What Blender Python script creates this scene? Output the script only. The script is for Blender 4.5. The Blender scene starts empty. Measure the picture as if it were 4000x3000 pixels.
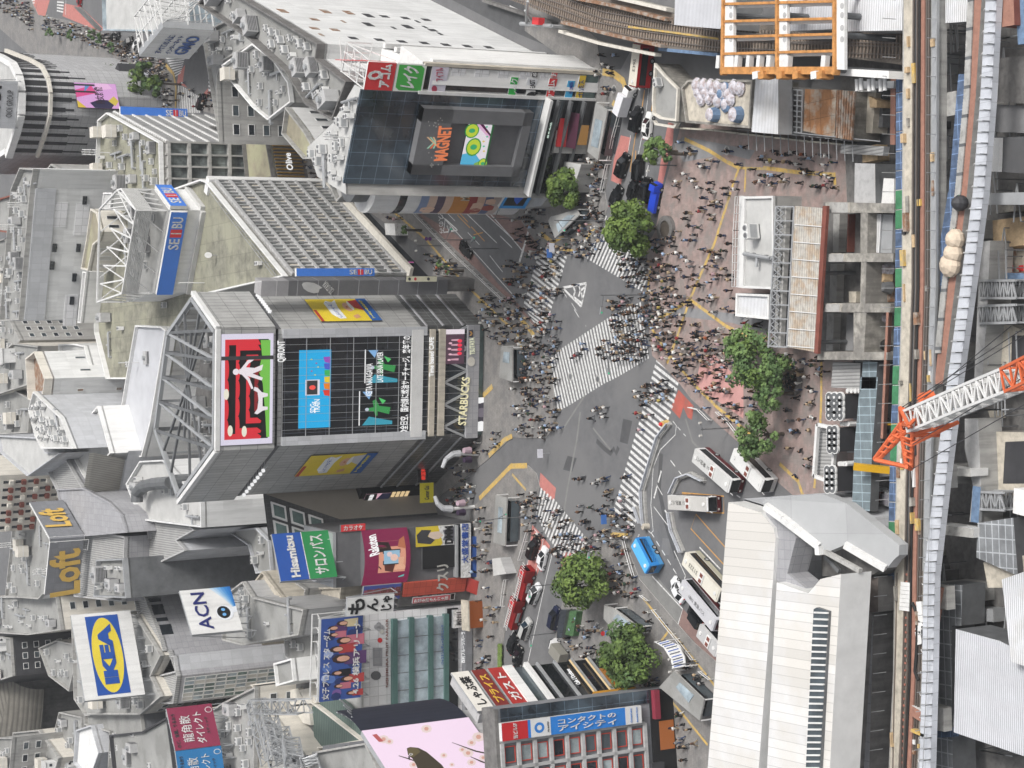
import bpy, bmesh, math, random
from mathutils import Vector, Matrix
R=math.radians
random.seed(7)
scene=bpy.context.scene
col=scene.collection
FP=8000.0; CH=189.0; NVX,NVY=13900.0,-480.0
RHO=math.hypot(NVX,NVY); TH=math.atan(FP/RHO)
DNX,DNY=NVX/RHO,NVY/RHO
RTX,RTY=DNY,-DNX                       # image direction of world +X (pixels, y down)
Fw=Vector((0,math.cos(TH),-math.sin(TH))); Dw=Vector((0,-math.sin(TH),-math.cos(TH))); Xw=Vector((1,0,0))
CAM=Vector((0,0,CH))
def G(px,py,z=0.0):
 vx,vy=px-2000.0,py-1500.0
 a=vx*RTX+vy*RTY; b=vx*DNX+vy*DNY
 r=Xw*a+Dw*b+Fw*FP
 return CAM+r*((z-CH)/r.z)
cam=bpy.data.cameras.new('camera'); cam.lens=36.0*FP/4000.0; cam.sensor_width=36.0; cam.sensor_fit='HORIZONTAL'
cam.clip_start=1; cam.clip_end=6000
camo=bpy.data.objects.new('camera',cam); col.objects.link(camo)
ex=Xw*RTX+Dw*DNX                       # photo +px direction in world
ey=-(Xw*RTY+Dw*DNY)                    # photo up
ez=-Fw
m=Matrix((ex,ey,ez)).transposed().to_4x4(); m.translation=CAM
camo.matrix_world=m
scene.camera=camo
scene.view_settings.view_transform='Standard'; scene.view_settings.look='None'
scene.view_settings.exposure=EXPOSURE=0.46
scene.view_settings.gamma=1.0
SUN_EL,SUN_ROT=R(52),R(127)
w=bpy.data.worlds.new('World'); scene.world=w; w.use_nodes=True
nt=w.node_tree; nt.nodes.clear()
sk=nt.nodes.new('ShaderNodeTexSky'); sk.sky_type='NISHITA'; sk.sun_disc=False; sk.sun_elevation=SUN_EL; sk.sun_rotation=SUN_ROT
sk.air_density=1.0; sk.dust_density=6.0; sk.ozone_density=1.0
hs=nt.nodes.new('ShaderNodeHueSaturation'); hs.inputs['Saturation'].default_value=0.22
bg=nt.nodes.new('ShaderNodeBackground'); bg.inputs['Strength'].default_value=0.12
ow=nt.nodes.new('ShaderNodeOutputWorld')
nt.links.new(sk.outputs[0],hs.inputs['Color']); nt.links.new(hs.outputs[0],bg.inputs['Color']); nt.links.new(bg.outputs[0],ow.inputs['Surface'])
sl=bpy.data.lights.new('sun','SUN'); sl.energy=1.7; sl.angle=R(14); sl.color=(1.0,0.97,0.93)
so=bpy.data.objects.new('sun',sl); col.objects.link(so); so.rotation_euler=(R(90)-SUN_EL,0,math.pi-SUN_ROT)
scene.cycles.max_bounces=5; scene.cycles.diffuse_bounces=2; scene.cycles.glossy_bounces=2; scene.cycles.transmission_bounces=2
MATS={}
def hexc(h):
 h=h.lstrip('#'); v=[int(h[i:i+2],16)/255 for i in (0,2,4)]
 return tuple((c/12.92 if c<=0.04045 else ((c+0.055)/1.055)**2.4) for c in v)
def mat(name,c=(.5,.5,.5),rough=.75,metal=0.0,var=.12,ns=.35,panel=None,line=.55,corr=None,bump=0.0,emit=0.0,spec=.35,stain=0.0,c2=None,ns2=.08,grid=None):
 if name in MATS: return MATS[name]
 if isinstance(c,str): c=hexc(c)
 m=bpy.data.materials.new(name); m.use_nodes=True; t=m.node_tree; n=t.nodes; L=t.links
 b=n['Principled BSDF']; b.inputs['Roughness'].default_value=rough; b.inputs['Metallic'].default_value=metal
 b.inputs['Specular IOR Level'].default_value=spec
 if emit:
  b.inputs['Base Color'].default_value=(*[x*.15 for x in c],1); b.inputs['Emission Color'].default_value=(*c,1); b.inputs['Emission Strength'].default_value=emit
  MATS[name]=m; return m
 tc=n.new('ShaderNodeNewGeometry')
 pos=tc.outputs['Position']
 nz=n.new('ShaderNodeTexNoise'); nz.inputs['Scale'].default_value=ns; nz.inputs['Detail'].default_value=6; nz.inputs['Roughness'].default_value=.65
 L.new(pos,nz.inputs['Vector'])
 rp=n.new('ShaderNodeValToRGB'); rp.color_ramp.elements[0].position=.3; rp.color_ramp.elements[1].position=.7
 rp.color_ramp.elements[0].color=(*[x*(1-var) for x in c],1); rp.color_ramp.elements[1].color=(*[min(1,x*(1+var)) for x in c],1)
 L.new(nz.outputs['Fac'],rp.inputs['Fac']); out=rp.outputs['Color']
 def mixc(fac,a,bb,mode='MIX'):
  x=n.new('ShaderNodeMix'); x.data_type='RGBA'; x.blend_type=mode
  if isinstance(fac,float): x.inputs[0].default_value=fac
  else: L.new(fac,x.inputs[0])
  for s,v in ((6,a),(7,bb)):
   if isinstance(v,tuple): x.inputs[s].default_value=(*v,1)
   else: L.new(v,x.inputs[s])
  return x.outputs[2]
 if c2 is not None:
  if isinstance(c2,str): c2=hexc(c2)
  n2=n.new('ShaderNodeTexNoise'); n2.inputs['Scale'].default_value=ns2; n2.inputs['Detail'].default_value=5; n2.inputs['Roughness'].default_value=.6
  L.new(pos,n2.inputs['Vector'])
  r2=n.new('ShaderNodeValToRGB'); r2.color_ramp.elements[0].position=.46; r2.color_ramp.elements[1].position=.6
  L.new(n2.outputs['Fac'],r2.inputs['Fac']); out=mixc(r2.outputs['Color'],out,c2)
 if stain:
  mp=n.new('ShaderNodeMapping'); mp.inputs['Scale'].default_value=(1.3,1.3,.12); L.new(pos,mp.inputs['Vector'])
  n3=n.new('ShaderNodeTexNoise'); n3.inputs['Scale'].default_value=1.0; n3.inputs['Detail'].default_value=7; L.new(mp.outputs[0],n3.inputs['Vector'])
  r3=n.new('ShaderNodeValToRGB'); r3.color_ramp.elements[0].position=.45; r3.color_ramp.elements[1].position=.75
  r3.color_ramp.elements[1].color=(stain,stain,stain,1); L.new(n3.outputs['Fac'],r3.inputs['Fac'])
  out=mixc(r3.outputs['Color'],out,tuple(x*.35 for x in c))
 uv=None
 if panel or corr or grid:
  uv=n.new('ShaderNodeUVMap').outputs[0]
 if panel:
  br=n.new('ShaderNodeTexBrick'); br.offset=panel[2] if len(panel)>2 else 0.0; br.squash=1.0
  br.inputs['Scale'].default_value=1.0; br.inputs['Brick Width'].default_value=panel[0]; br.inputs['Row Height'].default_value=panel[1]
  br.inputs['Mortar Size'].default_value=panel[3] if len(panel)>3 else .05; br.inputs['Mortar Smooth'].default_value=.3
  br.inputs['Color1'].default_value=(1,1,1,1); br.inputs['Color2'].default_value=(.86,.86,.86,1); br.inputs['Mortar'].default_value=(line,line,line,1)
  L.new(uv,br.inputs['Vector']); out=mixc(1.0,out,br.outputs['Color'],'MULTIPLY')
 hgt=None
 if corr:
  wv=n.new('ShaderNodeTexWave'); wv.bands_direction='X' if corr>0 else 'Y'; wv.inputs['Scale'].default_value=.314/abs(corr); L.new(uv,wv.inputs['Vector'])
  r4=n.new('ShaderNodeValToRGB'); r4.color_ramp.elements[0].color=(.62,.62,.62,1); r4.color_ramp.elements[0].position=.08; r4.color_ramp.elements[1].position=.5
  L.new(wv.outputs['Color'],r4.inputs['Fac']); out=mixc(1.0,out,r4.outputs['Color'],'MULTIPLY'); hgt=wv.outputs['Fac']
 if bump and hgt is None: hgt=nz.outputs['Fac']
 if hgt is not None:
  bp=n.new('ShaderNodeBump'); bp.inputs['Strength'].default_value=bump or .4; bp.inputs['Distance'].default_value=.1; L.new(hgt,bp.inputs['Height']); L.new(bp.outputs[0],b.inputs['Normal'])
 L.new(out,b.inputs['Base Color'])
 MATS[name]=m; return m
def glassm(name,c,rough=.06):
 if name in MATS: return MATS[name]
 m=mat(name,c,rough=rough,var=.5,ns=.25,spec=.8); return m
A=lambda n,*a,**k: mat(n,*a,**k)
A('asphalt',(.130,.131,.135),var=.14,ns=.5,c2=(.152,.152,.154),ns2=.06,rough=.9,bump=.1)
A('asphalt_dark',(.075,.076,.08),var=.2,ns=.4,c2=(.08,.08,.082),rough=.9)
A('asphalt_pale',(.19,.19,.185),var=.15,ns=.4,rough=.9)
A('pave',(.235,.225,.215),var=.15,ns=.9,panel=(.6,.6,.5,.04),line=.8,c2=(.185,.18,.177),ns2=.3)
A('pave_plaza',(.31,.235,.215),var=.2,ns=.9,panel=(.9,.9,.5,.05),line=.86,c2=(.25,.215,.20),ns2=.35)
A('pave_grey',(.22,.22,.225),var=.15,ns=.5)
A('pave_pink',(.50,.27,.25),var=.1,ns=.5)
A('pave_brown',(.235,.155,.14),var=.15,ns=.5,panel=(.8,.8,0,.05),line=.8)
A('kerb',(.36,.35,.33))
A('paint_white',(.64,.64,.635),var=.22,ns=3,c2=(.44,.44,.43),ns2=2.2)
A('paint_yellow',(.52,.35,.10),var=.2,ns=1.5,c2=(.40,.31,.16),ns2=1.2)
A('paint_orange',(.50,.27,.08),var=.2,ns=1.5)
A('paint_red',(.42,.10,.075),var=.25,ns=1.2,c2=(.3,.1,.08),ns2=.6)
A('paint_salmon',(.43,.17,.15),var=.15,ns=1)
A('conc',(.36,.355,.34),var=.14,ns=.3,stain=.55)
A('conc_old',(.30,.285,.255),var=.35,ns=.8,stain=.7,c2=(.20,.19,.175),ns2=.35,bump=.5)
A('conc_dark',(.15,.145,.14),var=.3,ns=.5,stain=.5)
A('conc_beige',(.47,.43,.36),var=.2,ns=.4,stain=.5)
A('white_wall',(.66,.665,.66),var=.06,ns=.15,stain=.3,panel=(3,3.2,0,.04),line=.88)
A('white_plain',(.68,.68,.67),var=.07,ns=.2,stain=.25)
A('white_panel',(.72,.72,.73),var=.05,panel=(1.8,1.8,0,.06),line=.62)
A('cream',(.60,.57,.51),var=.08,stain=.3)
A('grey_wall',(.40,.40,.40),var=.1,stain=.35)
A('grey_tile',(.335,.335,.35),var=.08,panel=(1.3,1.3,0,.05),line=.72)
A('grey_tile2',(.47,.48,.50),var=.07,panel=(1.6,2.4,0,.05),line=.78)
A('slate_wall',(.20,.205,.22),var=.1,panel=(1.5,1.5,0,.05),line=.8)
A('grey_dark',(.11,.11,.115),var=.15)
A('charcoal',(.04,.04,.044),var=.25,rough=.6)
A('black',(.012,.012,.013),var=.3,rough=.5)
A('navy_dark',(.045,.05,.075),var=.12,rough=.5)
A('steel',(.36,.37,.38),metal=.3,rough=.5,var=.15)
A('steel_dark',(.13,.135,.14),metal=.2,rough=.55,var=.3)
A('steel_white',(.62,.62,.61),rough=.5,var=.1)
A('steel_rust',(.22,.12,.07),var=.4,ns=1.2,c2=(.32,.28,.24),ns2=.8)
A('orange_steel',(.50,.235,.075),var=.3,ns=.8,stain=.6)
A('crane_orange',(.62,.135,.05),var=.12,rough=.5)
A('corr_white',(.66,.67,.69),corr=-.35,var=.06,c2=(.6,.6,.6),ns2=.2)
A('corr_silver',(.56,.57,.60),corr=-.35,var=.08,rough=.5)
A('corr_old',(.50,.475,.43),corr=-.4,var=.16,ns=.8,stain=.5,c2=(.45,.36,.27),ns2=.5)
A('corr_grey',(.34,.34,.335),corr=.5,var=.12)
A('corr_beige',(.38,.365,.33),corr=.5,var=.08)
A('seam_white',(.66,.655,.65),panel=(1.25,60,0,.05),line=.66,var=.06,c2=(.62,.60,.565),ns2=.07,rough=.6)
A('seam_grey',(.36,.368,.375),panel=(7,7,0,.06),line=.8,var=.06,rough=.5)
A('roof_grey',(.30,.30,.29),var=.2,ns=.3,c2=(.22,.22,.21),ns2=.15)
A('roof_green',(.225,.22,.175),var=.4,ns=.5,c2=(.30,.295,.225),ns2=.13,panel=(3.5,3.5,0,.1),line=.75)
A('roof_brown',(.26,.235,.175),var=.25,ns=.4,c2=(.34,.33,.22),ns2=.12)
A('roof_pale',(.44,.44,.43),var=.15,ns=.3)
A('brick_red',(.26,.085,.055),panel=(.9,.35,.5,.04),var=.15)
A('red_sign',(.58,.035,.04),var=.06,rough=.4)
A('green_sign',(.055,.36,.06),var=.06,rough=.4)
A('blue_seibu',(.055,.19,.62),var=.06,rough=.4)
A('rust_red',(.17,.055,.04),var=.3)
A('brown_strip',(.30,.155,.115),var=.2,ns=1.2)
A('ballast',(.155,.135,.115),var=.35,ns=6,bump=.5)
A('sleeper',(.26,.21,.17),var=.2,ns=2)
A('sleeper_rust',(.36,.15,.11),var=.2,ns=2)
A('rail',(.22,.19,.17),metal=.5,rough=.4)
A('rubber',(.018,.018,.018),rough=.8)
A('tarp_white',(.50,.49,.53),var=.3,ns=2,c2=(.36,.30,.30),ns2=1.5)
A('tarp_blue',(.13,.20,.31),var=.3,ns=1.5)
A('net_blue',(.08,.12,.20),var=.4,ns=.9,panel=(1.8,1.8,0,.07),line=2.0)
A('net_grey',(.20,.21,.22),var=.25,ns=.6,panel=(1.8,1.2,0,.09),line=2.0)
A('deck_plate',(.16,.20,.22),var=.2,ns=.8,panel=(1.2,2.4,0,.06),line=2.1)
A('fence_beige',(.46,.43,.36),var=.2,ns=.6,panel=(1.6,3,0,.08),line=.4)
A('wood',(.45,.33,.20),var=.25,ns=1.5)
A('green_net',(.05,.19,.09),var=.3,ns=1)
A('leaf1',(.085,.135,.028),var=.45,ns=1.2,rough=.7); A('leaf2',(.125,.185,.04),var=.35,ns=1.2,rough=.7); A('leaf3',(.05,.085,.02),var=.4,ns=1.2,rough=.7)
A('leaf4',(.12,.19,.06),var=.4,ns=1.2); A('leaf5',(.075,.13,.045),var=.4,ns=1.2)
A('bark',(.09,.075,.06),var=.3,ns=2)
A('soil',(.06,.05,.04),var=.3)
glassm('glass_dark',(.018,.022,.028)); glassm('glass_mid',(.06,.075,.085)); glassm('glass_pale',(.26,.30,.31),.2); glassm('glass_green',(.10,.15,.14)); glassm('glass_blue',(.05,.09,.13))
glassm('glass_sky',(.30,.36,.40),.25); glassm('glass_black',(.008,.009,.011))
A('blind',(.45,.44,.41),var=.15)
A('e_white',(1,1,1),emit=.6); A('e_warm',(1,.74,.40),emit=.5); A('e_screen_pink',hexc('#f4dcf0'),emit=.62)
def E_(hexs,k=.55): return mat('glow_'+hexs.strip('#'),hexc(hexs),emit=k)
def C_(hexs,rough=.5,var=.07): return mat('paint_'+hexs.strip('#'),tuple(x*.85 for x in hexc(hexs)),rough=rough,var=var)
def V(p): return p if isinstance(p,Vector) else Vector(p)
class MB:
 def __init__(s): s.v=[]; s.f=[]; s.m=[]; s.mn=[]; s.uvs=[]
 def mi(s,m):
  if m not in s.mn: s.mn.append(m)
  return s.mn.index(m)
 def poly(s,pts,m,uv=None):
  i=len(s.v); pts=[V(p) for p in pts]; s.v+=pts; s.f.append(tuple(range(i,i+len(pts)))); s.m.append(s.mi(m))
  if uv is None:
   n=Vector((0,0,0))
   for k in range(len(pts)):
    a,b=pts[k],pts[(k+1)%len(pts)]; n+=a.cross(b)-Vector((0,0,0))
   n=(pts[1]-pts[0]).cross(pts[2]-pts[0]) if n.length<1e-9 else n
   if n.length<1e-12: n=Vector((0,0,1))
   n.normalize()
   if abs(n.z)>.75: uv=[(p.x,p.y) for p in pts]
   else:
    t=Vector((-n.y,n.x,0)); t.normalize()
    uv=[(p.dot(t),p.z) for p in pts]
  s.uvs.append(uv); return s
 def box(s,o,u,v,w,m,skip=()):
  o,u,v,w=V(o),V(u),V(v),V(w)
  if u.cross(v).dot(w)<0: u,v=v,u
  p=[o,o+u,o+u+v,o+v,o+w,o+u+w,o+u+v+w,o+v+w]
  for k,q in enumerate(((0,3,2,1),(4,5,6,7),(0,1,5,4),(1,2,6,5),(2,3,7,6),(3,0,4,7))):
   if k not in skip: s.poly([p[i] for i in q],m)
  return s
 def abox(s,x0,x1,y0,y1,z0,z1,m): return s.box((x0,y0,z0),(x1-x0,0,0),(0,y1-y0,0),(0,0,z1-z0),m)
 def prism(s,pts,z0,z1,m,mtop=None,bottom=False):
  pts=[Vector((p[0],p[1],0)) for p in pts]
  ar=sum(pts[i].x*pts[(i+1)%len(pts)].y-pts[(i+1)%len(pts)].x*pts[i].y for i in range(len(pts)))
  if ar<0: pts=pts[::-1]
  n=len(pts)
  if m:
   for i in range(n):
    a,b=pts[i],pts[(i+1)%n]
    s.poly([(a.x,a.y,z0),(b.x,b.y,z0),(b.x,b.y,z1),(a.x,a.y,z1)],m)
  if mtop!=False: s.poly([(p.x,p.y,z1) for p in pts],mtop or m)
  if bottom: s.poly([(p.x,p.y,z0) for p in pts[::-1]],m or mtop)
  return s
 def tube(s,a,b,r,m,n=6,r2=None,cap=True):
  a,b=V(a),V(b); d=b-a
  if d.length<1e-6: return s
  d.normalize(); x=d.orthogonal().normalized(); y=d.cross(x); r2=r if r2 is None else r2
  A_=[a+(x*math.cos(2*math.pi*k/n)+y*math.sin(2*math.pi*k/n))*r for k in range(n)]
  B_=[b+(x*math.cos(2*math.pi*k/n)+y*math.sin(2*math.pi*k/n))*r2 for k in range(n)]
  for k in range(n): s.poly([A_[k],A_[(k+1)%n],B_[(k+1)%n],B_[k]],m)
  if cap: s.poly(B_,m); s.poly(A_[::-1],m)
  return s
 def beam(s,a,b,w,m,h=None):
  a,b=V(a),V(b); d=b-a
  if d.length<1e-6: return s
  h=h or w; up=Vector((0,0,1)); x=d.cross(up)
  if x.length<1e-4: x=Vector((1,0,0))
  x.normalize(); y=x.cross(d).normalized()
  return s.box(a-x*w/2-y*h/2,x*w,y*h,d,m)
 def build(s,name,parent=None,smooth=False,off=None):
  me=bpy.data.meshes.new(name); o0=off if off is not None else (parent_loc(parent) if parent else Vector((0,0,0)))
  me.from_pydata([v-o0 for v in s.v],[],s.f)
  for mm in s.mn: me.materials.append(MATS[mm] if isinstance(mm,str) else mm)
  me.polygons.foreach_set('material_index',s.m)
  ul=me.uv_layers.new(name='UVMap'); flat=[c for uv in s.uvs for p in uv for c in p]; ul.data.foreach_set('uv',flat)
  if smooth: me.polygons.foreach_set('use_smooth',[True]*len(s.f))
  me.update()
  o=bpy.data.objects.new(name,me); col.objects.link(o)
  if parent: o.parent=parent
  elif off is not None: o.location=off
  return o
def parent_loc(o):
 l=Vector((0,0,0))
 while o: l+=Vector(o.location); o=o.parent
 return l
def tag(o,label=None,cat=None,group=None,kind=None):
 if label: o['label']=label
 if cat: o['category']=cat
 if group: o['group']=group
 if kind: o['kind']=kind
 return o
def thing(name,label,cat,loc=(0,0,0),group=None,rz=0):
 o=bpy.data.objects.new(name,None); col.objects.link(o); o.location=loc; o.rotation_euler=(0,0,rz); o.empty_display_size=1
 return tag(o,label,cat,group)
def struct(name,mb,label=None,kind='structure'):
 o=mb.build(name); o['kind']=kind
 if label: o['label']=label
 return o
def copytree(o,parent=None):
 c=o.copy(); col.objects.link(c)
 if parent: c.parent=parent
 for ch in list(o.children): copytree(ch,c)
 return c
def single(name,mb,label,cat,group=None,loc=None,smooth=False):
 zs=min(v.z for v in mb.v); cx=sum(v.x for v in mb.v)/len(mb.v); cy=sum(v.y for v in mb.v)/len(mb.v)
 o=mb.build(name,off=Vector((cx,cy,zs)),smooth=smooth)
 return tag(o,label,cat,group)
class Face:
 def __init__(s,P0,P1,z0,z1,out=None):
  s.o=Vector((P0[0],P0[1],z0)); d=Vector((P1[0]-P0[0],P1[1]-P0[1],0)); s.w=d.length; s.u=d.normalized(); s.h=z1-z0
  n=Vector((s.u.y,-s.u.x,0)); ref=out if out is not None else (Vector((0,0,0))-s.o)
  if n.dot(Vector((ref[0],ref[1],0)))<0: n=-n
  s.n=n; s.z=Vector((0,0,1))
 def p(s,a,t,d=0): return s.o+s.u*a+s.z*t+s.n*d
 def q(s,fa,ft,d=0): return s.p(fa*s.w,ft*s.h,d)
 def box(s,mb,a0,a1,t0,t1,d0,d1,m): return mb.box(s.p(a0,t0,d0),s.u*(a1-a0),s.z*(t1-t0),s.n*(d1-d0),m)
 def quad(s,mb,a0,a1,t0,t1,d,m):
  pts=[s.p(a0,t0,d),s.p(a1,t0,d),s.p(a1,t1,d),s.p(a0,t1,d)]
  if s.u.cross(s.z).dot(s.n)<0: pts=pts[::-1]
  return mb.poly(pts,m)
 def poly(s,mb,pts,d,m):
  q=[s.p(a*s.w,t*s.h,d) for a,t in pts]
  nn=(q[1]-q[0]).cross(q[2]-q[0])
  ar=sum(pts[i][0]*pts[(i+1)%len(pts)][1]-pts[(i+1)%len(pts)][0]*pts[i][1] for i in range(len(pts)))
  if (ar>0)!=(s.u.cross(s.z).dot(s.n)>0): q=q[::-1]
  return mb.poly(q,m)
 def hit(s,px,py):
  r=G(px,py,0)-CAM; k=(s.o-CAM).dot(s.n)/r.dot(s.n); P=CAM+r*k-s.o
  return P.dot(s.u),P.z
def rgt(f):  # unit direction reading left-to-right when looked at from outside
 return f.u if f.u.cross(f.z).dot(f.n)>0 else -f.u
_fontcache={}
def textmesh(s,ext=.02,bold=0.0):
 k=(s,ext,bold)
 if k in _fontcache: return _fontcache[k]
 cu=bpy.data.curves.new('t','FONT'); cu.body=s; cu.size=1.0; cu.align_x='CENTER'; cu.align_y='CENTER'; cu.extrude=ext; cu.resolution_u=2
 if bold: cu.offset=bold
 ob=bpy.data.objects.new('t',cu); col.objects.link(ob)
 dg=bpy.context.evaluated_depsgraph_get(); me=bpy.data.meshes.new_from_object(ob.evaluated_get(dg))
 bpy.data.objects.remove(ob)
 xs=[v.co.x for v in me.vertices] or [0,1]; ys=[v.co.y for v in me.vertices] or [0,1]
 _fontcache[k]=(me,min(xs),max(xs),min(ys),max(ys)); return _fontcache[k]
def lettering(parent,face,s,fa,ft,h,m,w=None,d=.12,rot=0,name='lettering',bold=0.012,shear=0):
 me,x0,x1,y0,y1=textmesh(s,.03,bold)
 me=me.copy(); sx=sy=h/max(.01,(y1-y0))
 if w: sx=w/max(.01,(x1-x0))
 cx,cy=(x0+x1)/2,(y0+y1)/2; X=rgt(face); Z=face.z
 c=face.q(fa,ft,d)-parent_loc(parent); cr,sr=math.cos(R(rot)),math.sin(R(rot))
 for v in me.vertices:
  a,b=(v.co.x-cx)*sx,(v.co.y-cy)*sy; a+=b*shear; a,b=a*cr-b*sr,a*sr+b*cr
  v.co=c+X*a+Z*b+face.n*v.co.z
 me.materials.clear(); me.materials.append(MATS[m] if isinstance(m,str) else m); me.update()
 o=bpy.data.objects.new(name,me); col.objects.link(o); o.parent=parent; return o
def groundtext(s,c,ang,h,m,w=None,z=.02,parent=None,name='lettering',label=None):
 me,x0,x1,y0,y1=textmesh(s,.004,.01); me=me.copy(); sy=h/(y1-y0); sx=w/(x1-x0) if w else sy
 cx,cy=(x0+x1)/2,(y0+y1)/2; ca,sa=math.cos(ang),math.sin(ang); off=parent_loc(parent) if parent else Vector((0,0,0))
 for v in me.vertices:
  a,b=(v.co.x-cx)*sx,(v.co.y-cy)*sy
  v.co=Vector((c[0]+a*ca-b*sa,c[1]+a*sa+b*ca,z+v.co.z))-off
 me.materials.clear(); me.materials.append(MATS[m]); o=bpy.data.objects.new(name,me); col.objects.link(o)
 if parent: o.parent=parent
 return o
A('asphalt_mid',(.155,.156,.158),var=.12)
def t(i,j,u,v): return (1000*i+u/2.212, 750*j+v/2.212)
def tl(i,j,s):  # "u,v u,v ..." in zoomed tile coordinates -> photo pixels
 return [t(i,j,*map(float,q.split(','))) for q in s.split()]
def pl(s): return [tuple(map(float,q.split(','))) for q in s.split()]
def GP(pts,z=0): return [G(p[0],p[1],z) for p in pts]
gm=MB(); gm.poly([(-1500,100,0),(1500,100,0),(1500,3500,0),(-1500,3500,0)],'asphalt'); struct('ground',gm,'grey asphalt city ground under roads and buildings')
PAVES=[]
def pave(name,pts,m,z=.12,label=None):
 q=GP(pts,z); PAVES.append(([(p.x,p.y) for p in q],z)); mb=MB(); mb.prism(q,-.05,z,'kerb',m); return struct(name,mb,label)
def sheet(name,pts,m,z=.006,label=None):
 mb=MB(); q=[(p.x,p.y,z) for p in GP(pts,z)]
 ar=sum(q[i][0]*q[(i+1)%len(q)][1]-q[(i+1)%len(q)][0]*q[i][1] for i in range(len(q)))
 mb.poly(q if ar>0 else q[::-1],m); return struct(name,mb,label)
pave('plaza_pavement',pl('2665,470 2592,735 2560,900 2528,960 2532,1130 2548,1200 2535,1300 2548,1390 2590,1430 2655,1500 2700,1560 2745,1600 2785,1640 2920,1760 3040,1885 3160,1990 3420,1990 3330,1400 3300,560 3000,500'),'pave_plaza',label='pinkish brown paved station plaza full of people')
pave('pavement',pl('1250,700 1588,795 2000,1184 2110,1300 2105,1340 2150,1430 2165,1560 2172,1660 2130,1712 2040,1712 2000,1708 1900,1800 1700,1950 1600,1700 1700,1000'),'pave',label='pavement in front of the big screen building')
pave('pavement',pl('1840,1990 1960,1860 2000,1822 2062,1818 2095,1850 2108,1900 2092,1960 2065,2100 2040,2250 1985,2385 1948,2620 1900,2760 1780,2760 1800,2200'),'pave',label='pavement before the red and blue shop signs')
pave('pavement',pl('2262,2210 2300,2112 2335,2085 2380,2062 2440,2092 2462,2170 2497,2262 2640,2430 2700,2500 2815,2600 2830,3100 2400,3100 2300,2700 2180,2580 2165,2500 2190,2380 2210,2290'),'pave',label='pavement with trees and stair entrances beside bus bay')
pave('pavement',pl('2100,955 2200,1000 2285,998 2350,905 2372,810 2362,750 2395,600 2432,438 2462,372 2440,330 2400,290 2345,268 2330,150 2150,0 2050,-20 2050,120 2300,300 2200,700 1480,700 1640,760 2035,862'),'pave',label='pavement around the dark glass building')
pave('pavement',tl(0,0,'1900,1000 1750,960 1800,860 1850,760 2212,760 2500,1000 2900,1400 2900,1560 2500,1560 2300,1200 2100,1050'),'pave',label='crowded pavement behind the far crossing')
pave('pavement',tl(0,0,'-300,-300 260,-20 330,130 560,170 800,250 1150,400 1440,560 1520,700 1525,1000 900,1000 400,600 0,250 -300,100'),'pave',label='crowded pavement along the far boulevard')
sheet('pavement_patch',tl(2,1,'1590,1659 1620,1500 1740,1400 2000,1659')+tl(2,2,'2000,300 1560,0'),'pave_pink',.135,'pink paving patch on the plaza corner')
sheet('pavement_patch',tl(2,1,'1380,1000 1500,1000 1980,1060 2212,1110 2212,1230 1900,1130 1340,1060'),'pave_grey',.132,'grey paved path crossing the plaza')
sheet('pavement_patch',tl(2,0,'1400,1240 1480,1180 2100,1300 2050,1380 1860,1330 1480,1400'),'pave_grey',.132,'grey paved patch near the site fence')
sheet('bus_lane',tl(1,1,'1090,110 1300,110 1670,330 1745,380 1900,560 2100,800 2212,900 2400,1130 2380,1260 2212,1130 2000,960 1700,640 1450,380'),'pave_brown',.012,'reddish brown bus lane along the department store')
sheet('bus_lane',tl(2,1,'-200,80 0,120 210,150 230,420 190,550 100,510 0,395 -250,180'),'pave_brown',.012,'reddish brown lane before the left crosswalk')
sheet('road_marking',tl(2,0,'940,1170 1030,1190 980,1400 940,1600 855,1560 880,1380'),'paint_salmon',.012,'salmon painted lane patch beside black taxi')
sheet('road_marking',tl(2,0,'1350,1060 1400,1050 1390,1230 1300,1600 1255,1590 1300,1300'),'paint_salmon',.012,'salmon painted strip along plaza kerb')
sheet('road_marking',tl(2,2,'1440,50 1570,190 1555,310 1520,290 1480,200 1450,300 1370,210'),'paint_red',.012,'red zigzag painted patch beside crosswalk corner')
sheet('road_marking',tl(2,2,'245,765 380,900 365,1010 320,980 235,880'),'paint_salmon',.012,'red painted patch at the crosswalk head')
sheet('road_marking',tl(2,2,'175,1215 270,1320 330,1400 210,1659 90,1659 150,1500 160,1350'),'paint_salmon',.008,'red painted lane where cars wait')
sheet('road_marking',tl(2,2,'440,1460 500,1450 580,1560 560,1620 420,1620'),'paint_salmon',.012,'red painted patch beside the round tree')
sheet('bus_bay',tl(2,3,'1120,0 1250,0 1475,280 1435,430 1000,-60'),'asphalt_pale',.008,'pale concrete bus bay')
sheet('bus_lane',tl(2,3,'1475,280 1800,650 1790,800 1440,420'),'pave_brown',.008,'brown lane under black car beside bus')
sheet('road',tl(2,0,'-200,-200 440,290 1030,430 940,600 780,600 0,270 -900,-200'),'asphalt_dark',.006,'dark new asphalt road under the railway')
sheet('road',tl(0,0,'1440,500 1800,580 1800,760 1740,860 1720,1000 1560,700'),'asphalt',.01,'asphalt of the far crossing')
for s in ('1540,640 1600,560 1580,700 1620,760 1530,720','1740,830 1800,760 1790,850','330,0 430,0 390,140 300,120','560,30 700,60 900,250 860,270 540,140','290,-120 330,0 300,100 280,0'):
 sheet('bus_lane',tl(0,0,s),'paint_salmon',.014,'reddish painted lane patch of the far boulevard')
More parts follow.
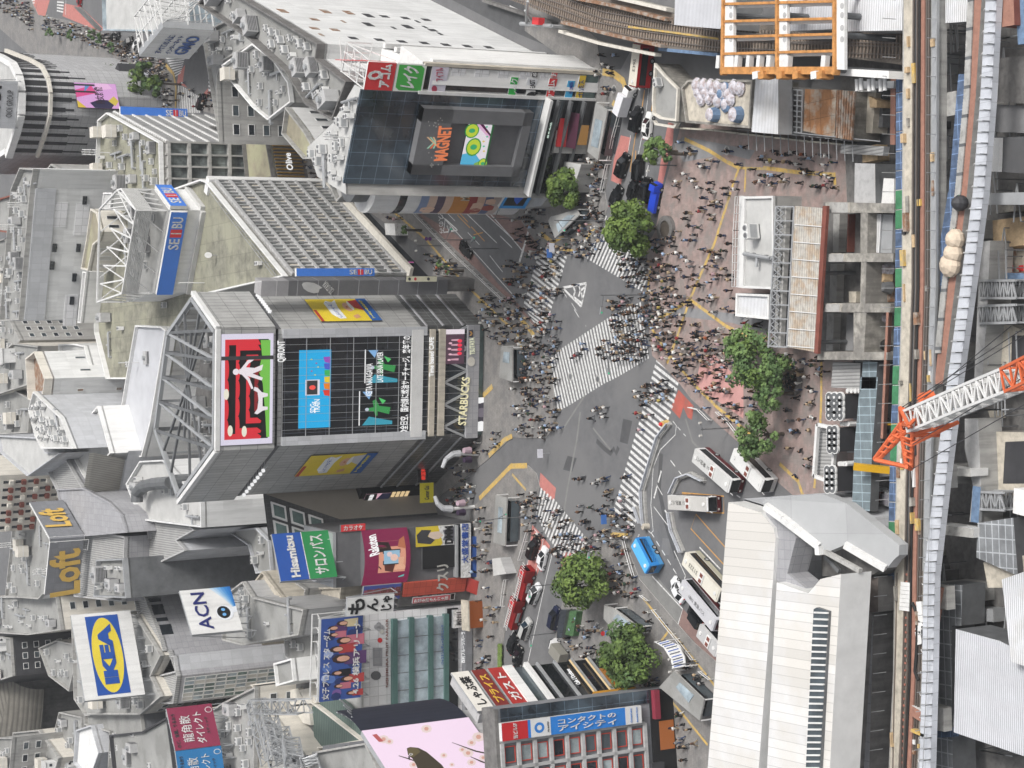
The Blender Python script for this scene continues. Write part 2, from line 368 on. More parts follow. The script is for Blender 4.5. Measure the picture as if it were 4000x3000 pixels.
def offs(pts,wd):
 L_,R_=[],[]
 for i,p in enumerate(pts):
  a=pts[max(0,i-1)]; b=pts[min(len(pts)-1,i+1)]; d=Vector((b[0]-a[0],b[1]-a[1])); d.normalize(); n=Vector((-d.y,d.x))*wd/2
  L_.append((p[0]+n.x,p[1]+n.y)); R_.append((p[0]-n.x,p[1]-n.y))
 return L_,R_
def strip_mb(mb,pts,wd,z,m,dash=None):
 P_=[G(p[0],p[1],z) for p in pts]
 if dash:
  on,of=dash
  for a,b in zip(P_,P_[1:]):
   L_=(b-a).length; d=(b-a)/max(L_,1e-6); s=0
   while s<L_:
    q=[a+d*s,a+d*min(L_,s+on)]; l,r=offs([(x.x,x.y) for x in q],wd); mb.poly([(*r[0],z),(*r[1],z),(*l[1],z),(*l[0],z)],m); s+=on+of
  return
 l,r=offs([(x.x,x.y) for x in P_],wd)
 for i in range(len(l)-1): mb.poly([(*r[i],z),(*r[i+1],z),(*l[i+1],z),(*l[i],z)],m)
def strips(name,lst,m,label):
 for k,(pts,wd,z,dash) in enumerate(lst):
  z+=(k%12)*.003
  mb=MB(); strip_mb(mb,pts,wd,z,m,dash); struct(name,mb,label)
TY=.145
strips('tactile_paving',[(tl(2,1,'1890,0 1750,440 1540,920 1430,1240 1340,1480'),.55,TY,None),(tl(2,1,'1540,930 1850,1160 2000,1230 2212,1270'),.55,TY,None),
(tl(2,1,'1530,935 1350,1050'),.6,TY,None),(tl(2,1,'1450,985 1260,1100'),.6,TY,None),(tl(2,0,'1490,1200 1700,1300 1850,1395 1960,1450'),.6,TY,None),(tl(2,0,'1960,1450 1900,1620'),.5,TY,None),
(tl(2,0,'2020,1450 2010,1659'),.4,TY,None),(tl(2,0,'1960,1450 2212,1460'),.4,TY,None),(tl(3,0,'-40,1450 270,1490 570,1510'),.6,TY,None),(tl(3,0,'570,1490 580,1600'),.6,TY,None),
(tl(2,1,'1180,1140 1330,1370 1500,1580 1560,1640'),.5,TY,None),(tl(2,2,'1560,-10 1760,190 2212,560'),.55,TY,None),(tl(3,1,'460,1460 460,1800')+tl(3,2,'450,380 400,900'),.5,TY,None),(tl(3,2,'100,690 260,840 300,960'),.6,TY,None),
(tl(2,1,'1200,640 1170,860'),.5,TY,None),(tl(2,1,'250,360 360,440'),.8,TY,None),(tl(2,1,'360,430 450,380'),.6,TY,None),(tl(2,1,'410,490 530,510'),.5,TY,None),(tl(2,1,'640,400 710,310'),.6,TY,None),
(tl(2,1,'60,1080 130,1160 190,1240'),.9,TY,None),(tl(2,1,'40,1200 80,1340 100,1400'),.6,TY,None),
(tl(2,2,'-480,290 -460,320 -280,130 -170,20')[1:],1.0,TY,None),
(tl(1,2,'2212,450 2150,480 2010,620'),.9,TY,None),(tl(1,2,'2212,700 1930,990'),.9,TY,None),(tl(2,2,'-10,710 130,705'),1.0,TY,None),(tl(2,2,'0,780 120,915'),.5,TY,None),
(tl(1,1,'1140,130 1460,400 1780,770 2100,1080 2212,1180'),.5,TY,None),(tl(2,3,'1130,190 1350,460 1440,560 1700,880 1760,960'),.45,TY,None),(tl(2,3,'1350,480 1290,560'),.45,TY,None),(tl(2,3,'1350,1050 1480,1200 1690,1460'),.45,TY,None),
(tl(2,0,'780,620 880,640 960,700 975,750'),1.2,TY,None),(tl(2,0,'870,880 920,950'),1.0,TY,None),(tl(0,0,'1430,560 1500,640 1520,760 1515,960'),1.0,TY,None),(tl(2,2,'850,1300 1000,1310'),.8,TY,None)],
'paint_yellow','yellow tactile paving line')
strips('lane_line',[(tl(2,1,'-250,120 0,400 100,520'),.25,.015,None),(tl(2,1,'60,620 140,345'),.6,.018,None),(tl(2,1,'430,840 620,1150'),.15,.015,(2.2,3.2)),(tl(2,1,'515,960 640,1160'),.12,.015,(2.0,4.0)),
(tl(1,1,'1520,110 2212,880')[0:2],.18,.02,None),(tl(1,1,'1740,110 2080,440'),.18,.02,None),(tl(1,1,'1920,130 2212,400'),.2,.02,None),(tl(1,1,'1620,150 1720,250'),.15,.02,None),(tl(1,1,'1830,350 1930,455'),.15,.02,None),(tl(1,1,'2020,550 2130,690'),.15,.02,None),(tl(1,1,'2110,380 2212,480'),.2,.02,None),
(tl(2,2,'190,1250 270,1350 200,1659'),.18,.02,None),(tl(2,2,'370,1380 300,1659')+tl(2,3,'300,0 130,780'),.16,.016,None),(tl(2,3,'210,0 -60,640'),.16,.016,(4,3)),(tl(2,2,'140,1520 120,1640'),.16,.02,None),
(tl(2,2,'1390,320 1420,360 1410,440 1280,570 1220,720 1200,1050 1220,1270 1200,1290 1150,1240'),.15,.02,None),(tl(2,2,'1430,370 1500,450'),.15,.02,(1,1)),(tl(2,2,'1370,660 1470,790'),.2,.02,(1.6,1.2)),
(tl(2,2,'1200,1280 1420,1640'),.2,.02,(1.2,.9)),(tl(2,2,'1400,1440 1500,1659'),.16,.02,None),(tl(2,2,'1225,1060 1390,1280'),.15,.02,None),(tl(2,2,'1620,1410 1800,1600'),.25,.02,None),(tl(2,3,'1210,0 1475,285 1430,430'),.25,.02,None),
(tl(2,2,'1290,750 1220,1010'),.35,.02,(2.2,.8)),(tl(2,2,'1250,870 1300,960'),.15,.02,None),(tl(2,2,'1320,1090 1370,1165'),.3,.02,None),(tl(2,2,'1940,960 2020,1010'),.2,.02,(1,1)),
(tl(2,0,'1210,510 1160,960'),.12,.02,None),(tl(2,0,'1120,1190 1090,1340'),.16,.02,None),(tl(2,0,'1180,1420 1150,1580'),.16,.02,None),(tl(2,0,'1050,1560 1030,1659')+tl(2,1,'1020,30'),.16,.02,None),(tl(2,0,'1025,1170 1005,1300'),.14,.02,None),
(tl(2,0,'-20,50 170,140'),.2,.02,None),(tl(2,0,'230,165 420,250'),.15,.02,None),(tl(0,0,'570,0 565,130'),.3,.02,None)],'paint_white','white painted lane line')
strips('lane_line',[(tl(2,0,'1145,780 1125,920'),.25,.02,None),(tl(2,0,'1070,1150 1040,1340 1020,1480 1060,1490 1070,1300'),.2,.022,None),(tl(2,0,'1215,880 1205,960'),.25,.02,None),
(tl(2,2,'1470,940 1830,970 1830,1115 1680,1110'),.22,.02,None),(tl(2,2,'1850,1420 1590,1125 1545,1250 1830,1560'),.2,.02,None),(tl(1,1,'1850,310 1740,200 1760,185 1830,260'),.2,.02,None),(tl(1,1,'1860,300 1975,425'),.2,.02,None),(tl(1,1,'1880,370 1960,350'),.2,.02,None)],'paint_orange','orange painted road line')
def rail(pts,f):
 L_=[(Vector(b)-Vector(a)).length for a,b in zip(pts,pts[1:])]; s=f*sum(L_)
 for i,l in enumerate(L_):
  if s<=l or i==len(L_)-1: return Vector(pts[i]).lerp(Vector(pts[i+1]),min(1,s/max(l,1e-6)))
  s-=l
def cross(label,r1,r2,n,duty=.5,z=.02):
 mb=MB()
 for k in range(n):
  f0=k/n; f1=(k+duty)/n
  q=[rail(r1,f0),rail(r1,f1),rail(r2,f1),rail(r2,f0)]; q=[G(p.x,p.y,z) for p in q]
  a=(q[1]-q[0]).cross(q[2]-q[0]); mb.poly(q if a.z>0 else q[::-1],'paint_white')
 return struct('crosswalk',mb,label)
cross('white striped crosswalk before the department store road',tl(2,1,'270,395 97,980'),tl(2,1,'475,560 300,1145'),15)
cross('short end stripes of the left crosswalk',tl(2,1,'100,985 180,1115 225,1200'),tl(2,1,'300,1130 288,1190 275,1262'),4)
cross('white striped crosswalk beside the big round tree',tl(2,1,'620,560 1135,865'),tl(2,1,'790,170 1195,735'),20)
cross('wide diagonal crosswalk through the middle of the junction',tl(2,1,'310,1470 430,1350 890,1050 1125,945'),tl(2,1,'400,1895 500,1840 790,1659 910,1600 1195,1430'),34)
cross('long white striped crosswalk beside the bus terminal',tl(2,2,'1250,-219 1190,10 960,800 870,1110'),tl(2,2,'1450,-60 1400,165 1140,935 1050,1275'),27)
cross('white striped crosswalk by the waiting cars',tl(2,2,'250,895 370,1000 650,1340'),tl(2,2,'205,1120 290,1300 400,1450 575,1600'),17)
cross('far white striped crosswalk in front of the white curved store',tl(0,0,'1540,722 1740,845'),tl(0,0,'1525,975 1735,975'),14)
cross('far diagonal crosswalk below the billboard',tl(0,0,'1435,500 1520,675'),tl(0,0,'1600,490 1560,640'),8)
cross('far hatched crosswalk beside parked truck',tl(0,0,'1800,570 1800,800'),tl(0,0,'1865,590 1865,820'),7)
cross('second far hatched crosswalk beside parked truck',tl(0,0,'1875,580 1885,800'),tl(0,0,'1935,600 1925,820'),7)
cross('distant boulevard crosswalk at the top',tl(0,0,'495,-40 490,110'),tl(0,0,'555,-40 545,125'),6)
cross('distant zebra stripes at the photo edge',tl(0,0,'275,-60 275,40'),tl(0,0,'300,-60 300,40'),5)
mb=MB()
def trip(a,b,c,z=.022):
 q=[G(*t(2,1,*p),z) for p in (a,b,c)]; mb_=q if (q[1]-q[0]).cross(q[2]-q[0]).z>0 else q[::-1]; return mb_
for a,b in (((437,828),(642,788)),((642,788),(598,990)),((598,990),(437,828)),((530,815),(545,860)),((545,860),(530,905)),((530,905),(600,960)),((575,812),(592,850)),((592,850),(575,905)),((600,870),(612,930)),((590,855),(632,820))):
 strip_mb(mb,[t(2,1,*a),t(2,1,*b)],.42,.022,'paint_white')
struct('road_marking',mb,'white triangular guidance mark in the crossing centre')
mb=MB()
for a,b in (((1635,232),(1742,330)),((1742,330),(1620,350)),((1620,350),(1635,232)),((1650,290),(1665,335)),((1675,300),(1690,335)),((1700,310),(1715,335))): strip_mb(mb,[t(1,1,*a),t(1,1,*b)],.25,.022,'paint_white')
struct('road_marking',mb,'white triangle mark in the bus lane')
for s,uv,an in (('バスのみ',(1600,250),R(6)),('24',(2400,1200),0)):
 if s=='24': continue
 c=G(*t(1,1,*uv),0); o=groundtext(s,(c.x,c.y),R(185)-R(0),2.2,'paint_white',5.0,.022); o.name='road_marking'; o['kind']='structure'; o['label']='white bus lane lettering on the road'
for (i,j,u,v) in ((2,1,500,1595),(2,1,735,1618),(2,3,735,435),(2,0,880,770),(2,0,1855,1300)):
 c=G(*t(i,j,u,v),.125); mb=MB(); mb.tube((c.x,c.y,0.0),(c.x,c.y,.03 if v in(1595,1618) else .135),.75,'conc',16); mb.tube((c.x,c.y,0.0),(c.x,c.y,.034 if v in(1595,1618) else .139),.5,'steel_dark',16); single('manhole_cover',mb,'round manhole cover set in the paving','manhole cover','manhole covers')
for k,(s_,w_) in enumerate((('730,490 800,560 850,600 880,560 900,600 920,545',.9),('590,240 560,480 480,900 450,1100',.5),('700,380 860,580',.35),('1290,600 1270,900 1330,1200 1420,1500',1.1),('1500,300 1560,500 1700,640',.4),('640,80 420,420',.4))): strips('road_stain',[(tl(2,2,s_),w_,.005,None)],'asphalt_dark' if k in (0,3) else 'asphalt_pale','irregular worn patch on the junction asphalt')
for k,s_ in enumerate(('560,-180 700,-160 690,60 540,40','960,300 1040,320 1000,520 930,500','1300,1330 1380,1340 1360,1480 1290,1470','480,620 560,640 520,760 440,740')): sheet('road_patch',tl(2,2,s_),'asphalt_dark' if k%2 else 'asphalt_mid',.004,'square repaired asphalt patch on the junction')
def H(pb,pt,zb=0.0):
 b=G(pb[0],pb[1],zb); lo,hi=zb,CH-5
 for _ in range(40):
  mm=(lo+hi)/2; d=Vector((b.x,b.y,mm))-CAM; k=FP/d.dot(Fw); px=2000+(d.dot(Xw)*k)*RTX+(d.dot(Dw)*k)*DNX
  if px>pt[0]: lo=mm
  else: hi=mm
 return lo
def FF(i,j,a,b,z1,z0=0.0,raw=False):
 p0,p1=(t(i,j,*a),t(i,j,*b)) if not raw else (a,b)
 A_,B_=G(*p0,z1),G(*p1,z1); return Face((A_.x,A_.y),(B_.x,B_.y),z0,z1)
def fpt(f,i,j,u,v,d=0): a,tt=f.hit(*t(i,j,u,v)); return f.p(a,tt,d)
def ap(mb,f,i,j,s,d,m):
 q=[f.hit(*t(i,j,*map(float,x.split(',')))) for x in s.split()]
 ar=sum(q[k][0]*q[(k+1)%len(q)][1]-q[(k+1)%len(q)][0]*q[k][1] for k in range(len(q)))
 if (ar>0)!=(f.u.cross(f.z).dot(f.n)>0): q=q[::-1]
 mb.poly([f.p(a,b,d) for a,b in q],m)
def ell(cu,cv,ru,rv,n=14,rot=0):
 return ' '.join(f'{cu+ru*math.cos(k*2*math.pi/n):.1f},{cv+rv*math.sin(k*2*math.pi/n):.1f}' for k in range(n))
def let(parent,f,i,j,s,p0,p1,hm,m,d=.15,name='lettering',bold=.012,shear=0,level=False):
 a0,t0=f.hit(*t(i,j,*p0)); a1,t1=f.hit(*t(i,j,*p1)); r=rgt(f).dot(f.u)
 if level: t0=t1=(t0+t1)/2
 an=math.degrees(math.atan2(t1-t0,(a1-a0)*r)); w=math.hypot(a1-a0,t1-t0)
 return lettering(parent,f,s,(a0+a1)/2/f.w,(t0+t1)/2/f.h,hm,m,w,d,an,name,bold,shear)
def pr(f,*corners):  # extent of tile points on a facade -> a0,a1,t0,t1
 q=[f.hit(*t(*c)) for c in corners]; return min(x[0] for x in q),max(x[0] for x in q),min(x[1] for x in q),max(x[1] for x in q)
def slab(mb,f,ex,d0,d1,m): f.box(mb,ex[0],ex[1],ex[2],ex[3],d0,d1,m)
def windows(root,f,nx,ny,a0,a1,t0,t1,wf=.6,hf=.55,glass=('glass_dark','glass_mid'),frame='steel_white',name='window',depth=.12,cap=100,skip=None,seed=1):
 rnd=random.Random(seed); cw,chh=(a1-a0)/nx,(t1-t0)/ny; W_,H_=cw*wf,chh*hf; X=rgt(f); n=f.n; rz=math.atan2(X.y,X.x)
 mes=[]
 for g in glass:
  mb=MB(); fr=min(.14,W_*.08)
  for (x0,x1,z0,z1) in ((-W_/2,W_/2,-H_/2,-H_/2+fr),(-W_/2,W_/2,H_/2-fr,H_/2),(-W_/2,-W_/2+fr,-H_/2+fr,H_/2-fr),(W_/2-fr,W_/2,-H_/2+fr,H_/2-fr)):
   mb.abox(x0,x1,-depth,0.02,z0,z1,frame)
  mb.abox(-W_/2+fr,W_/2-fr,-depth*.35,0.02,-H_/2+fr,H_/2-fr,g)
  o=mb.build(name); mes.append(o.data); bpy.data.objects.remove(o)
 k=0; off=parent_loc(root)
 for iy in range(ny):
  for ix in range(nx):
   if skip and skip(ix,iy): continue
   if k>=cap: return
   o=bpy.data.objects.new(name,rnd.choice(mes)); col.objects.link(o); o.parent=root
   o.location=f.p(a0+cw*(ix+.5),t0+chh*(iy+.5),0)-off; o.rotation_euler=(0,0,rz); k+=1
def bld(name,label,cat,top,h,wall,roof='roof_grey',z0=0.0,par=.9,parm=None,wins=(),tile=None,bands=(),group=None):
 if tile: top=tl(*tile,top)
 elif isinstance(top,str): top=pl(top)
 P_=[G(p[0],p[1],h) for p in top]; cx=sum(p.x for p in P_)/len(P_); cy=sum(p.y for p in P_)/len(P_)
 root=thing(name,label,cat,(cx,cy,z0),group)
 xy=[(p.x,p.y) for p in P_]
 mb=MB(); mb.prism(xy,z0-.3 if z0==0 else z0,h,wall,False); mb.build('wall',root)
 mb=MB(); mb.prism(xy,h-.4,h-.02,roof,roof); mb.build('roof',root)
 if par:
  ar=sum(xy[i][0]*xy[(i+1)%len(xy)][1]-xy[(i+1)%len(xy)][0]*xy[i][1] for i in range(len(xy)))
  q=xy if ar>0 else xy[::-1]; n=len(q); inn=[]
  for i in range(n):
   a,b,c=Vector(q[i-1]),Vector(q[i]),Vector(q[(i+1)%n]); d1=(b-a).normalized(); d2=(c-b).normalized(); n1=Vector((-d1.y,d1.x)); n2=Vector((-d2.y,d2.x)); bis=(n1+n2); bis=bis/max(.35,bis.length)*1.0
   k=.35/max(.35,bis.normalized().dot(n1)); p=b+bis.normalized()*k; inn.append((p.x,p.y))
  mb=MB(); pm=parm or wall
  for i in range(n):
   a,b,c,d=q[i],q[(i+1)%n],inn[(i+1)%n],inn[i]
   mb.poly([(*a,h),(*b,h),(*b,h+par),(*a,h+par)],pm); mb.poly([(*a,h+par),(*b,h+par),(*c,h+par),(*d,h+par)],pm); mb.poly([(*d,h+par),(*c,h+par),(*c,h),(*d,h)],pm)
  mb.build('parapet',root)
 cen=Vector((cx,cy,0)); fs=[]
 for i in range(len(xy)):
  a,b=xy[i],xy[(i+1)%len(xy)]; mid=Vector(((a[0]+b[0])/2,(a[1]+b[1])/2,0)); d=Vector((b[0]-a[0],b[1]-a[1],0)); nn=Vector((d.y,-d.x,0))
  ar=sum(xy[k][0]*xy[(k+1)%len(xy)][1]-xy[(k+1)%len(xy)][0]*xy[k][1] for k in range(len(xy)))
  if ar<0: nn=-nn
  fs.append(Face(a,b,z0,h,out=nn))
 for wdef in wins:
  e,nx,ny=wdef[:3]; kw=wdef[3] if len(wdef)>3 else {}; kw=dict(kw); f=fs[e]
  a0=kw.pop('a0',.04)*f.w; a1=kw.pop('a1',.96)*f.w; t0=kw.pop('t0',.08)*f.h; t1=kw.pop('t1',.95)*f.h
  windows(root,f,nx,ny,a0,a1,t0,t1,**kw)
 for (e,zs,hh,m_) in bands:
  f=fs[e]; mb=MB()
  for z in zs: f.box(mb,0,f.w,z-z0,z-z0+hh,.0,.12,m_)
  mb.build('floor_band',root)
 return root,fs,xy
def inpoly(x,y,pg):
 c=False; n=len(pg); j=n-1
 for i in range(n):
  if ((pg[i][1]>y)!=(pg[j][1]>y)) and x<(pg[j][0]-pg[i][0])*(y-pg[i][1])/(pg[j][1]-pg[i][1]+1e-12)+pg[i][0]: c=not c
  j=i
 return c
def ac_unit():
 r=thing('air_conditioner','x','air conditioner')
 mb=MB(); mb.abox(-.9,.9,-.45,.45,.15,1.5,'steel_white'); mb.abox(-.85,.85,-.4,.4,0,.15,'steel_dark'); mb.abox(-.8,.8,-.47,-.452,.4,1.2,'steel'); mb.build('casing',r)
 for sx in(-.45,.45):
  mb=MB(); mb.tube((sx,0,1.5),(sx,0,1.58),.36,'steel',12); mb.tube((sx,0,1.58),(sx,0,1.6),.28,'grey_dark',12); mb.build('fan',r)
 return r
def vent_box():
 r=thing('ventilation_unit','x','ventilation unit')
 mb=MB(); mb.abox(-1.6,1.6,-1,1,.3,2.2,'grey_wall'); mb.abox(-1.5,1.5,-.9,.9,0,.3,'steel_dark'); mb.build('casing',r)
 mb=MB()
 for k in range(6): mb.abox(-1.4,1.4,-1.06,-1.0,.5+k*.26,.62+k*.26,'grey_dark')
 mb.build('louvre',r)
 mb=MB(); mb.tube((0,0,2.2),(0,0,2.7),.5,'steel',10); mb.build('exhaust_cowl',r); return r
def water_tank():
 r=thing('water_tank','x','water tank')
 mb=MB(); mb.abox(-1.4,1.4,-1.4,1.4,.8,3,'cream'); mb.abox(-1.46,1.46,-1.46,1.46,1.85,1.95,'steel_white'); mb.build('tank',r)
 mb=MB()
 for sx in(-1.2,1.2):
  for sy in(-1.2,1.2): mb.abox(sx-.1,sx+.1,sy-.1,sy+.1,0,.8,'steel_dark')
 mb.build('stand',r); return r
def pipe_run():
 r=thing('roof_duct','x','duct'); mb=MB(); mb.tube((-3,0,.6),(3,0,.6),.28,'steel',8); mb.tube((3,0,.6),(3,0,0),.28,'steel',8); mb.tube((-3,0,.6),(-3,0,0),.28,'steel',8); mb.tube((0,0,.6),(0,1.5,.6),.2,'steel',8); mb.build('pipe',r)
 mb=MB(); mb.abox(-1.5,-1.3,-.3,.3,0,.5,'steel_dark'); mb.abox(1.3,1.5,-.3,.3,0,.5,'steel_dark'); mb.build('support',r); return r
def antenna():
 r=thing('antenna_mast','x','antenna'); mb=MB(); mb.tube((0,0,0),(0,0,6),.09,'steel_white',6); mb.build('mast',r)
 for k,z in enumerate((3.2,4.3,5.3)):
  mb=MB(); mb.tube((-.5,0,z),(.5,0,z),.06,'steel',5); mb.tube((-.5,0,z-.4),(-.5,0,z+.5),.11,'white_plain',6); mb.tube((.5,0,z-.4),(.5,0,z+.5),.11,'white_plain',6); mb.build('antenna_panel',r)
 return r
def roof_hut():
 r=thing('roof_hut','x','roof hut'); mb=MB(); mb.abox(-2,2,-1.6,1.6,0,2.8,'white_plain'); mb.build('wall',r); mb=MB(); mb.abox(-2.15,2.15,-1.75,1.75,2.8,2.95,'roof_pale'); mb.build('roof',r)
 mb=MB(); mb.abox(-.5,.4,-1.66,-1.6,.1,2.1,'grey_wall'); mb.build('door',r); mb=MB(); mb.abox(1,1.6,-1.66,-1.6,1.2,1.9,'glass_dark'); mb.build('window',r); return r
def dish():
 r=thing('satellite_dish','x','satellite dish'); mb=MB(); mb.tube((0,0,0),(0,0,1.4),.08,'steel',6); mb.build('post',r); mb=MB(); mb.tube((0,-.1,1.5),(0,-.35,1.55),.2,'white_plain',14,.6); mb.build('dish',r); return r
PROTO={'ac':ac_unit,'vent':vent_box,'tank':water_tank,'duct':pipe_run,'ant':antenna,'hut':roof_hut,'dish':dish}; PINST={}
KL={'ac':'white twin-fan air conditioner','vent':'grey ventilation unit with louvres','tank':'cream panel water tank','duct':'bent silver duct','ant':'tall white antenna mast','hut':'small white roof hut','dish':'round white satellite dish'}
def put(kind,x,y,z,rz,where,sc=1.0):
 if kind not in PINST: o=PROTO[kind](); PINST[kind]=o; first=True
 else: o=copytree(PINST[kind])
 o.location=(x,y,z); o.rotation_euler=(0,0,rz); sc*=(.8 if kind=='ac' else 1)*(.85+.3*((x*7.3+y*3.1)%1)); o.scale=(sc,sc,sc*(.8+.5*((x*3.7+y)%1)))
 where=' '.join(where.split()[:9]); o['label']=f'{KL[kind]} {where}'; o['group']=f'{KL[kind]}s {where}'; return o
def clutter(xy,z,kinds,where,seed,rz=0.0,inset=1.8,sc=1.0):
 rnd=random.Random(seed); xs=[p[0] for p in xy]; ys=[p[1] for p in xy]; placed=[]
 for kd in kinds:
  for _ in range(60):
   x=rnd.uniform(min(xs),max(xs)); y=rnd.uniform(min(ys),max(ys))
   if all(inpoly(x+dx,y+dy,xy) for dx,dy in((-inset,0),(inset,0),(0,-inset),(0,inset))) and all(math.hypot(x-a,y-b)>r for a,b,r in placed):
    placed.append((x,y,{'ac':2.1,'vent':3.8,'tank':3.6,'duct':4.5,'ant':1.5,'hut':5,'dish':1.8}[kd])); put(kd,x,y,z,rz+rnd.choice((0,math.pi/2,0)),where,sc); break
def rail_mb(mb,pts,h=1.1,m='steel_white',step=2.5,r=.05):
 for a,b in zip(pts,pts[1:]):
  a,b=V(a),V(b);
  for z in (h,h*.55): mb.beam(a+Vector((0,0,z)),b+Vector((0,0,z)),r*1.6,m)
  n=max(1,int((b-a).length/step))
  for k in range(n+1): p=a.lerp(b,k/n); mb.beam(p,p+Vector((0,0,h)),r*1.6,m)
def truss(mb,a,b,w,h,m,n=8,r=.12,side=None):
 a,b=V(a),V(b); d=(b-a).normalized(); s=(side or d.cross(Vector((0,0,1)))).normalized(); up=s.cross(d).normalized()
 cs=[s*w/2+up*h/2,-s*w/2+up*h/2,-s*w/2-up*h/2,s*w/2-up*h/2]
 for c in cs: mb.beam(a+c,b+c,r*1.6,m)
 for k in range(n):
  p=a.lerp(b,k/n); q=a.lerp(b,(k+1)/n)
  for j in range(4):
   c0,c1=cs[j],cs[(j+1)%4]; mb.beam(p+c0,p+c1,r,m); mb.beam(p+(c0 if k%2 else c1),q+(c1 if k%2 else c0),r,m)
def signboard(name,label,f,ex,depth,face_m,back_m='steel_dark',cat='sign',d=.0,legs=None,group=None):
 a0,a1,t0,t1=ex; b=f.p((a0+a1)/2,t0,d); r=thing(name,label,cat,b,group)
 mb=MB(); f.box(mb,a0,a1,t0,t1,d-depth,d-.03,back_m); mb.build('casing',r)
 mb=MB(); f.quad(mb,a0,a1,t0,t1,d,face_m); mb.build('panel',r)
 if legs:
  mb=MB(); n=max(3,int((a1-a0)/3))
  for k in range(n+1):
   a=a0+(a1-a0)*k/n
   mb.beam(f.p(a,t0-legs,d-depth-.2),f.p(a,t1,d-depth-.2),.16,back_m); mb.beam(f.p(a,t0-legs,d-depth-3),f.p(a,t1*.9+t0*.1,d-depth-.2),.13,back_m); mb.beam(f.p(a,t0-legs,d-depth-3),f.p(a,t0-legs,d-depth-.2),.13,back_m)
   if k<n:
    a2=a0+(a1-a0)*(k+1)/n; mb.beam(f.p(a,t0-legs,d-depth-.2),f.p(a2,t1,d-depth-.2),.1,back_m)
  for q in (.2,.55,.9): mb.beam(f.p(a0,t0+(t1-t0)*q,d-depth-.25),f.p(a1,t0+(t1-t0)*q,d-depth-.25),.13,back_m)
  mb.build('support_frame',r)
 return r
QH=54.0
qb='building with giant screen'
FLp,FRp,BRp,BLp=(841,1753),(845,1290),(753,1157),(696,1950)
qr,qf,qxy=None,None,None
top=[FLp,FRp,BRp,(655,1300),(605,1680),BLp]
P_=[G(*p,QH) for p in top]; cx=sum(p.x for p in P_)/6; cy=sum(p.y for p in P_)/6
Q=thing('screen_building','glass fronted building with giant video screens and steel crown facing the crossing','building',(cx,cy,0))
fF=Face((P_[0].x,P_[0].y),(P_[1].x,P_[1].y),0,QH); fL=Face((P_[5].x,P_[5].y),(P_[0].x,P_[0].y),0,QH); fR=Face((P_[1].x,P_[1].y),(P_[2].x,P_[2].y),0,QH)
zc=fF.hit(1068,1520)[1]        # underside of crown band
zg=fF.hit(1640,1520)[1]; zs=fF.hit(1838,1520)[1]; z0s=fF.hit(1900,1520)[1]
xy=[(p.x,p.y) for p in P_]
A('q_wing',(.40,.40,.39),panel=(1.15,3.3,0,.07),line=.45,var=.14,ns=.3,rough=.35,stain=.25)
A('q_wing_low',(.09,.092,.092),panel=(1.15,3.3,0,.08),line=2.2,var=.5,ns=.5,rough=.3)
A('q_glass',(.011,.012,.015),panel=(2.45,4.1,0,.06),line=6.,var=.6,ns=.3,rough=.15,spec=.5)
mb=MB(); mb.prism(xy,zg,zc-.8,'q_wing',False); mb.prism(xy,0,zg,'q_wing_low',False); mb.build('wall',Q)
mb=MB(); mb.prism(xy,QH-8,QH-7.2,'conc_dark','conc_dark'); mb.build('roof_deck',Q)
mb=MB() # crown cladding, open at the back
for f in (fF,fL,fR):
 f.box(mb,-.3,f.w+.3,zc,QH,.25,.7,'q_wing'); f.box(mb,-.3,f.w+.3,QH-.5,QH+.35,.2,.95,'steel_white')
mb.build('crown_cladding',Q)
mb=MB()
zt=QH; zb=QH-10; pts=[Vector((p.x,p.y,0)) for p in P_]; cen=Vector((cx,cy,0))
for k in range(6):
 a,b=pts[k],pts[(k+1)%6]; a=a.lerp(cen,.03); b=b.lerp(cen,.03)
 mb.beam(a+Vector((0,0,zt)),b+Vector((0,0,zt)),.75,'steel'); mb.beam(a+Vector((0,0,zb+2)),b+Vector((0,0,zb+2)),.5,'steel'); mb.beam(a+Vector((0,0,zb)),a+Vector((0,0,zt)),.6,'steel_dark')
L1=[pts[0].lerp(pts[1],s) for s in (0,.25,.5,.75,1)]; L2=[pts[4].lerp(pts[3],s) for s in (0,.3,.55,.8,1)]
UZ=Vector((0,0,1))
for k in range(5):
 mb.beam(L1[k]+UZ*zt,L2[k]+UZ*zt,.55,'steel_dark')
 if k<4: mb.beam(L1[k]+UZ*zt,L2[k+1]+UZ*zt,.5,'steel'); mb.beam(L1[k+1].lerp(L2[k+1],.5)+UZ*zt,L1[k].lerp(L2[k],.5)+UZ*zt,.4,'steel_dark'); mb.beam(L1[k+1]+UZ*zt,L1[k].lerp(L2[k],.5)+UZ*zb,.35,'steel')
 mb.beam(L1[k].lerp(L2[k],.5)+UZ*zt,L1[k].lerp(L2[k],.5)+UZ*zb,.45,'steel'); mb.beam(L2[k]+UZ*zb,L2[k]+UZ*zt,.5,'steel')
for a,b in ((5,4),(5,0),(2,1),(2,3)):
 for s in (.33,.66): p=pts[a].lerp(pts[b],s); mb.beam(p+UZ*zt,L1[2].lerp(L2[2],.5)+UZ*zt,.4,'steel_dark'); mb.beam(p+UZ*zb,p+UZ*zt,.4,'steel')
mb.build('crown_frame',Q)
clutter([(p[0]*.86+cx*.14,p[1]*.86+cy*.14) for p in xy],QH-7.2,['vent']*8+['ac']*22+['duct']*9+['tank','tank','dish','dish','hut'],'under the steel crown frame',3)
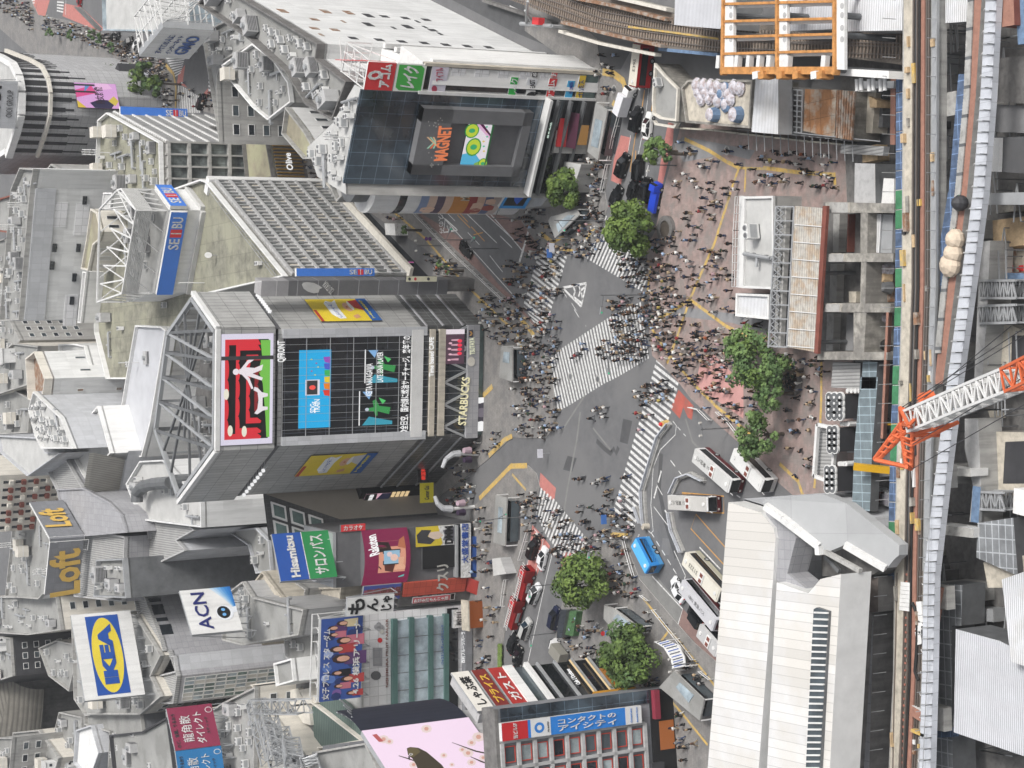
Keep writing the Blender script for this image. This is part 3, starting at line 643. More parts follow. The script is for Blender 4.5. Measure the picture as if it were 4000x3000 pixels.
mb=MB(); fF.box(mb,1.6,fF.w-1.6,zg,zc-1.5,.1,.45,'q_glass'); fF.box(mb,0,1.6,zg-1,zc-1.5,.05,.75,'grey_tile2'); fF.box(mb,fF.w-1.6,fF.w,zg-1,zc-1.5,.05,.75,'grey_tile2'); mb.build('front_glazing',Q)
mb=MB()
for k in range(7): z=zg+(zc-1.5-zg)*k/6; fF.box(mb,0,fF.w,z-.05,z+.05,.46,.58,'steel')
for k in range(1,15): fF.box(mb,fF.w*k/15-.025,fF.w*k/15+.025,zs,zc-1.5,.5,.56,'steel')
mb.build('mullion_grid',Q)
mb=MB()
z1_=fF.hit(1690,1520)[1]; z2_=fF.hit(1715,1520)[1]; z3_=fF.hit(1800,1520)[1]
fF.box(mb,.5,fF.w-.5,zg-.2,zg+2.2,.1,.8,'steel_white'); fF.box(mb,.5,fF.w-.5,z1_,z1_+1.1,.1,.9,'conc_beige'); fF.box(mb,.5,fF.w-.5,z2_-.8,z2_+.5,.1,.85,'conc_beige'); fF.box(mb,-.2,fF.w+.2,zs-1.2,zs+1.3,.1,1.0,'grey_tile'); mb.build('floor_band',Q)
mb=MB(); fF.box(mb,.8,fF.w-.8,z2_+.5,z1_,.1,.3,'glass_black'); fF.box(mb,.8,fF.w-.8,zs+1.3,z2_-.8,.1,.35,'glass_dark'); fF.box(mb,.8,fF.w-.8,z1_+1.1,zg-.2,.1,.3,'glass_dark')
fF.box(mb,.3,fF.w-.3,.2,zs-1.2,.1,.3,'glass_green'); mb.build('lower_glazing',Q)
mb=MB()
for k in range(5): a=fF.w*(k+.5)/5; mb.beam(fF.p(a-2,zs+1.3,.5),fF.p(a,z2_-.8,.5),.4,'steel'); mb.beam(fF.p(a+2,zs+1.3,.5),fF.p(a,z2_-.8,.5),.4,'steel')
mb.build('diagonal_brace',Q)
for f,lb in((fL,'w'),(fR,'e')):
 mb=MB(); f.box(mb,.0,f.w,zc-1.3,zc-.1,-.05,.1,'grey_dark')
 for k in range(8):
  a=f.w*(.2+.07*k) if f is fR else f.w*(.25+.07*k)
  mb.beam(f.p(a,zc-.5,.2),f.p(a,zc+.3,2.2),.12,'steel'); mb.tube(f.p(a,zc+.1,2.2),f.p(a,zc+.5,2.3),.34,'e_white',8)
 mb.beam(f.p(f.w*.18,zc-.6,1.4),f.p(f.w*.78,zc-.6,1.4),.14,'steel'); mb.build('sign_floodlights',Q)
 mb=MB()
 for z in (4.3,8.5,12): f.box(mb,0,f.w,z,z+.35,0,.25,'grey_tile')
 mb.build('floor_band',Q)
fS=FF(1,1,(60,765),(60,885),zc+.0); s0=G(1097,1095,47); s1=G(1130,1152,47)
fS=Face((s0.x,s0.y),(G(1097,1152,47).x-.2,G(1097,1152,47).y+.2),0,47)
def video(label,f,ex,art,depth=.3,d=.9,base='glass_black',cat='video screen',name='video_screen'):
 r=signboard(name,label,f,ex,depth,base,'steel_dark',cat,d); r_=[r]
 return r
ex=(fF.w*.03,fF.w*.97,zc+.5,QH-.6)
r=video('tall curved screen with red curtains and a white dancer at the crown',fF,ex,None,base='glow_141012' if E_('#141012',.3) else '')
mb=MB(); x=1885
a0,a1,t0,t1=ex
for q in ((a0,a1,t1-.9,t1),(a0,a1,t0,t0+.9),(a0,a0+1.0,t0,t1),(a1-1.0,a1,t0,t1)): fF.quad(mb,*q,.94,E_('#e8e2f4'))
sc=fF.w/19.0
def ay(x,y,): return (x/100.0, y/100.0)
def art(f,ex,mb,pts,d,m):
 a0,a1,t0,t1=ex; q=[]
 rr=rgt(f).dot(f.u)>0
 for xx,yy in pts:
  xa=xx if rr else 1-xx; q.append((a0+(a1-a0)*xa,t0+(t1-t0)*yy))
 ar=sum(q[k][0]*q[(k+1)%len(q)][1]-q[(k+1)%len(q)][0]*q[k][1] for k in range(len(q)))
 if (ar>0)!=(f.u.cross(f.z).dot(f.n)>0): q=q[::-1]
 mb.poly([f.p(a,b,d) for a,b in q],m)
def circ(cx,cy,rx,ry,n=14,a0=0,a1=360): return [(cx+rx*math.cos(R(a0+(a1-a0)*k/(n if a1-a0==360 else n-1))),cy+ry*math.sin(R(a0+(a1-a0)*k/(n if a1-a0==360 else n-1)))) for k in range(n)]
ax=lambda pts,d,m: art(fF,ex,mb,pts,d,m)
red=E_('#e0303c'); dred=E_('#8e1f26'); wht=E_('#f6eef4'); grn=E_('#7cc850')
ax([(.06,.06),(.94,.06),(.94,.25),(.8,.22),(.66,.28),(.55,.20),(.4,.17),(.25,.14),(.06,.12)],.95,grn)
for (y,w_,n_) in ((.93,.9,red),(.72,.8,red),(.52,.62,red),(.36,.4,dred)):
 x0=.5-w_/2
 for k in range(5):
  ax([(x0+w_*k/5,y),(x0+w_*(k+1)/5,y)]+[(x0+w_*(k+.5)/5+w_/10*math.cos(R(q)),y-.045-.035*math.sin(R(q))) for q in range(0,181,30)],.96,n_)
 ax([(x0,y),(x0+.05,y),(x0+.05,.3),(x0+.02,.22),(x0,.24)],.97,n_); ax([(x0+w_-.05,y),(x0+w_,y),(x0+w_,.3),(x0+w_-.05,.24)],.97,n_)
ax(circ(.66,.72,.028,.06),.985,wht); ax([(.64,.66),(.68,.66),(.70,.56),(.69,.36),(.72,.2),(.67,.22),(.64,.40),(.6,.2),(.575,.22),(.62,.5)],.985,wht)
ax([(.64,.62),(.58,.5),(.5,.42),(.505,.38),(.6,.46),(.65,.56)],.99,wht); ax([(.69,.62),(.76,.5),(.79,.36),(.77,.36),(.73,.48),(.68,.56)],.99,wht)
ax([(.52,.36),(.49,.38),(.47,.3),(.40,.28),(.32,.3),(.28,.36),(.27,.3),(.30,.2),(.31,.1),(.335,.1),(.34,.2),(.42,.2),(.43,.1),(.455,.1),(.47,.22),(.51,.3)],.985,wht)
for cx_,cy_ in((.13,.82),(.46,.9),(.12,.55)): ax(circ(cx_,cy_,.05,.05),.99,E_('#f4f0dc'))
ax([(.765,.0),(.80,.0),(.80,1),(.765,1)],1.0,'charcoal')
mb.build('picture',r)
def hexpan(label,f,i,j,cs,d,m,name='video_screen',cat='video screen',depth=.1):
 e=pr(f,*[(i,j,*c) for c in cs]); return signboard(name,label,f,e,depth,m,'steel_dark',cat,d),e
r,e=hexpan('bright blue rectangular picture on the middle of the glass front',fF,1,1,((385,1365),(640,1375),(355,2030-0),(615,2030)),.52,E_('#1fb4f0'))
mb=MB(); bx=lambda pts,d,m: art(fF,e,mb,pts,d,m)
bx([(.42,.35),(.62,.35),(.62,.8),(.42,.8)],.56,E_('#ece8f0')); bx([(.43,.42),(.61,.42),(.61,.75),(.43,.75)],.57,'charcoal'); bx(circ(.52,.58,.03,.1),.58,E_('#ff5a50'))
for k,cc in enumerate(('#e43e2a','#f08a20','#f2d030','#40b860','#5060d0','#a050c0')): bx([(.40+.085*k,.02),(.40+.085*(k+1),.02),(.44+.085*(k+.5),.2+.02*abs(2.5-k)),(.44+.085*(k-.3),.2)],.56,E_(cc))
for k in range(5): bx(circ(.68+.05*k,.5+.12*math.sin(k*2),.008,.03,8),.57,E_('#c04070' if k%2 else '#f0e040'))
mb.build('picture',r); let(r,fF,1,2,'SDGs',(480,245),(480,150),1.15,'e_white',.6); let(r,fF,1,2,'TRAIN',(515,245),(515,130),1.15,'e_white',.6)
for (lab,cs,cs2,nm) in (('lit picture of a green clad player on the glass front, right one',(1,1,((930,1360),(1210,1360),(930,1640),(1210,1640))),'LATE SENA',1),('lit picture of a green clad player on the glass front, left one',(1,2,((880,60),(1170,60),(880,345),(1140,345))),'KEITA NAKAGAWA',2)):
 i,j,c=cs; r,e=hexpan(lab,fF,i,j,c,.52,E_('#10141a',.3)); mb=MB(); bx=lambda pts,d,m: art(fF,e,mb,pts,d,m)
 bx([(0,.97),(1,.97),(1,1),(0,1)],.55,'e_white'); bx([(.3,.1),(.5,.06),(.55,.4),(.75,.5),(.7,.6),(.52,.56),(.5,.72),(.42,.72),(.4,.55),(.25,.5),(.28,.44),(.4,.45)],.56,E_('#3a9a50')); bx(circ(.46,.76,.05,.06,8),.57,E_('#c8d0e0')); bx([(.0,.0),(.1,0),(.25,.7),(0,.9)],.56,E_('#3aa0b8')); bx([(.6,.3),(.8,.42),(.7,.2)],.56,E_('#58d070')); bx([(.75,.7),(.98,.9),(.98,.6)],.56,E_('#8ab8e8'))
 mb.build('picture',r)
 if nm==2: let(r,fF,1,2,cs2,(930,100),(1000,-180),1.3,'e_white',.62,level=True)
 else: let(r,fF,1,1,'LATE SENA PLAYER',(1060,1640),(1060,1380),1.2,'e_white',.62)
r=signboard('ticker_display','long line of white lit Japanese news text across the glass front','' and fF or fF,pr(fF,(1,1,1250,1195),(1,1,1300,1195),(1,2,1235,430),(1,2,1290,430)),.06,'glass_black','steel_dark','news ticker',.5)
let(r,fF,1,2,'◎全日空、国内線に燃油サーチャージ。来年度の導',(1262,425),(1290,-460),1.75,'e_white',.66)
for s,i,j,p0,p1,h_,m_,lb in (('QFRONT',1,1,(200,1465),(200,1280),1.7,'e_white','white lettering with red edges under the crown screen'),('Time based CAFE',1,1,(1492,1590),(1492,1250),1.0,'e_white','white cafe lettering on the floor band'),('STARBUCKS',1,2,(1755,350),(1790,-65),1.75,E_('#fff6c8',.5),'cream lit coffee shop lettering on the lower glass'),('TSUTAYA',1,1,(1845,1400),(1840,1255),1.1,E_('#eef0d0'),'pale lit shop name lettering on grey band')):
 a,b=fF.hit(*t(i,j,*p0)); rr=thing('wall_lettering',lb,'sign',fF.p(a,b,.9)); let(rr,fF,i,j,s,p0,p1,h_,m_,1.15,bold=.02)
mb=MB(); ap(mb,fF,1,1,ell(1835,1460,33,42),1.12,'cream'); mb.build('emblem',rr)
r,e=hexpan('lower left street level screen with bright white shapes',fF,1,2,((1840,405),(1850,115),(2030,115),(2000,400)),.7,E_('#5a5560',.3)); mb=MB(); bx=lambda pts,d,m: art(fF,e,mb,pts,d,m)
bx([(0,0),(0,1),(.25,.9),(.3,.5),(.22,.2),(.35,0)],.75,'e_white'); bx([(.85,1),(1,1),(1,.2),(.9,.1),(.82,.6)],.75,'e_white'); bx(circ(.55,.5,.14,.3),.74,E_('#98909c',.3)); mb.build('picture',r)
r,e=hexpan('small pink and red event screen above the shop band',fF,1,1,((1625,1185),(1785,1185),(1640,1480),(1780,1480)),.75,E_('#6a4a5c',.35)); mb=MB(); bx=lambda pts,d,m: art(fF,e,mb,pts,d,m)
bx([(.86,0),(1,0),(1,1),(.86,1)],.78,E_('#f4e8f0'))
for k in range(4): bx(circ(.12+.16*k,.8-.05*(k%2),.03,.1,8),.79,E_('#f0c0d0')); bx(circ(.3+.12*k,.25,.05,.13,10),.79,E_('#ff4058'))
for k in range(5): bx([(.1+.14*k,.3),(.16+.14*k,.3),(.15+.14*k,.7),(.11+.14*k,.7)],.785,E_('#d8a8b8'))
mb.build('picture',r)
mb=MB(); ap(mb,fF,1,1,'1815,1190 1850,1185 1850,1250 1815,1250',1.1,'navy_dark'); ap(mb,fF,1,1,'1818,1200 1835,1200 1848,1218 1835,1238 1818,1238 1832,1218',1.14,'paint_orange'); single('arrow_sign',mb,'small orange arrow sign on the grey band corner','sign')
for f,i,j,cs,lab in ((fR,1,1,'400,940 905,935 1120,1120 575,1130','yellow sweets poster on the right wing'),(fL,1,2,'465,610 1045,585 905,755 340,785','yellow sweets poster on the left wing')):
 q=[f.hit(*t(i,j,*map(float,x.split(',')))) for x in cs.split()]; a0=min(x[0] for x in q); a1=max(x[0] for x in q); tt0=(q[1][1]+q[2][1])/2; tt1=(q[0][1]+q[3][1])/2
 e=(a0,a1,tt0,tt1); r=signboard('wall_poster',lab,f,e,.12,C_('#e9cf3a'),'steel_dark','poster',.3); mb=MB(); bx=lambda pts,d,m: art(f,e,mb,pts,d,m)
 bx([(0,0),(1,0),(1,.17),(0,.17)],.33,C_('#2f62a8')); bx([(0,.94),(.5,.94),(.5,.99),(0,.99)],.33,C_('#b83a30'))
 bx([(.1,.66),(.3,.74),(.8,.74),(.92,.68),(.85,.6),(.95,.52),(.6,.56),(.12,.55)],.33,C_('#eef2f6')); bx([(.14,.64),(.85,.70),(.8,.63),(.18,.6)],.34,C_('#5a7ec0'))
 bx(circ(.62,.40,.2,.07),.34,C_('#e0b090')); bx(circ(.68,.335,.2,.035),.345,C_('#f2f0ea')); bx([(.45,.17),(.95,.17),(.88,.33),(.6,.3)],.35,C_('#c83a34') if f is fR else C_('#cfd0d4')); bx(circ(.62,.41,.03,.016),.36,C_('#c05048')); bx([(.1,.4),(.22,.42),(.3,.32),(.16,.3)],.34,C_('#d8a07c'))
 mb.build('picture',r); a_=(a0+a1)/2/f.w
 lettering(r,f,'東京ばな奈',a_,(tt0+(tt1-tt0)*.655)/f.h,(tt1-tt0)*.09,C_('#f8f8f8'),(a1-a0)*.7,.38); lettering(r,f,'トーキョーのおみやげ',a_,(tt0+(tt1-tt0)*.11)/f.h,(tt1-tt0)*.05,C_('#f0e060'),(a1-a0)*.8,.38)
SH=43.0
sA=G(*t(1,1,235,885),SH-2); sB=G(*t(1,1,0,770),SH+2)
fS=Face((P_[2].x,P_[2].y),(P_[2].x+8.6*1.0,P_[2].y+9.5),0,SH)
b1=G(*t(1,1,1540,762),H((1735,1100),t(1,1,1540,762)));
r=thing('grey_slab_building','narrow dark grey panelled slab with pale heart shaped emblem beside the screens','building',(P_[2].x+4,P_[2].y+6,0))
mb=MB(); A('slab_grey',(.13,.13,.135),panel=(20,4.1,0,.08),line=2.2,var=.1); A('slab_pale',(.30,.295,.30),panel=(20,4.1,0,.08),line=1.6)
pA=Vector((P_[2].x,P_[2].y,0));
gA=G(*t(1,1,1650,885),6); gB=G(*t(1,1,1540,760),9); fS=Face((gA.x,gA.y),(gB.x,gB.y),0,SH)
zz=fS.hit(*t(1,1,280,840))[1]
fS.box(mb,0,fS.w,6,zz,-3,0,'slab_grey'); fS.box(mb,0,fS.w,zz,SH+1,-3,0,'slab_pale'); fS.box(mb,0.5,fS.w,0,6,-3,-.3,'conc_dark'); mb.build('wall',r)
mb=MB(); ap(mb,fS,1,1,'395,800 405,783 440,777 500,785 545,808 572,828 548,838 540,868 500,875 450,862 410,835',.06,'roof_pale'); mb.build('emblem',r); let(r,fS,1,1,'TSUTAYA',(662,868),(585,785),1.2,'roof_pale',.1)
r=signboard('shop_panel_sign','cream lit shop sign board with three round marks beside the blue banner',fS,pr(fS,(1,1,1280,720),(1,1,1540,765)),.5,C_('#e8e4c8'),'charcoal','sign',1.0); mb=MB()
for u in (1305,1355,1468): ap(mb,fS,1,1,ell(u,742,12,14,10),1.05,'charcoal' if u!=1355 else 'red_sign')
mb.build('emblem',r)
MH=43.9
mA,mB_=G(1420,348,MH),G(1350,712,MH)
fM=Face((mB_.x,mB_.y),(mA.x,mA.y),0,MH)
top=pl('1420,348 1350,712 1352,760 1240,690 1200,575 1300,480 1385,330')
P_=[G(*p,MH) for p in top]; xyM=[(p.x,p.y) for p in P_]
g2=G(2345,282,0); sg=Face((mA.x,mA.y),(g2.x,g2.y),0,MH)      # narrow sign facade
MAG=thing('dark_glass_store','dark glass store with a framed screen and lit lettering above the crossing','building',((mA.x+mB_.x)/2,mA.y+8,0))
A('m_glass',(.018,.024,.032),panel=(2.3,2.6,0,.05),line=3.0,var=.7,ns=.12,rough=.08,spec=.9,c2=(.06,.085,.11),ns2=.10)
mb=MB(); mb.prism(xyM+[],0,MH,'conc',False); mb.build('wall',MAG)
mb=MB(); mb.prism(xyM,MH-.4,MH-.02,'roof_pale','roof_pale'); mb.build('roof',MAG)
mb=MB(); fM.box(mb,0,fM.w,0,MH+.6,.02,.5,'m_glass'); mb.build('glass_curtain_wall',MAG)
e=pr(fM,(1,0,1400,885),(1,0,1290,1470),(2,0,95,930),(2,0,60,1500)); e=(fM.w*.03,fM.w*.985,fM.hit(*t(2,0,80,1200))[1],fM.hit(*t(1,0,1345,1200))[1])
mb=MB(); z0f,z1f=e[2],e[3]
a0,a1=fM.hit(*t(1,0,1500,1470))[0],fM.hit(*t(1,0,1500,900))[0]; a0,a1=min(a0,a1),max(a0,a1)
A('frame_grey',(.15,.152,.158),var=.12,rough=.5)
for q in ((a0,a1,z1f-5.6,z1f),(a0,a1,z0f,z0f+1.6),(a0,a0+1.8,z0f,z1f),(a1-2.4,a1,z0f,z1f)): fM.box(mb,*q,.5,2.1,'frame_grey')
fM.box(mb,a0+1.8,a1-2.4,z0f+1.6,z1f-5.6,.5,1.2,'grey_dark'); mb.build('screen_frame',MAG)
se=pr(fM,(1,0,1810,965),(1,0,2030,975),(1,0,1735,1435),(1,0,1945,1438)); se=(a0+2.4,a0+2.4+(a1-a0)*.60,se[2]+0.5,se[3]-.5)
q0,q1=fM.hit(*t(1,0,1920,1437))[0],fM.hit(*t(1,0,1920,970))[0]; se=(min(q0,q1),max(q0,q1),fM.hit(*t(1,0,1990,1200))[1],fM.hit(*t(1,0,1770,1200))[1])
r=signboard('video_screen','lit screen with green and yellow bubble shapes in the grey frame',fM,se,.3,E_('#f0e8f0'),'charcoal','video screen',1.5); mb=MB(); bx=lambda pts,d,m: art(fM,se,mb,pts,d,m)
bx([(0,0),(0,1),(.28,1),(.33,.55),(.2,.3),(.1,0)],1.52,E_('#58b8e0')); bx([(0,.0),(0,.5),(.12,.45),(.18,.2),(.12,0)],1.53,E_('#88b858'))
for cx_,cy_,rx,ry in ((.42,.62,.17,.3),(.72,.82,.14,.28),(.12,.12,.10,.18)): bx(circ(cx_,cy_,rx,ry),1.54,E_('#3c9a48')); bx(circ(cx_,cy_,rx*.84,ry*.84),1.55,E_('#c4d83c')); bx(circ(cx_,cy_,rx*.3,ry*.45),1.56,E_('#3fae70'))
bx([(.55,.0),(.62,0),(.85,.55),(1,.75),(1,.9),(.8,.62)],1.57,E_('#e8b8dc')); bx([(.6,.0),(.64,0),(.88,.5),(1,.66),(1,.72),(.84,.56)],1.58,E_('#58184a'))
for k in range(7): bx(circ(.35+.09*k,.18+.05*(k%3),.018,.05,6),1.575,E_('#60c8a0' if k%2 else '#e8d060'))
bx([(0,0),(1,0),(1,.08),(0,.05)],1.59,E_('#2c6a38')); bx([(.8,.0),(1,.2),(1,.42),(.88,.2)],1.585,E_('#58b048')); mb.build('picture',r)
r=thing('wall_lettering','orange and cream lit lettering on the grey screen frame','sign',fM.p(a0+10,z1f-4,2.2)); let(r,fM,1,0,'MAGNET',(1545,1345),(1590,1045),2.5,E_('#f08858',.5),2.2,bold=.03)
mb=MB()
for k in range(3):
 ap(mb,fM,1,0,f'{1425+k*26},1240 {1440+k*26},1240 {1508},{1175+k*12} {1508},{1160+k*12}',2.22,E_('#e87850' if k%2 else '#9cc8b0')); ap(mb,fM,1,0,f'{1425+k*26},1140 {1440+k*26},1140 {1508},{1205-k*12} {1508},{1220-k*12}',2.24,E_('#9cc8b0' if k%2 else '#d8b088'))
mb.build('emblem',r); mb=MB(); rr_=random.Random(3)
for k in range(26):
 u=rr_.uniform(1440,1560); v=rr_.choice((rr_.uniform(970,1060),rr_.uniform(1270,1400))); ap(mb,fM,1,0,ell(u,v,5,7,6),2.2,'blind')
mb.build('star_ornament',r)
mb=MB()
for k,z in enumerate((2.5,5.2,7.6)): fM.box(mb,-1,fM.w,z,z+.35,.5,1.8,'steel_dark')
fM.box(mb,-1,fM.w+.3,9.6,10.1,.5,2.4,'steel_white'); fM.box(mb,-1,fM.w,0.1,9.6,.5,.8,'glass_black'); mb.build('lower_storeys',MAG)
r=thing('wall_lettering','green white lit coffee shop lettering on dark lower glass','sign',fM.p(fM.w*.5,6,.9)); let(r,fM,2,0,'星乃珈琲',(315,1180),(325,1040),1.2,E_('#d8f0e0',.6),.95,level=True)
se=pr(fM,(2,0,480,965),(2,0,555,965),(2,0,475,1250)); f2=Face((G(*t(2,0,655,1285)).x,G(*t(2,0,655,1285)).y),(G(*t(2,0,700,960)).x,G(*t(2,0,700,960)).y),0,12)
r=thing('cake_shop_front','cake shop front with red sign and purple awning below the glass store','shop front',f2.p(3,0,0)); e2=pr(f2,(2,0,480,965),(2,0,555,965),(2,0,475,1250),(2,0,540,1250)); z=f2.hit(*t(2,0,520,1100))[1]
mb=MB(); f2.box(mb,-1,f2.w+1,0,6.6,-6,-.3,'conc'); mb.build('wall',r); mb=MB(); f2.box(mb,.2,f2.w-.3,4.6,6.4,-.3,.1,'red_sign'); mb.build('sign_panel',r)
mb=MB(); P0,P1=f2.p(.2,4.6,.1),f2.p(f2.w-.3,4.6,.1); Q0,Q1=f2.p(.2,3.5,1.5),f2.p(f2.w-.3,3.5,1.5); qq=[Q0,Q1,P1,P0]; mb.poly(qq,C_('#6e3a52')); mb.poly(qq[::-1],C_('#6e3a52')); mb.build('awning',r)
mb=MB(); f2.box(mb,.6,f2.w-.8,.3,3.3,-.3,-.1,'e_warm' if False else E_('#b88a50',.35)); mb.build('shop_window',r); let(r,f2,2,0,'GINZA CozyCorner',(505,1235),(540,985),.95,'paint_white',.15,level=True)
r=thing('sign_facade_building','narrow white framed building carrying stacked loan company signs','building',sg.p(sg.w/2,0,0)); zt=sg.hit(*t(1,0,1450,560))[1]
mb=MB(); sg.box(mb,0.1,sg.w,0,zt,-9,-.02,'white_plain'); mb.build('wall',r)
mb=MB(); sg.box(mb,.5,sg.w-.3,.1,zt-.3,-.02,.1,'glass_black'); mb.build('glazing',r); mb=MB(); sg.box(mb,-.2,.35,0,zt+.4,-.5,.7,'steel_white'); mb.build('edge_frame',r)
mb=MB(); sg.box(mb,sg.w-.4,sg.w+.1,0,zt,-.4,.5,'conc_beige'); mb.build('edge_column',r)
mb=MB(); zz=[sg.hit(*t(*c))[1] for c in ((1,0,1665,700),(1,0,1790,700),(1,0,1870,700),(1,0,1995,700),(1,0,2075,700),(1,0,2170,700),(2,0,50,700),(2,0,140,700),(2,0,230,700),(2,0,295,700))]
for k in range(0,9,2):
 for q in range(2):
  zhi,zlo=zz[k],zz[k+1]; zm=(zhi+zlo)/2; sg.box(mb,sg.w*.3,sg.w-.6,(zlo,zm)[q]+.06,(zm,zhi)[q]-.06,.1,.3,'white_panel')
mb.build('cladding_panel',r)
def sgn(lab,cs,m,name='shop_sign',d=.45):
 e=pr(sg,*cs); e=(max(.2,e[0]),min(sg.w,e[1]),e[2]+ (e[3]-e[2])*.08,e[3]-(e[3]-e[2])*.08); return signboard(name,lab,sg,e,.25,m,'steel_white','sign',d),e
r,e=sgn('pale sign with red script and striped emblem above white panels',[(1,0,1480,700),(1,0,1650,700),(1,0,1560,570),(1,0,1560,810)],C_('#d4d0dc')); let(r,sg,1,0,'アイフル',(1575,690),(1575,580),1.4,C_('#b02a4a'),.5); mb=MB(); ap(mb,sg,1,0,ell(1530,760,24,30),.48,C_('#a84058')); mb.build('emblem',r)
for lab,cs,m,tx,p0,p1,h_,mc in (('green loan sign with white text half way up the sign facade',[(2,0,-30,700),(2,0,45,700),(2,0,0,660),(2,0,0,835)],C_('#2fae4c'),'レイク',(10,820),(10,670),1.3,'paint_white'),('pale sign with dark latin lettering on the sign facade',[(2,0,110,700),(2,0,215,700),(2,0,150,670),(2,0,150,760)],C_('#d8dadd'),'EAST',(165,755),(165,680),1.0,'charcoal'),
 ('black ring emblem sign under the latin lettering sign',[(2,0,110,780),(2,0,200,780),(2,0,150,775),(2,0,150,845)],C_('#e8e8e8'),'◉',(155,835),(155,785),1.8,'black'),('small black 4F floor sign near the top of the column',[(2,0,160,630),(2,0,215,640),(2,0,190,615),(2,0,190,658)],'black','4F',(190,655),(190,620),.8,'paint_white'),
 ('red loan sign with white katakana low on the sign facade',[(2,0,295,740),(2,0,375,740),(2,0,330,670),(2,0,330,858)],'red_sign','アコム',(330,845),(330,690),1.4,'paint_white'),('small red 3F sign beside the red loan sign',[(2,0,325,640),(2,0,385,640),(2,0,350,620),(2,0,350,662)],'red_sign','3F',(350,655),(350,625),.9,'paint_white'),
 ('blue and yellow illustrated loan sign low on facade',[(2,0,465,700),(2,0,540,700),(2,0,500,690),(2,0,500,860)],C_('#4fb0e0'),'PROMISE',(500,800),(500,700),.7,C_('#3050a0')),('yellow loan sign just above the entrance',[(2,0,560,700),(2,0,620,700),(2,0,590,645),(2,0,590,868)],C_('#e0bf3e'),'プロミス',(585,830),(585,690),1.1,C_('#283c78'))):
 r,e=sgn(lab,cs,m); let(r,sg,2,0,tx,p0,p1,h_,mc,.5)
mb=MB(); sg.box(mb,.4,sg.w-.4,.3,3.6,.1,.3,'glass_green'); o=mb.build('entrance_glazing',MAG)
sA=FF(1,0,(932,770),(965,490),40); zlo,zhi=31.5,0
a0_=fM.w;
zb_=sg.hit(*t(1,0,1440,700))[1]; zt_=sg.hit(*t(1,0,950,600))[1]; zm_=sg.hit(*t(1,0,1190,650))[1]
r=signboard('rooftop_sign','red loan sign with white katakana above the green one on the roof corner',sg,(.1,sg.w-.2,zm_+.1,zt_),.4,'red_sign','steel_white','sign',.5); let(r,sg,1,0,'アコム',(1090,745),(1120,545),2.0,'paint_white',.6,bold=.04); let(r,sg,1,0,'O',(1015,680),(1015,600),2.6,'paint_white',.6,bold=.05,name='emblem')
mb=MB(); P=sg.p(sg.w-.2,zm_,.1); mb.box(P,Vector((2,12,0)),-sg.n*.3,UZ*(zt_-zm_),'red_sign'); truss(mb,sg.p(1,zm_+1,-3),sg.p(1,zt_-1,-3),3,3,'steel_white',4); mb.build('side_panel',r)
mb=MB()
for k in range(4):
 p=sg.p(sg.w*k/3,zt_-.3,-.2); mb.beam(p,p-sg.n*9,.16,'steel_white'); p2=sg.p(sg.w*k/3,zm_,-.2); mb.beam(p2-sg.n*9+UZ*5,p2,.16,'steel_white'); mb.beam(p-sg.n*9,p2-sg.n*9,.16,'steel_white'); mb.beam(p,p2-sg.n*9,.14,'steel_white')
for k in range(4): mb.beam(sg.p(0,zt_-.3,-3*k),sg.p(sg.w,zt_-.3,-3*k),.16,'steel_white'); mb.beam(sg.p(0,zt_-.3,-3*k),sg.p(sg.w,zt_-.3,-3*k-3),.12,'steel_white')
mb.build('support_frame',r)
r=signboard('rooftop_sign','green loan sign with white katakana below the red one on the roof corner',sg,(.1,sg.w-.2,zb_,zm_-.1),.4,C_('#e8ece4'),'steel_white','sign',.5); mb=MB(); ee=(.1,sg.w-.2,zb_,zm_-.1)
art(sg,ee,mb,[(.04,.06),(.86,.06),(.96,.18),(.96,.94),(.14,.94),(.04,.82)],.54,'green_sign'); mb.build('emblem_ground',r); let(r,sg,1,0,'レイク',(1290,745),(1340,565),2.9,'paint_white',.6,bold=.04)
gA,gB=G(2345,282,0),G(2120,214,0); fv=Face((gA.x,gA.y),(gB.x,gB.y),0,33,out=Vector((1,-.2,0)))
r=thing('louvred_side_wing','white wing with slanted black gaps between louvres','building',fv.p(fv.w/2,0,0)); mb=MB(); fv.box(mb,0,fv.w,0,32,-3.5,-.5,'white_plain'); mb.build('wall',r)
mb=MB(); fv.box(mb,.3,fv.w,1,31,-.5,-.3,'glass_black'); mb.build('glazing',r)
mb=MB()
for k in range(5): fv.box(mb,.6+k*(fv.w-1)/4.2,.6+k*(fv.w-1)/4.2+1.0,0,32,-.3,.5,'white_plain')
for z in range(4,32,4): fv.box(mb,0,fv.w,z,z+.5,-.3,.1,'steel_white')
mb.build('louvre',r)
WH=42.5
r,fs,xy=bld('white_slab_building','long white building with scattered small openings and a crowded plant roof','building','860,-75 1273,172 1265,230 1385,320 1330,470 1225,410 1145,285 1000,154 800,20',WH,'white_wall','roof_grey',parm='conc_dark',par=1.6)
f=fs[0]; rnd=random.Random(5); X=rgt(f);
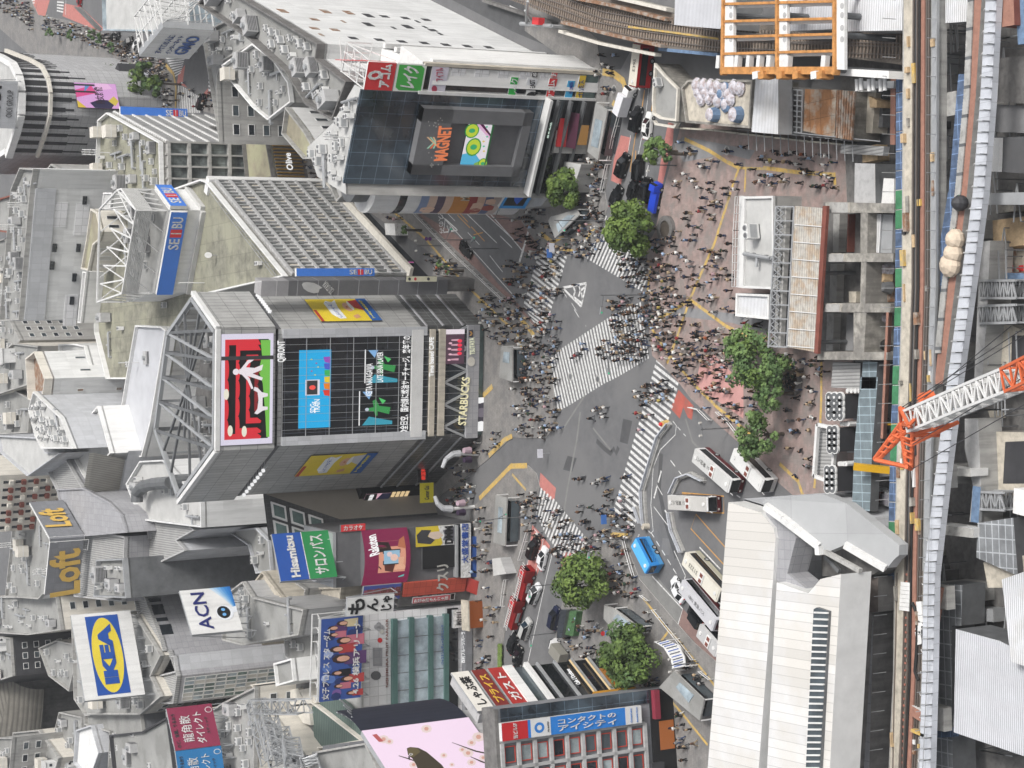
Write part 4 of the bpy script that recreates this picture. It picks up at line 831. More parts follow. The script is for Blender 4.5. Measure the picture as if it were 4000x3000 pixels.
for (u,v) in ((230,95),(600,100),(800,110),(505,168),(755,187),(970,212),(1310,232),(505,245),(680,258),(840,330),(1065,345),(1260,360),(1455,373),(1640,388),(1825,400),(2010,410),(970,135),(1110,143),(1290,157),(1470,172),(1190,242),(1395,187),(1460,235),(1525,262),(1590,293),(565,302)):
 a,tt=f.hit(*t(1,0,u,v)); big=u in(600,800,970,1310,230);
 mb=MB(); wd=(2.8 if big else 1.7); hh=(1.5 if u in(1110,1290,1470,840,1065,1260,1455,1640,1825,2010,505,680,970,1310,1525) or big else .6); f.box(mb,a-wd/2,a+wd/2,tt-hh/2,tt+hh/2,.0,.06,'charcoal' if u>800 else 'steel_rust'); mb.build('window',r)
clutter(xy,WH,['vent']*7+['ac']*26+['tank','hut','duct','duct','duct','ant','ant','dish','dish'],'on the white slab building roof',11,rz=.3)
clutter(xyM,MH,['ac']*16+['duct']*5+['ant']*3+['hut','vent','dish','vent'],'on the dark glass store roof',12)
r,fs,xy=bld('brown_roof_annex','low annex with brown roof deck and railings behind the glass store','building','1130,418 1205,515 1262,620 1200,622 1115,525',30,'white_plain','roof_brown',wins=((0,3,4,{'wf':.4,'hf':.4}),(4,3,4,{'wf':.4,'hf':.4})),parm='conc');
r,fs,xy=bld('service_roof_block','pale service block with dark opening and steel rails behind white slab','building','880,255 1000,170 1080,230 1140,320 1150,400 1060,470 1000,420 900,300',27,'conc','roof_grey',wins=((3,2,3,{'wf':.4}),),parm='white_plain')
clutter(xy,27,['ac']*9+['vent']*2+['duct']*3+['tank','ant'],'on the pale service block',13)
r,fs,xy=bld('stepped_store_block','pale stepped store block at the street corner below the annex roof','building','1200,515 1300,500 1352,765 1330,790 1262,625',22,'conc','roof_pale'); clutter(xy,22,['ac']*6+['duct'],'on the stepped store block',14)
cc=G(2080,712,0)+Vector((0,7.5,0)); r=thing('round_corner_tower','round white corner tower wrapped in large posters','building',cc)
zt_=H((2080,800),(1495,760)); mb=MB(); mb.tube(cc,cc+UZ*zt_,5.2,'white_plain',28); mb.tube(cc+UZ*zt_,cc+UZ*(zt_+3),3.4,'steel_dark',12); mb.build('wall',r)
def arc(mb,r_,z0,z1,a0,a1,m,n=10):
 for k in range(n):
  p,q=[cc+Vector((math.cos(R(a0+(a1-a0)*x/n)),math.sin(R(a0+(a1-a0)*x/n)),0))*r_ for x in(k,k+1)]
  mb.poly([p+UZ*z0,q+UZ*z0,q+UZ*z1,p+UZ*z1],m)
mb=MB(); arc(mb,5.27,zt_*.79,zt_*.84,180,330,'glass_black',12); mb.build('window_band',r)
pz0,pz1=zt_*.16,zt_*.70
rp=thing('wrap_poster','large curved poster of pop idols in blue and red around the tower','poster',cc+Vector((0,-6.4,pz0))); cols_=['#4a5a80','#b0483a','#e0b49c','#c8863c','#d09030','#b06048','#8a6a9a','#e0c4b8','#5a3a34','#c49a80']
mb=MB(); hstep=(pz1-pz0)/10
for k in range(10): arc(mb,5.3,pz0+hstep*k,pz0+hstep*(k+1),190,318,C_(['#c8b8b0','#6a7494','#d8b49c','#a03c38','#c8863c','#c8863c','#d6b8a4','#5a4a5c','#d8bca8','#8898b8'][k]),14)
rnd=random.Random(9)
for k in range(16):
 a=rnd.uniform(200,310); z=pz0+(pz1-pz0)*rnd.choice((.12,.27,.72,.86)); s_=rnd.uniform(.9,1.5)
 pts=[cc+Vector((math.cos(R(a+q*9*s_)),math.sin(R(a+q*9*s_)),0))*5.34+UZ*(z+w_*s_*1.4) for q,w_ in ((-.5,-.6),(.5,-.6),(.8,0),(.5,.8),(-.5,.8),(-.8,0))]; mb.poly(pts,C_(rnd.choice(['#e6c2aa','#3a2c2c','#9aa6c0','#dcd4d0','#a8584c'])))
mb.build('picture',rp)
ff=Face((cc.x-6,cc.y-5.5),(cc.x+6,cc.y-5.5),0,zt_); lettering(rp,ff,'MOMENTUM',.47,(pz0+hstep*5)/zt_,1.8,C_('#f4e8d0'),6,.1)
fb=Face((G(*t(2,1,60,160)).x-2.5,G(*t(2,1,0,160)).y+0),(G(*t(2,1,300,-60)).x,G(*t(2,1,300,-60)).y-1),0,14)
bA,bB=G(2050,815,4.0),G(2115,708,4.0); fb=Face((bA.x,bA.y),(bB.x,bB.y),0,14); tt=H((2065,820),(1962,812),4.0)
r=signboard('rooftop_sign','blue framed black picture board at the tower foot',fb,(0,fb.w,4,tt),.5,C_('#3f9be0'),'steel_white','sign',0,legs=1.5); mb=MB(); ee=(0,fb.w,4,tt)
art(fb,ee,mb,[(.1,.14),(.9,.14),(.9,.9),(.1,.9)],.03,'black'); art(fb,ee,mb,[(.15,.4),(.4,.3),(.7,.35),(.85,.5),(.6,.62),(.5,.7),(.3,.6)],.05,C_('#2a62d0')); mb.build('picture',r)
mb=MB(); a=fb.p(fb.w/2,0,-4); bq=tl(2,0,'290,1480 420,1390 600,1420 520,1659')+tl(2,1,'330,30 250,120 40,150'); mb.prism([(p.x,p.y) for p in GP(bq,3.5)],0,3.5,'conc','roof_pale'); single('low_shop_block',mb,'low pale shop block behind corner tree','building')
A('lattice_back',(.12,.135,.135),var=.5,ns=.35,panel=(1.55,3.1,0,.04),line=.4,c2=(.24,.27,.26),ns2=.25,rough=.3)
SHt=30.0
r,fs,xy=bld('department_store','department store with concrete lattice front and mossy green roof','building','1127,1079 823,709 800,700 700,735 560,740 440,760 375,1000 385,1300 430,1480 660,1480 690,1290 770,1160',SHt,'conc','roof_green',parm='white_plain',par=1.1)
f=fs[0]; S_A=r
mb=MB(); f.box(mb,.4,f.w-.4,5.2,SHt-1,.0,.15,'lattice_back'); mb.build('glazing',r)
nx=int(f.w/1.55); ny=8
mb=MB()
for k in range(nx+1): a=.2+(f.w-.4)*k/nx; f.box(mb,a-.13,a+.13,5.0,SHt-.6,.15,.62,'grey_wall')
mb.build('lattice_column',r); mb=MB()
for k in range(ny+1):
 z=5.0+(SHt-6)*k/ny; f.box(mb,0,f.w,z-.3,z+.3,.15,.7,'grey_wall')
mb.build('floor_band',r); mb=MB(); rnd=random.Random(2)
for k in range(nx):
 for q in range(ny):
  z=5.0+(SHt-6)*q/ny; a=.2+(f.w-.4)*(k+.5)/nx
  if rnd.random()<.8: f.box(mb,a-.45,a+.45,z+.3,z+.3+rnd.choice((.9,1.3,1.7)),.2,.34,'conc' if rnd.random()<.7 else 'conc_beige')
mb.build('spandrel',r)
mb=MB(); f.box(mb,-1.0,f.w+1,4.0,4.7,0,2.2,'cream'); f.box(mb,0,f.w,0,4.0,-.1,.05,'glass_dark'); mb.build('street_canopy',r)
mb=MB(); mb.box(f.p(f.w-.3 if f.p(0,0).x<f.p(f.w,0).x else -1.5,0,-3),f.u*1.8,f.n*3.6,UZ*(SHt+.5),'white_plain'); mb.build('end_pier',r)
for e_ in (5,6,7): pass
mb=MB(); rail_mb(mb,[G(*p,SHt) for p in pl('1095,1075 985,930 840,740')],1.6,'steel'); mb.build('roof_railing',r)
clutter(xy,SHt,['ac']*10+['duct']*6+['ant']*2+['dish','vent','vent'],'on the mossy store roof',21)
sb1=FF(1,1,(352,712),(352,660),SHt);
def banner(lab,i,j,u0,u1,v0,v1,zlow,txt,tu0,tu1,bl='white_plain'):
 c=G(*t(i,j,u1,(v0+v1)/2),zlow); zt=H(t(i,j,u1,(v0+v1)/2),t(i,j,u0,(v0+v1)/2),zlow); wpx=abs(v1-v0)/2.212*(c-CAM).length/FP; fx=Face((c.x-wpx/2,c.y),(c.x+wpx/2,c.y),0,zt+1)
 r=signboard('vertical_banner_sign',lab,fx,(0,fx.w,zlow,zt),.8,'blue_seibu','steel_white','sign',0); a=(tu0+tu1)/2
 q0=fx.hit(*t(i,j,tu0,(v0+v1)/2))[1]; q1=fx.hit(*t(i,j,tu1,(v0+v1)/2))[1]
 for s,fr in (('SE',.86),('BU',.14)): lettering(r,fx,s,.5,(q1+(q0-q1)*fr)/fx.h,fx.w*.62,'paint_white',abs(q0-q1)*.36,.06,rot=-90)
 mb=MB(); fx.box(mb,fx.w*.15,fx.w*.85,q1+(q0-q1)*.38,q1+(q0-q1)*.64,.0,.05,'red_sign'); fx.box(mb,fx.w*.15,fx.w*.85,q1+(q0-q1)*.5,q1+(q0-q1)*.53,.05,.07,'paint_white'); mb.build('emblem',r)
 mb=MB()
 for k in range(7): z=zlow+(zt-zlow)*(k+.5)/7; mb.beam(fx.p(fx.w/2,z,-.8),fx.p(fx.w/2-1.6*0,z,-3),.5,'conc_dark')
 mb.build('bracket',r); return r
banner('blue vertical banner sign beside the lattice front near the screen building',1,1,350,1025,658,725,13.5,'SEIBU',815,995)
pA,pB,pC=G(740,1142,SHt),G(800,822,SHt),G(738,740,SHt); PHt=H((740,1142),(602,1142),SHt)
back=[(pC.x+0,pC.y+4),(pC.x-3,pC.y+16),(pA.x-1,pA.y+18)]
r=thing('roof_penthouse','large white penthouse with blue store sign and steel cage on the mossy roof','penthouse',((pA.x+pB.x)/2,pA.y+8,SHt)); mb=MB(); mb.prism([(pA.x,pA.y),(pB.x,pB.y),(pC.x,pC.y)]+back,SHt,PHt,'white_plain','roof_grey'); mb.build('wall',r)
fp=Face((pA.x,pA.y),(pB.x,pB.y),SHt,PHt); fq=Face((pB.x,pB.y),(pC.x,pC.y),SHt,PHt,out=Vector((.7,-.7,0)))
mb=MB();
for ff_ in (fp,fq): ff_.box(mb,0,ff_.w,0,1.0,.02,.9,'roof_pale')
mb.build('ledge',r); mb=MB(); windows(r,fp,6,1,1,fp.w*.75,-3.2,-.2,wf=.8,hf=.7,glass=('glass_dark','glass_mid'))
mb=MB(); zz=PHt+6.5; crn=[Vector((pA.x,pA.y+1.5,0)),Vector((pB.x,pB.y+1.5,0)),Vector((pC.x,pC.y+1.5,0))]+[Vector((*b_,0)) for b_ in back]
for k in range(6):
 a,b=crn[k],crn[(k+1)%6]; mb.beam(a+UZ*zz,b+UZ*zz,.35,'steel_white'); mb.beam(a+UZ*PHt,a+UZ*zz,.3,'steel_white'); n=4
 for q in range(n): mb.beam(a.lerp(b,q/n)+UZ*PHt,a.lerp(b,(q+1)/n)+UZ*zz,.2,'steel_white')
for k in range(7):
 a=crn[0].lerp(crn[1],k/6); b=crn[5].lerp(crn[3],k/6); mb.beam(a+UZ*zz,b+UZ*zz,.3,'steel_white');
 if k<6: b2=crn[5].lerp(crn[3],(k+1)/6); mb.beam(a+UZ*zz,b2+UZ*zz,.2,'steel_white')
mb.build('steel_cage',r); mb=MB()
for ff_,o_ in ((Face((crn[0].x,crn[0].y),(crn[1].x,crn[1].y),0,60),0),(Face((crn[1].x,crn[1].y),(crn[2].x,crn[2].y),0,60,out=Vector((.7,-.7,0))),0)):
 for k in range(10): ff_.box(mb,0,ff_.w,zz-3.4+k*.36,zz-3.2+k*.36,.0,.2,'roof_pale')
mb.build('louvre_screen',r)
clutter([(v.x*.8+pB.x*.2,v.y*.8+(pA.y+10)*.2) for v in crn],PHt,['vent']*5+['ac']*12+['duct']*5+['tank','tank'],'inside the steel cage',22)
hs1=PHt-.2; f1=Face(fp.p(0,0,1.0)[:2],fp.p(fp.w,0,1.0)[:2],0,60); f2=Face(fq.p(0,0,1.0)[:2],fq.p(fq.w,0,1.0)[:2],0,60,out=Vector((.7,-.7,0)))
for ff_,lab,i,j,p0,p1,zs_ in ((f1,'wide blue sign with white store letters and red bars on penthouse front',0,1,(1360,500),(1395,215),None),(f2,'short blue sign with white store letters on penthouse side',0,1,(1370,130),(1300,-40),None)):
 r2=signboard('store_sign',lab,ff_,(0,ff_.w,hs1-3.6,hs1),.8,'blue_seibu','steel_white','sign',0); a0,a1=[ff_.hit(*t(i,j,*p))[0] for p in (p0,p1)]; sgn_=1 if a1>a0 else -1; W__=abs(a1-a0)
 if ff_ is f2: a0=ff_.w*.12 if a1>a0 else ff_.w*.88; W__=ff_.w*.72
 for s,c_,w_ in (('SE',.17,.34),('BU',.83,.34)): lettering(r2,ff_,s,(a0+sgn_*W__*c_)/ff_.w,(hs1-1.8)/60,2.3,'paint_white',W__*w_*.95,.05)
 mb=MB(); ff_.box(mb,min(a0+sgn_*W__*.38,a0+sgn_*W__*.62),max(a0+sgn_*W__*.38,a0+sgn_*W__*.62),hs1-3.1,hs1-.6,0,.05,'red_sign'); c0=a0+sgn_*W__*.5; ff_.box(mb,c0-.12,c0+.12,hs1-3.0,hs1-.7,.05,.07,'paint_white'); mb.build('emblem',r2)
BH=H((1075,560),(637,555))
r,fs,xy=bld('department_store_wing','far store wing with white ribbed side and deep grey window grid','building','430,440 637,555 642,745 560,760 450,735 385,700 395,470',BH,'conc','roof_green',parm='white_plain',par=1.0)
f=fs[0]; mb=MB(); nb=7
for k in range(nb+1): z=3+(BH-4)*k/nb; f.box(mb,0,f.w,z-.25,z+.25,0,.5,'steel_white')
mb.build('floor_band',r); mb=MB(); nn=int(f.w/1.3)
for k in range(nn): f.box(mb,f.w*k/nn,f.w*k/nn+.35,2,BH-.5,.0,.3,'grey_wall')
mb.build('rib',r)
for f in (fs[1],fs[2]):
 mb=MB(); f.box(mb,.2,f.w-.2,2.5,BH-1,0,.05,'lattice_back'); mb.build('glazing',r); mb=MB(); n6=max(4,int(f.w/2.6))
 for k in range(n6+1): a=f.w*k/n6; f.box(mb,a-.2,a+.2,2,BH-.3,.05,1.0,'conc')
 for k in range(6): z=2+(BH-3)*k/5; f.box(mb,0,f.w,z-.35,z+.35,.05,1.1,'conc')
 mb.build('window_grid',r)
clutter(xy,BH,['ac']*14+['tank']*3+['duct']*5+['vent']*4+['ant'],'on the far store wing roof',23)
banner('blue vertical banner sign on the far store wing corner',0,0,1040,1620,942,1020,9,'SEIBU',1440,1600)
gl=G(*t(0,0,2200,1330),0); gr_=G(*t(1,0,250,1560),0);
r,fs,xy=bld('gold_lit_storefront','dark brown shop front with gold lit ribs at street corner','building',[t(0,0,1830,1090),t(1,0,110,1190),t(1,0,170,1540),t(0,0,2150,1560),t(0,0,2120,1240)],8,'conc_dark','roof_brown',parm='conc_dark')
mb=MB(); f=fs[1]
for k in range(12): f.box(mb,f.w*k/12+.2,f.w*k/12+.45,1,7.5,.02,.3,C_('#9a7a3a'))
mb.build('rib',r); ff_=FF(1,0,(240,1470),(240,1360),5.5); lettering(r,f,'Olive',.6,.55,1.6,'e_white',4.2,.5,bold=.02)
A('tile_pale',(.58,.60,.64),var=.06,panel=(1.6,2.4,0,.05),line=.8)
CY=lambda s:C_(s)
A('tile_dark',(.05,.05,.052),var=.15,panel=(.8,.8,0,.04),line=1.8,rough=.5)
A('beige_wall',(.27,.245,.21),var=.06)
h=H((350,1250),(92,1250),30)
r,fs,xy=bld('white_annex','long white windowless annex with grey upper band rising from the mossy roof','building','92,1250 137,735 150,660 95,655 60,740 15,1255',h,'white_wall','roof_grey',parm='conc',par=1.2); f=fs[0]
mb=MB(); f.box(mb,0,f.w,h-5,h-.1,.02,.35,'grey_tile2'); mb.build('upper_band',r)
for u,v in ((470,480),(675,480),(450,633),(640,735),(618,935),(730,70)): a,tt=f.hit(*t(0,1,u,v)); mb=MB(); f.box(mb,a-1.0,a+1.0,tt-.5,tt+.5,0,.38,'glass_dark'); mb.build('window',r)
for u,v,w_ in ((520,195,3),(610,1020,4),(705,235,4)): a,tt=f.hit(*t(0,1,u,v)); mb=MB(); f.box(mb,a-w_,a+w_,tt-1.6,tt+1.6,0,.12,'white_panel'); mb.build('wall_panel',r)
clutter(xy,h,['ac']*22+['duct']*6+['vent']*3+['ant']*3,'on the long white annex roof',31)
h2=H((358,1250),(320,1250),30)
bld('low_white_block','low white storey with dark openings under the long white annex','building','310,1262 330,1060 345,1062 322,1262',34,'white_plain','roof_pale',z0=30,wins=((1,1,1),),par=.5)
r,fs,xy=bld('rooftop_terrace_attic','cream attic with a rounded terrace and square windows on the mossy roof','building','352,1058 372,957 392,940 402,905 385,830 362,815 345,940 325,1050',36,'cream','roof_brown',z0=30,par=.6,wins=((3,2,1,{'wf':.4,'hf':.5,'frame':'steel_white'}),(0,3,1,{'wf':.5,'hf':.6,'glass':('blind',)})))
bld('rooftop_glass_room','small white rooftop block with a black window row','building','400,820 408,752 442,752 432,822',35.5,'white_plain','roof_pale',z0=30,wins=((0,3,1,{'wf':.8,'hf':.6}),),par=.3)
h=H((415,1575),(195,1570),30); r,fs,xy=bld('white_box_building','blank white box building with rusty capped top beside the mossy roof','building','165,1372 207,1478 195,1575 140,1560 130,1400',h,'white_wall','steel_rust',par=2.0,parm='cream',wins=((0,2,3,{'wf':.15,'hf':.2}),(1,1,4,{'wf':.12,'hf':.15,'glass':('steel_rust',)})))
bld('white_stair_block','white stepped block with small louvres left of the mossy roof','building','240,1345 300,1342 340,1350 375,1480 240,1460',33,'white_plain','roof_pale',par=.8,wins=((2,3,2,{'wf':.3,'hf':.3}),))
r,fs,xy=bld('plant_deck_building','tall block with a crowded open plant deck and stair behind the white box','building','125,1600 145,1528 252,1630 300,1752 175,1752 150,1700',46,'grey_tile2','roof_pale',par=1.0,parm='steel_white'); clutter(xy,46,['ac']*26+['vent']*3+['duct']*3+['tank'],'on the crowded plant deck',32,rz=.5)
bld('long_blue_wall','pale lavender grey wall block with a flat roof at the photo edge','building','0,1700 165,1708 190,1765 250,1768 120,1860 10,1765',44,'grey_tile2','roof_pale')
bld('pale_upper_block','blank pale block with small red and dark windows in the middle left','building','297,1700 395,1585 445,1770 350,1880 295,1780',38,'white_plain','roof_pale',wins=((1,3,2,{'wf':.3,'hf':.3}),))
bld('roofed_white_ledge','long white ledge roof with grey panel strips beside the steel crown','building','455,1780 500,1500 540,1270 640,1275 660,1290 600,1650 565,1785',31.5,'white_plain','corr_silver',par=.8)
LT=50.0
r,fs,xy=bld('panelled_store','grey panelled store with curved dark roof edge under the orange letters','building','330,2095 255,1960 210,1870 175,1775 255,1765 300,1850 325,1890 430,2080 500,2095 490,2350 300,2330',40,'grey_tile','corr_grey',par=.8,parm='grey_wall')
f=fs[0]
bld('panelled_store_wall','tall dull grey tile wall block left of the steel crown','building','330,1905 228,1910 238,1958 332,2095 500,2080 480,2010 430,1960',41.5,'grey_tile','grey_tile',par=.5)
hA,hB,hC=G(*t(0,2,255,1020),LT),G(*t(0,2,435,1340),LT),G(*t(0,2,385,1824),LT)
for A_,B_,lab,wd,p0,p1,ii,out_ in ((hA,hB,'upper dark store sign with orange letters facing right',None,(510,1240),(430,1085),2,Vector((.8,-.6,0))),(hB,hC,'lower dark store sign with big orange letters',None,(560,1790),(560,1430),2,None)):
 f=Face((A_.x,A_.y),(B_.x,B_.y),0,LT+2,out=out_); zb=f.hit(*t(0,2,*((640,1160) if out_ else (700,1560))))[1]
 r=signboard('store_sign',lab,f,(0,f.w,zb,LT),.6,'slate_wall','steel_white','sign',0,legs=1); let(r,f,0,2,'Loft' if not out_ else 'Loft',(p0[0],p0[1]+(30 if not out_ else 0)),p1,7.2 if not out_ else 6.2,CY('#d9b35c'),.3,bold=.03)
P4=[G(*t(0,2,*p),z) for p,z in (((775,595),44),((1045,655),36),((975,1015),36),((725,885),44))]
mb=MB(); mb.poly(P4,'corr_beige'); mb.poly([p-UZ*1 for p in P4][::-1],'corr_beige')
for k in range(4): a,b=P4[k],P4[(k+1)%4]; mb.poly([a,b,b-UZ*1,a-UZ*1],'corr_beige')
r=thing('ribbed_roof_block','white block with a tan ribbed sloping roof between the steel crown and panelled store','building',(P4[1].x,P4[1].y,0)); mb.build('roof',r); mb=MB(); q=[(p.x,p.y) for p in P4]; mb.prism(q,0,35,'grey_tile2',False); mb.build('wall',r)
h=H((780,1990),(640,2000),22)
r,fs,xy=bld('white_wing_building','blank white wing with rooftop duct beside the screen building','building','650,1795 800,1960 802,2060 560,2030 505,1890 560,1800',36,'white_wall','roof_pale',par=.9)
mb=MB(); p=[G(*q_,39) for q_ in pl('665,1885 600,1890 560,1900 535,1925 535,1960')]
for a,b in zip(p,p[1:]): mb.tube(a,b,1.3,'steel_dark',10)
mb.tube(p[0],p[0]-UZ*5,1.3,'steel_dark',10); single('roof_duct',mb,'large round elbow duct curving over the white wing roof','duct')
clutter(xy,36,['ac']*6+['duct']*2+['vent'],'on the white wing roof',33)
for s,h,lab in (('575,2035 720,2025 770,2070 700,2110 735,2150 640,2195 605,2225 560,2160 520,2140 590,2100',35,'grey ribbed roof block with a T shape and a white hatch'),('530,2325 560,2330 635,2480 630,2560 690,2560 700,2625 640,2640 590,2640 585,2560 580,2500',34,'grey ribbed roof edge of the tall tile block by the big blue sign')):
 bld('ribbed_roof_building',lab,'building',s,h,'grey_tile2','corr_grey',par=.7,parm='grey_wall')
r,fs,xy=bld('tall_tile_block','broad pale grey tile block running behind the blue and green sign','building','790,2018 640,2197 578,2219 566,2332 520,2332 505,2200 600,2080',33,'tile_pale','roof_pale',par=.8)
r,fs,xy=bld('slotted_tile_block','grey tile block with narrow slot windows behind the robot billboard','building','576,2326 640,2495 652,2542 590,2560 535,2335',35,'grey_tile','corr_grey',par=.8,parm='corr_grey')
mb=MB(); f=fs[0]
for u,v in ((1335,208),(1360,262),(1365,290),(1375,318),(1400,376),(1430,435),(1435,460),(1445,490)): a_,tt=f.hit(*t(0,3,u,v)); mb=MB(); f.box(mb,a_-.5,a_+.5,tt-1.3,tt+1.3,0,.1,'glass_dark'); mb.build('window',r)
r,fs,xy=bld('slim_corner_block','slim grey tile block with one pale glazed side below the robot billboard','building','672,2540 706,2640 690,2748 600,2748 575,2650 565,2540',34,'grey_tile','corr_grey',par=.8,parm='corr_grey')
windows(r,fs[1],6,12,.5,fs[1].w-.5,4,33,wf=.95,hf=.95,glass=('glass_sky','blind','glass_green','glass_pale'),frame='steel_white')
for s_,h_,lab_,w_,ks_,sd_,ww_ in (('1005,2270 1035,2230 1110,2330 1120,2400 1035,2520 1030,2370',27,'beige brown flat roof block with a small round dome','conc_beige',['ac']*2+['duct'],51,1),('1075,2365 1160,2270 1205,2300 1190,2390 1140,2440',22,'low cluttered roof of tanks and pipes behind the blue and green sign','conc',['ac']*7+['tank','duct','duct'],52,0),
('1120,2445 1240,2440 1250,2640 1180,2610 1125,2565',26,'grey tile block with pale windows behind the wrestling poster','grey_wall',['ac']*3,53,1),('1150,2300 1345,2290 1335,2392 1200,2395',19,'dull beige roof block behind the brush letter sign','conc_beige',['duct','ac','ac'],54,0),('900,2075 1010,2060 1060,2110 1070,2230 1010,2240 980,2130',24,'low pale block left of the dark slanted building','grey_tile2',['ac']*3,55,0),
('1080,2590 1150,2570 1160,2660 1090,2680',31,'small blank white box block near the wrestling poster','white_plain',[],56,0)):
 r,fs,xy=bld('low_block',lab_,'building',s_,h_,w_,'conc_beige' if 'beige' in lab_ else 'roof_grey',par=.7); clutter(xy,h_,ks_,'on the '+lab_.split(' with ')[0].split(' behind ')[0].split(' left ')[0],sd_,inset=1.2)
 if ww_: windows(r,fs[0],3,4,1,fs[0].w-1,6,h_-1,wf=.5,hf=.5,glass=('glass_sky','glass_mid'))
r,fs,xy=bld('open_plant_tower','open steel plant tower with louvred units','building','395,2185 500,2180 512,2335 385,2330',43,'steel_dark','roof_grey',par=1.2,parm='steel'); clutter(xy,43,['vent']*3+['ac']*10,'in the open plant tower',35)
def billboard(lab,i,j,tl_,tr_,br_,bl_,z1,face,**k):
 A_,B_=G(*t(i,j,*tl_),z1),G(*t(i,j,*tr_),z1); f=Face((A_.x,A_.y),(B_.x,B_.y),0,z1+3); zb=(f.hit(*t(i,j,*bl_))[1]+f.hit(*t(i,j,*br_))[1])/2
 return signboard('rooftop_billboard',lab,f,(0,f.w,zb,z1),k.get('depth',.5),face,'steel',k.get('cat','billboard'),0,legs=k.get('legs',3)),f,(0,f.w,zb,z1)
r,f,e=billboard('white billboard with blue rectangle and yellow oval furniture store logo',0,3,(735,1080),(612,340),(1127,295),(1252,1015),52,'white_plain'); mb=MB(); bx=lambda pts,d,m: art(f,e,mb,pts,d,m)
bx([(.04,.23),(.965,.23),(.965,.78),(.04,.78)],.04,CY('#2452a4')); bx(circ(.5,.505,.44,.25,36),.07,CY('#e6d044')); mb.build('emblem',r); lettering(r,f,'IKEA',.51,((e[2]+(e[3]-e[2])*.505))/f.h,(e[3]-e[2])*.235,CY('#2452a4'),f.w*.70,.12,bold=.07)
r,f,e=billboard('white and blue billboard with three navy letters and a little black faced robot',0,3,(1660,508),(1550,128),(1990,88),(2095,470),48,'white_plain'); mb=MB(); bx=lambda pts,d,m: art(f,e,mb,pts,d,m)
for k in range(6): bx([(.42+.0*k,0),(1,0),(1,.42-.07*k),(.75,.2-.034*k)],.03+.004*k,CY(['#c8dcec','#a4c8e8','#80b2e0','#5c9cd8','#3c86cc','#2a74c2'][k]))
bx(circ(.42,.25,.17,.17,16),.07,CY('#e8ecf2')); bx(circ(.43,.27,.14,.13,18),.08,'black'); bx(circ(.38,.27,.035,.04,10),.09,CY('#70b0e8')); bx(circ(.49,.27,.035,.04,10),.09,CY('#70b0e8')); bx([(.4,.1),(.52,.1),(.55,0),(.42,0)],.075,CY('#e8ecf2')); mb.build('picture',r)
lettering(r,f,'ACN',.5,(e[2]+(e[3]-e[2])*.68)/f.h,(e[3]-e[2])*.27,CY('#2c3270'),f.w*.84,.1,bold=.015)
for lab,cs,c_,sx in (('maroon billboard with white Japanese brand characters',((1515,1510),(1436,1145),(1830,1095),(1905,1470)),'#8e3450',0),('blue billboard with white Japanese characters cut by the photo edge',((1560,1850),(1515,1515),(1905,1470),(1960,1800)),'#2f78b0',1)):
 r,f,e=billboard(lab,0,3,*cs,46,CY(c_)); lettering(r,f,'龍角散',.47,(e[2]+(e[3]-e[2])*.66)/f.h,(e[3]-e[2])*.24,'paint_white',f.w*.62,.1,bold=.0); lettering(r,f,'ダイレクト',.47,(e[2]+(e[3]-e[2])*.38)/f.h,(e[3]-e[2])*.2,'paint_white',f.w*.74,.1,bold=.01)
 lettering(r,f,'のど、言葉、うるおう',.45,(e[2]+(e[3]-e[2])*.9)/f.h,(e[3]-e[2])*.09,'charcoal',f.w*.8,.1); lettering(r,f,'スティック',.5,(e[2]+(e[3]-e[2])*.2)/f.h,(e[3]-e[2])*.07,'charcoal',f.w*.4,.1); mb=MB(); art(f,e,mb,circ(.86,.1,.07,.08),.05,'paint_white'); art(f,e,mb,circ(.86,.1,.055,.065),.07,CY(c_)); mb.build('emblem',r)
r,f,e=billboard('white slanted internet company billboard with blue letters on white scaffold',0,0,(1205,488),(1410,238),(1835,270),(1640,512),42,'white_plain',legs=2,depth=1.5); let(r,f,0,0,'すべての人に',(1355,455),(1490,300),1.6,CY('#2f4f88'),.2); let(r,f,0,0,'インターネット',(1440,460),(1570,305),1.3,CY('#2f4f88'),.2); let(r,f,0,0,'GMO',(1540,465),(1690,310),2.9,CY('#2456a0'),.2,bold=.02)
mb=MB();
for k in range(6):
 a=f.w*k/5
 for z in (e[2],(e[2]+e[3])/2,e[3]): mb.beam(f.p(a,z,-.9),f.p(a,z,-9),.22,'steel_white')
 mb.beam(f.p(a,e[2],-9),f.p(a,e[3],-9),.22,'steel_white'); mb.beam(f.p(a,e[2],-9),f.p(a,e[3],-1),.16,'steel_white');
 if k<5: mb.beam(f.p(a,e[3],-9),f.p(a+f.w/5,e[3],-1),.16,'steel_white'); mb.beam(f.p(a,e[2],-9),f.p(a+f.w/5,e[3],-9),.16,'steel_white')
for z in (e[2],(e[2]+e[3])/2,e[3]): mb.beam(f.p(0,z,-9),f.p(f.w,z,-9),.22,'steel_white'); mb.beam(f.p(0,z,-4.5),f.p(f.w,z,-4.5),.18,'steel_white')
o=mb.build('scaffold_frame',r)
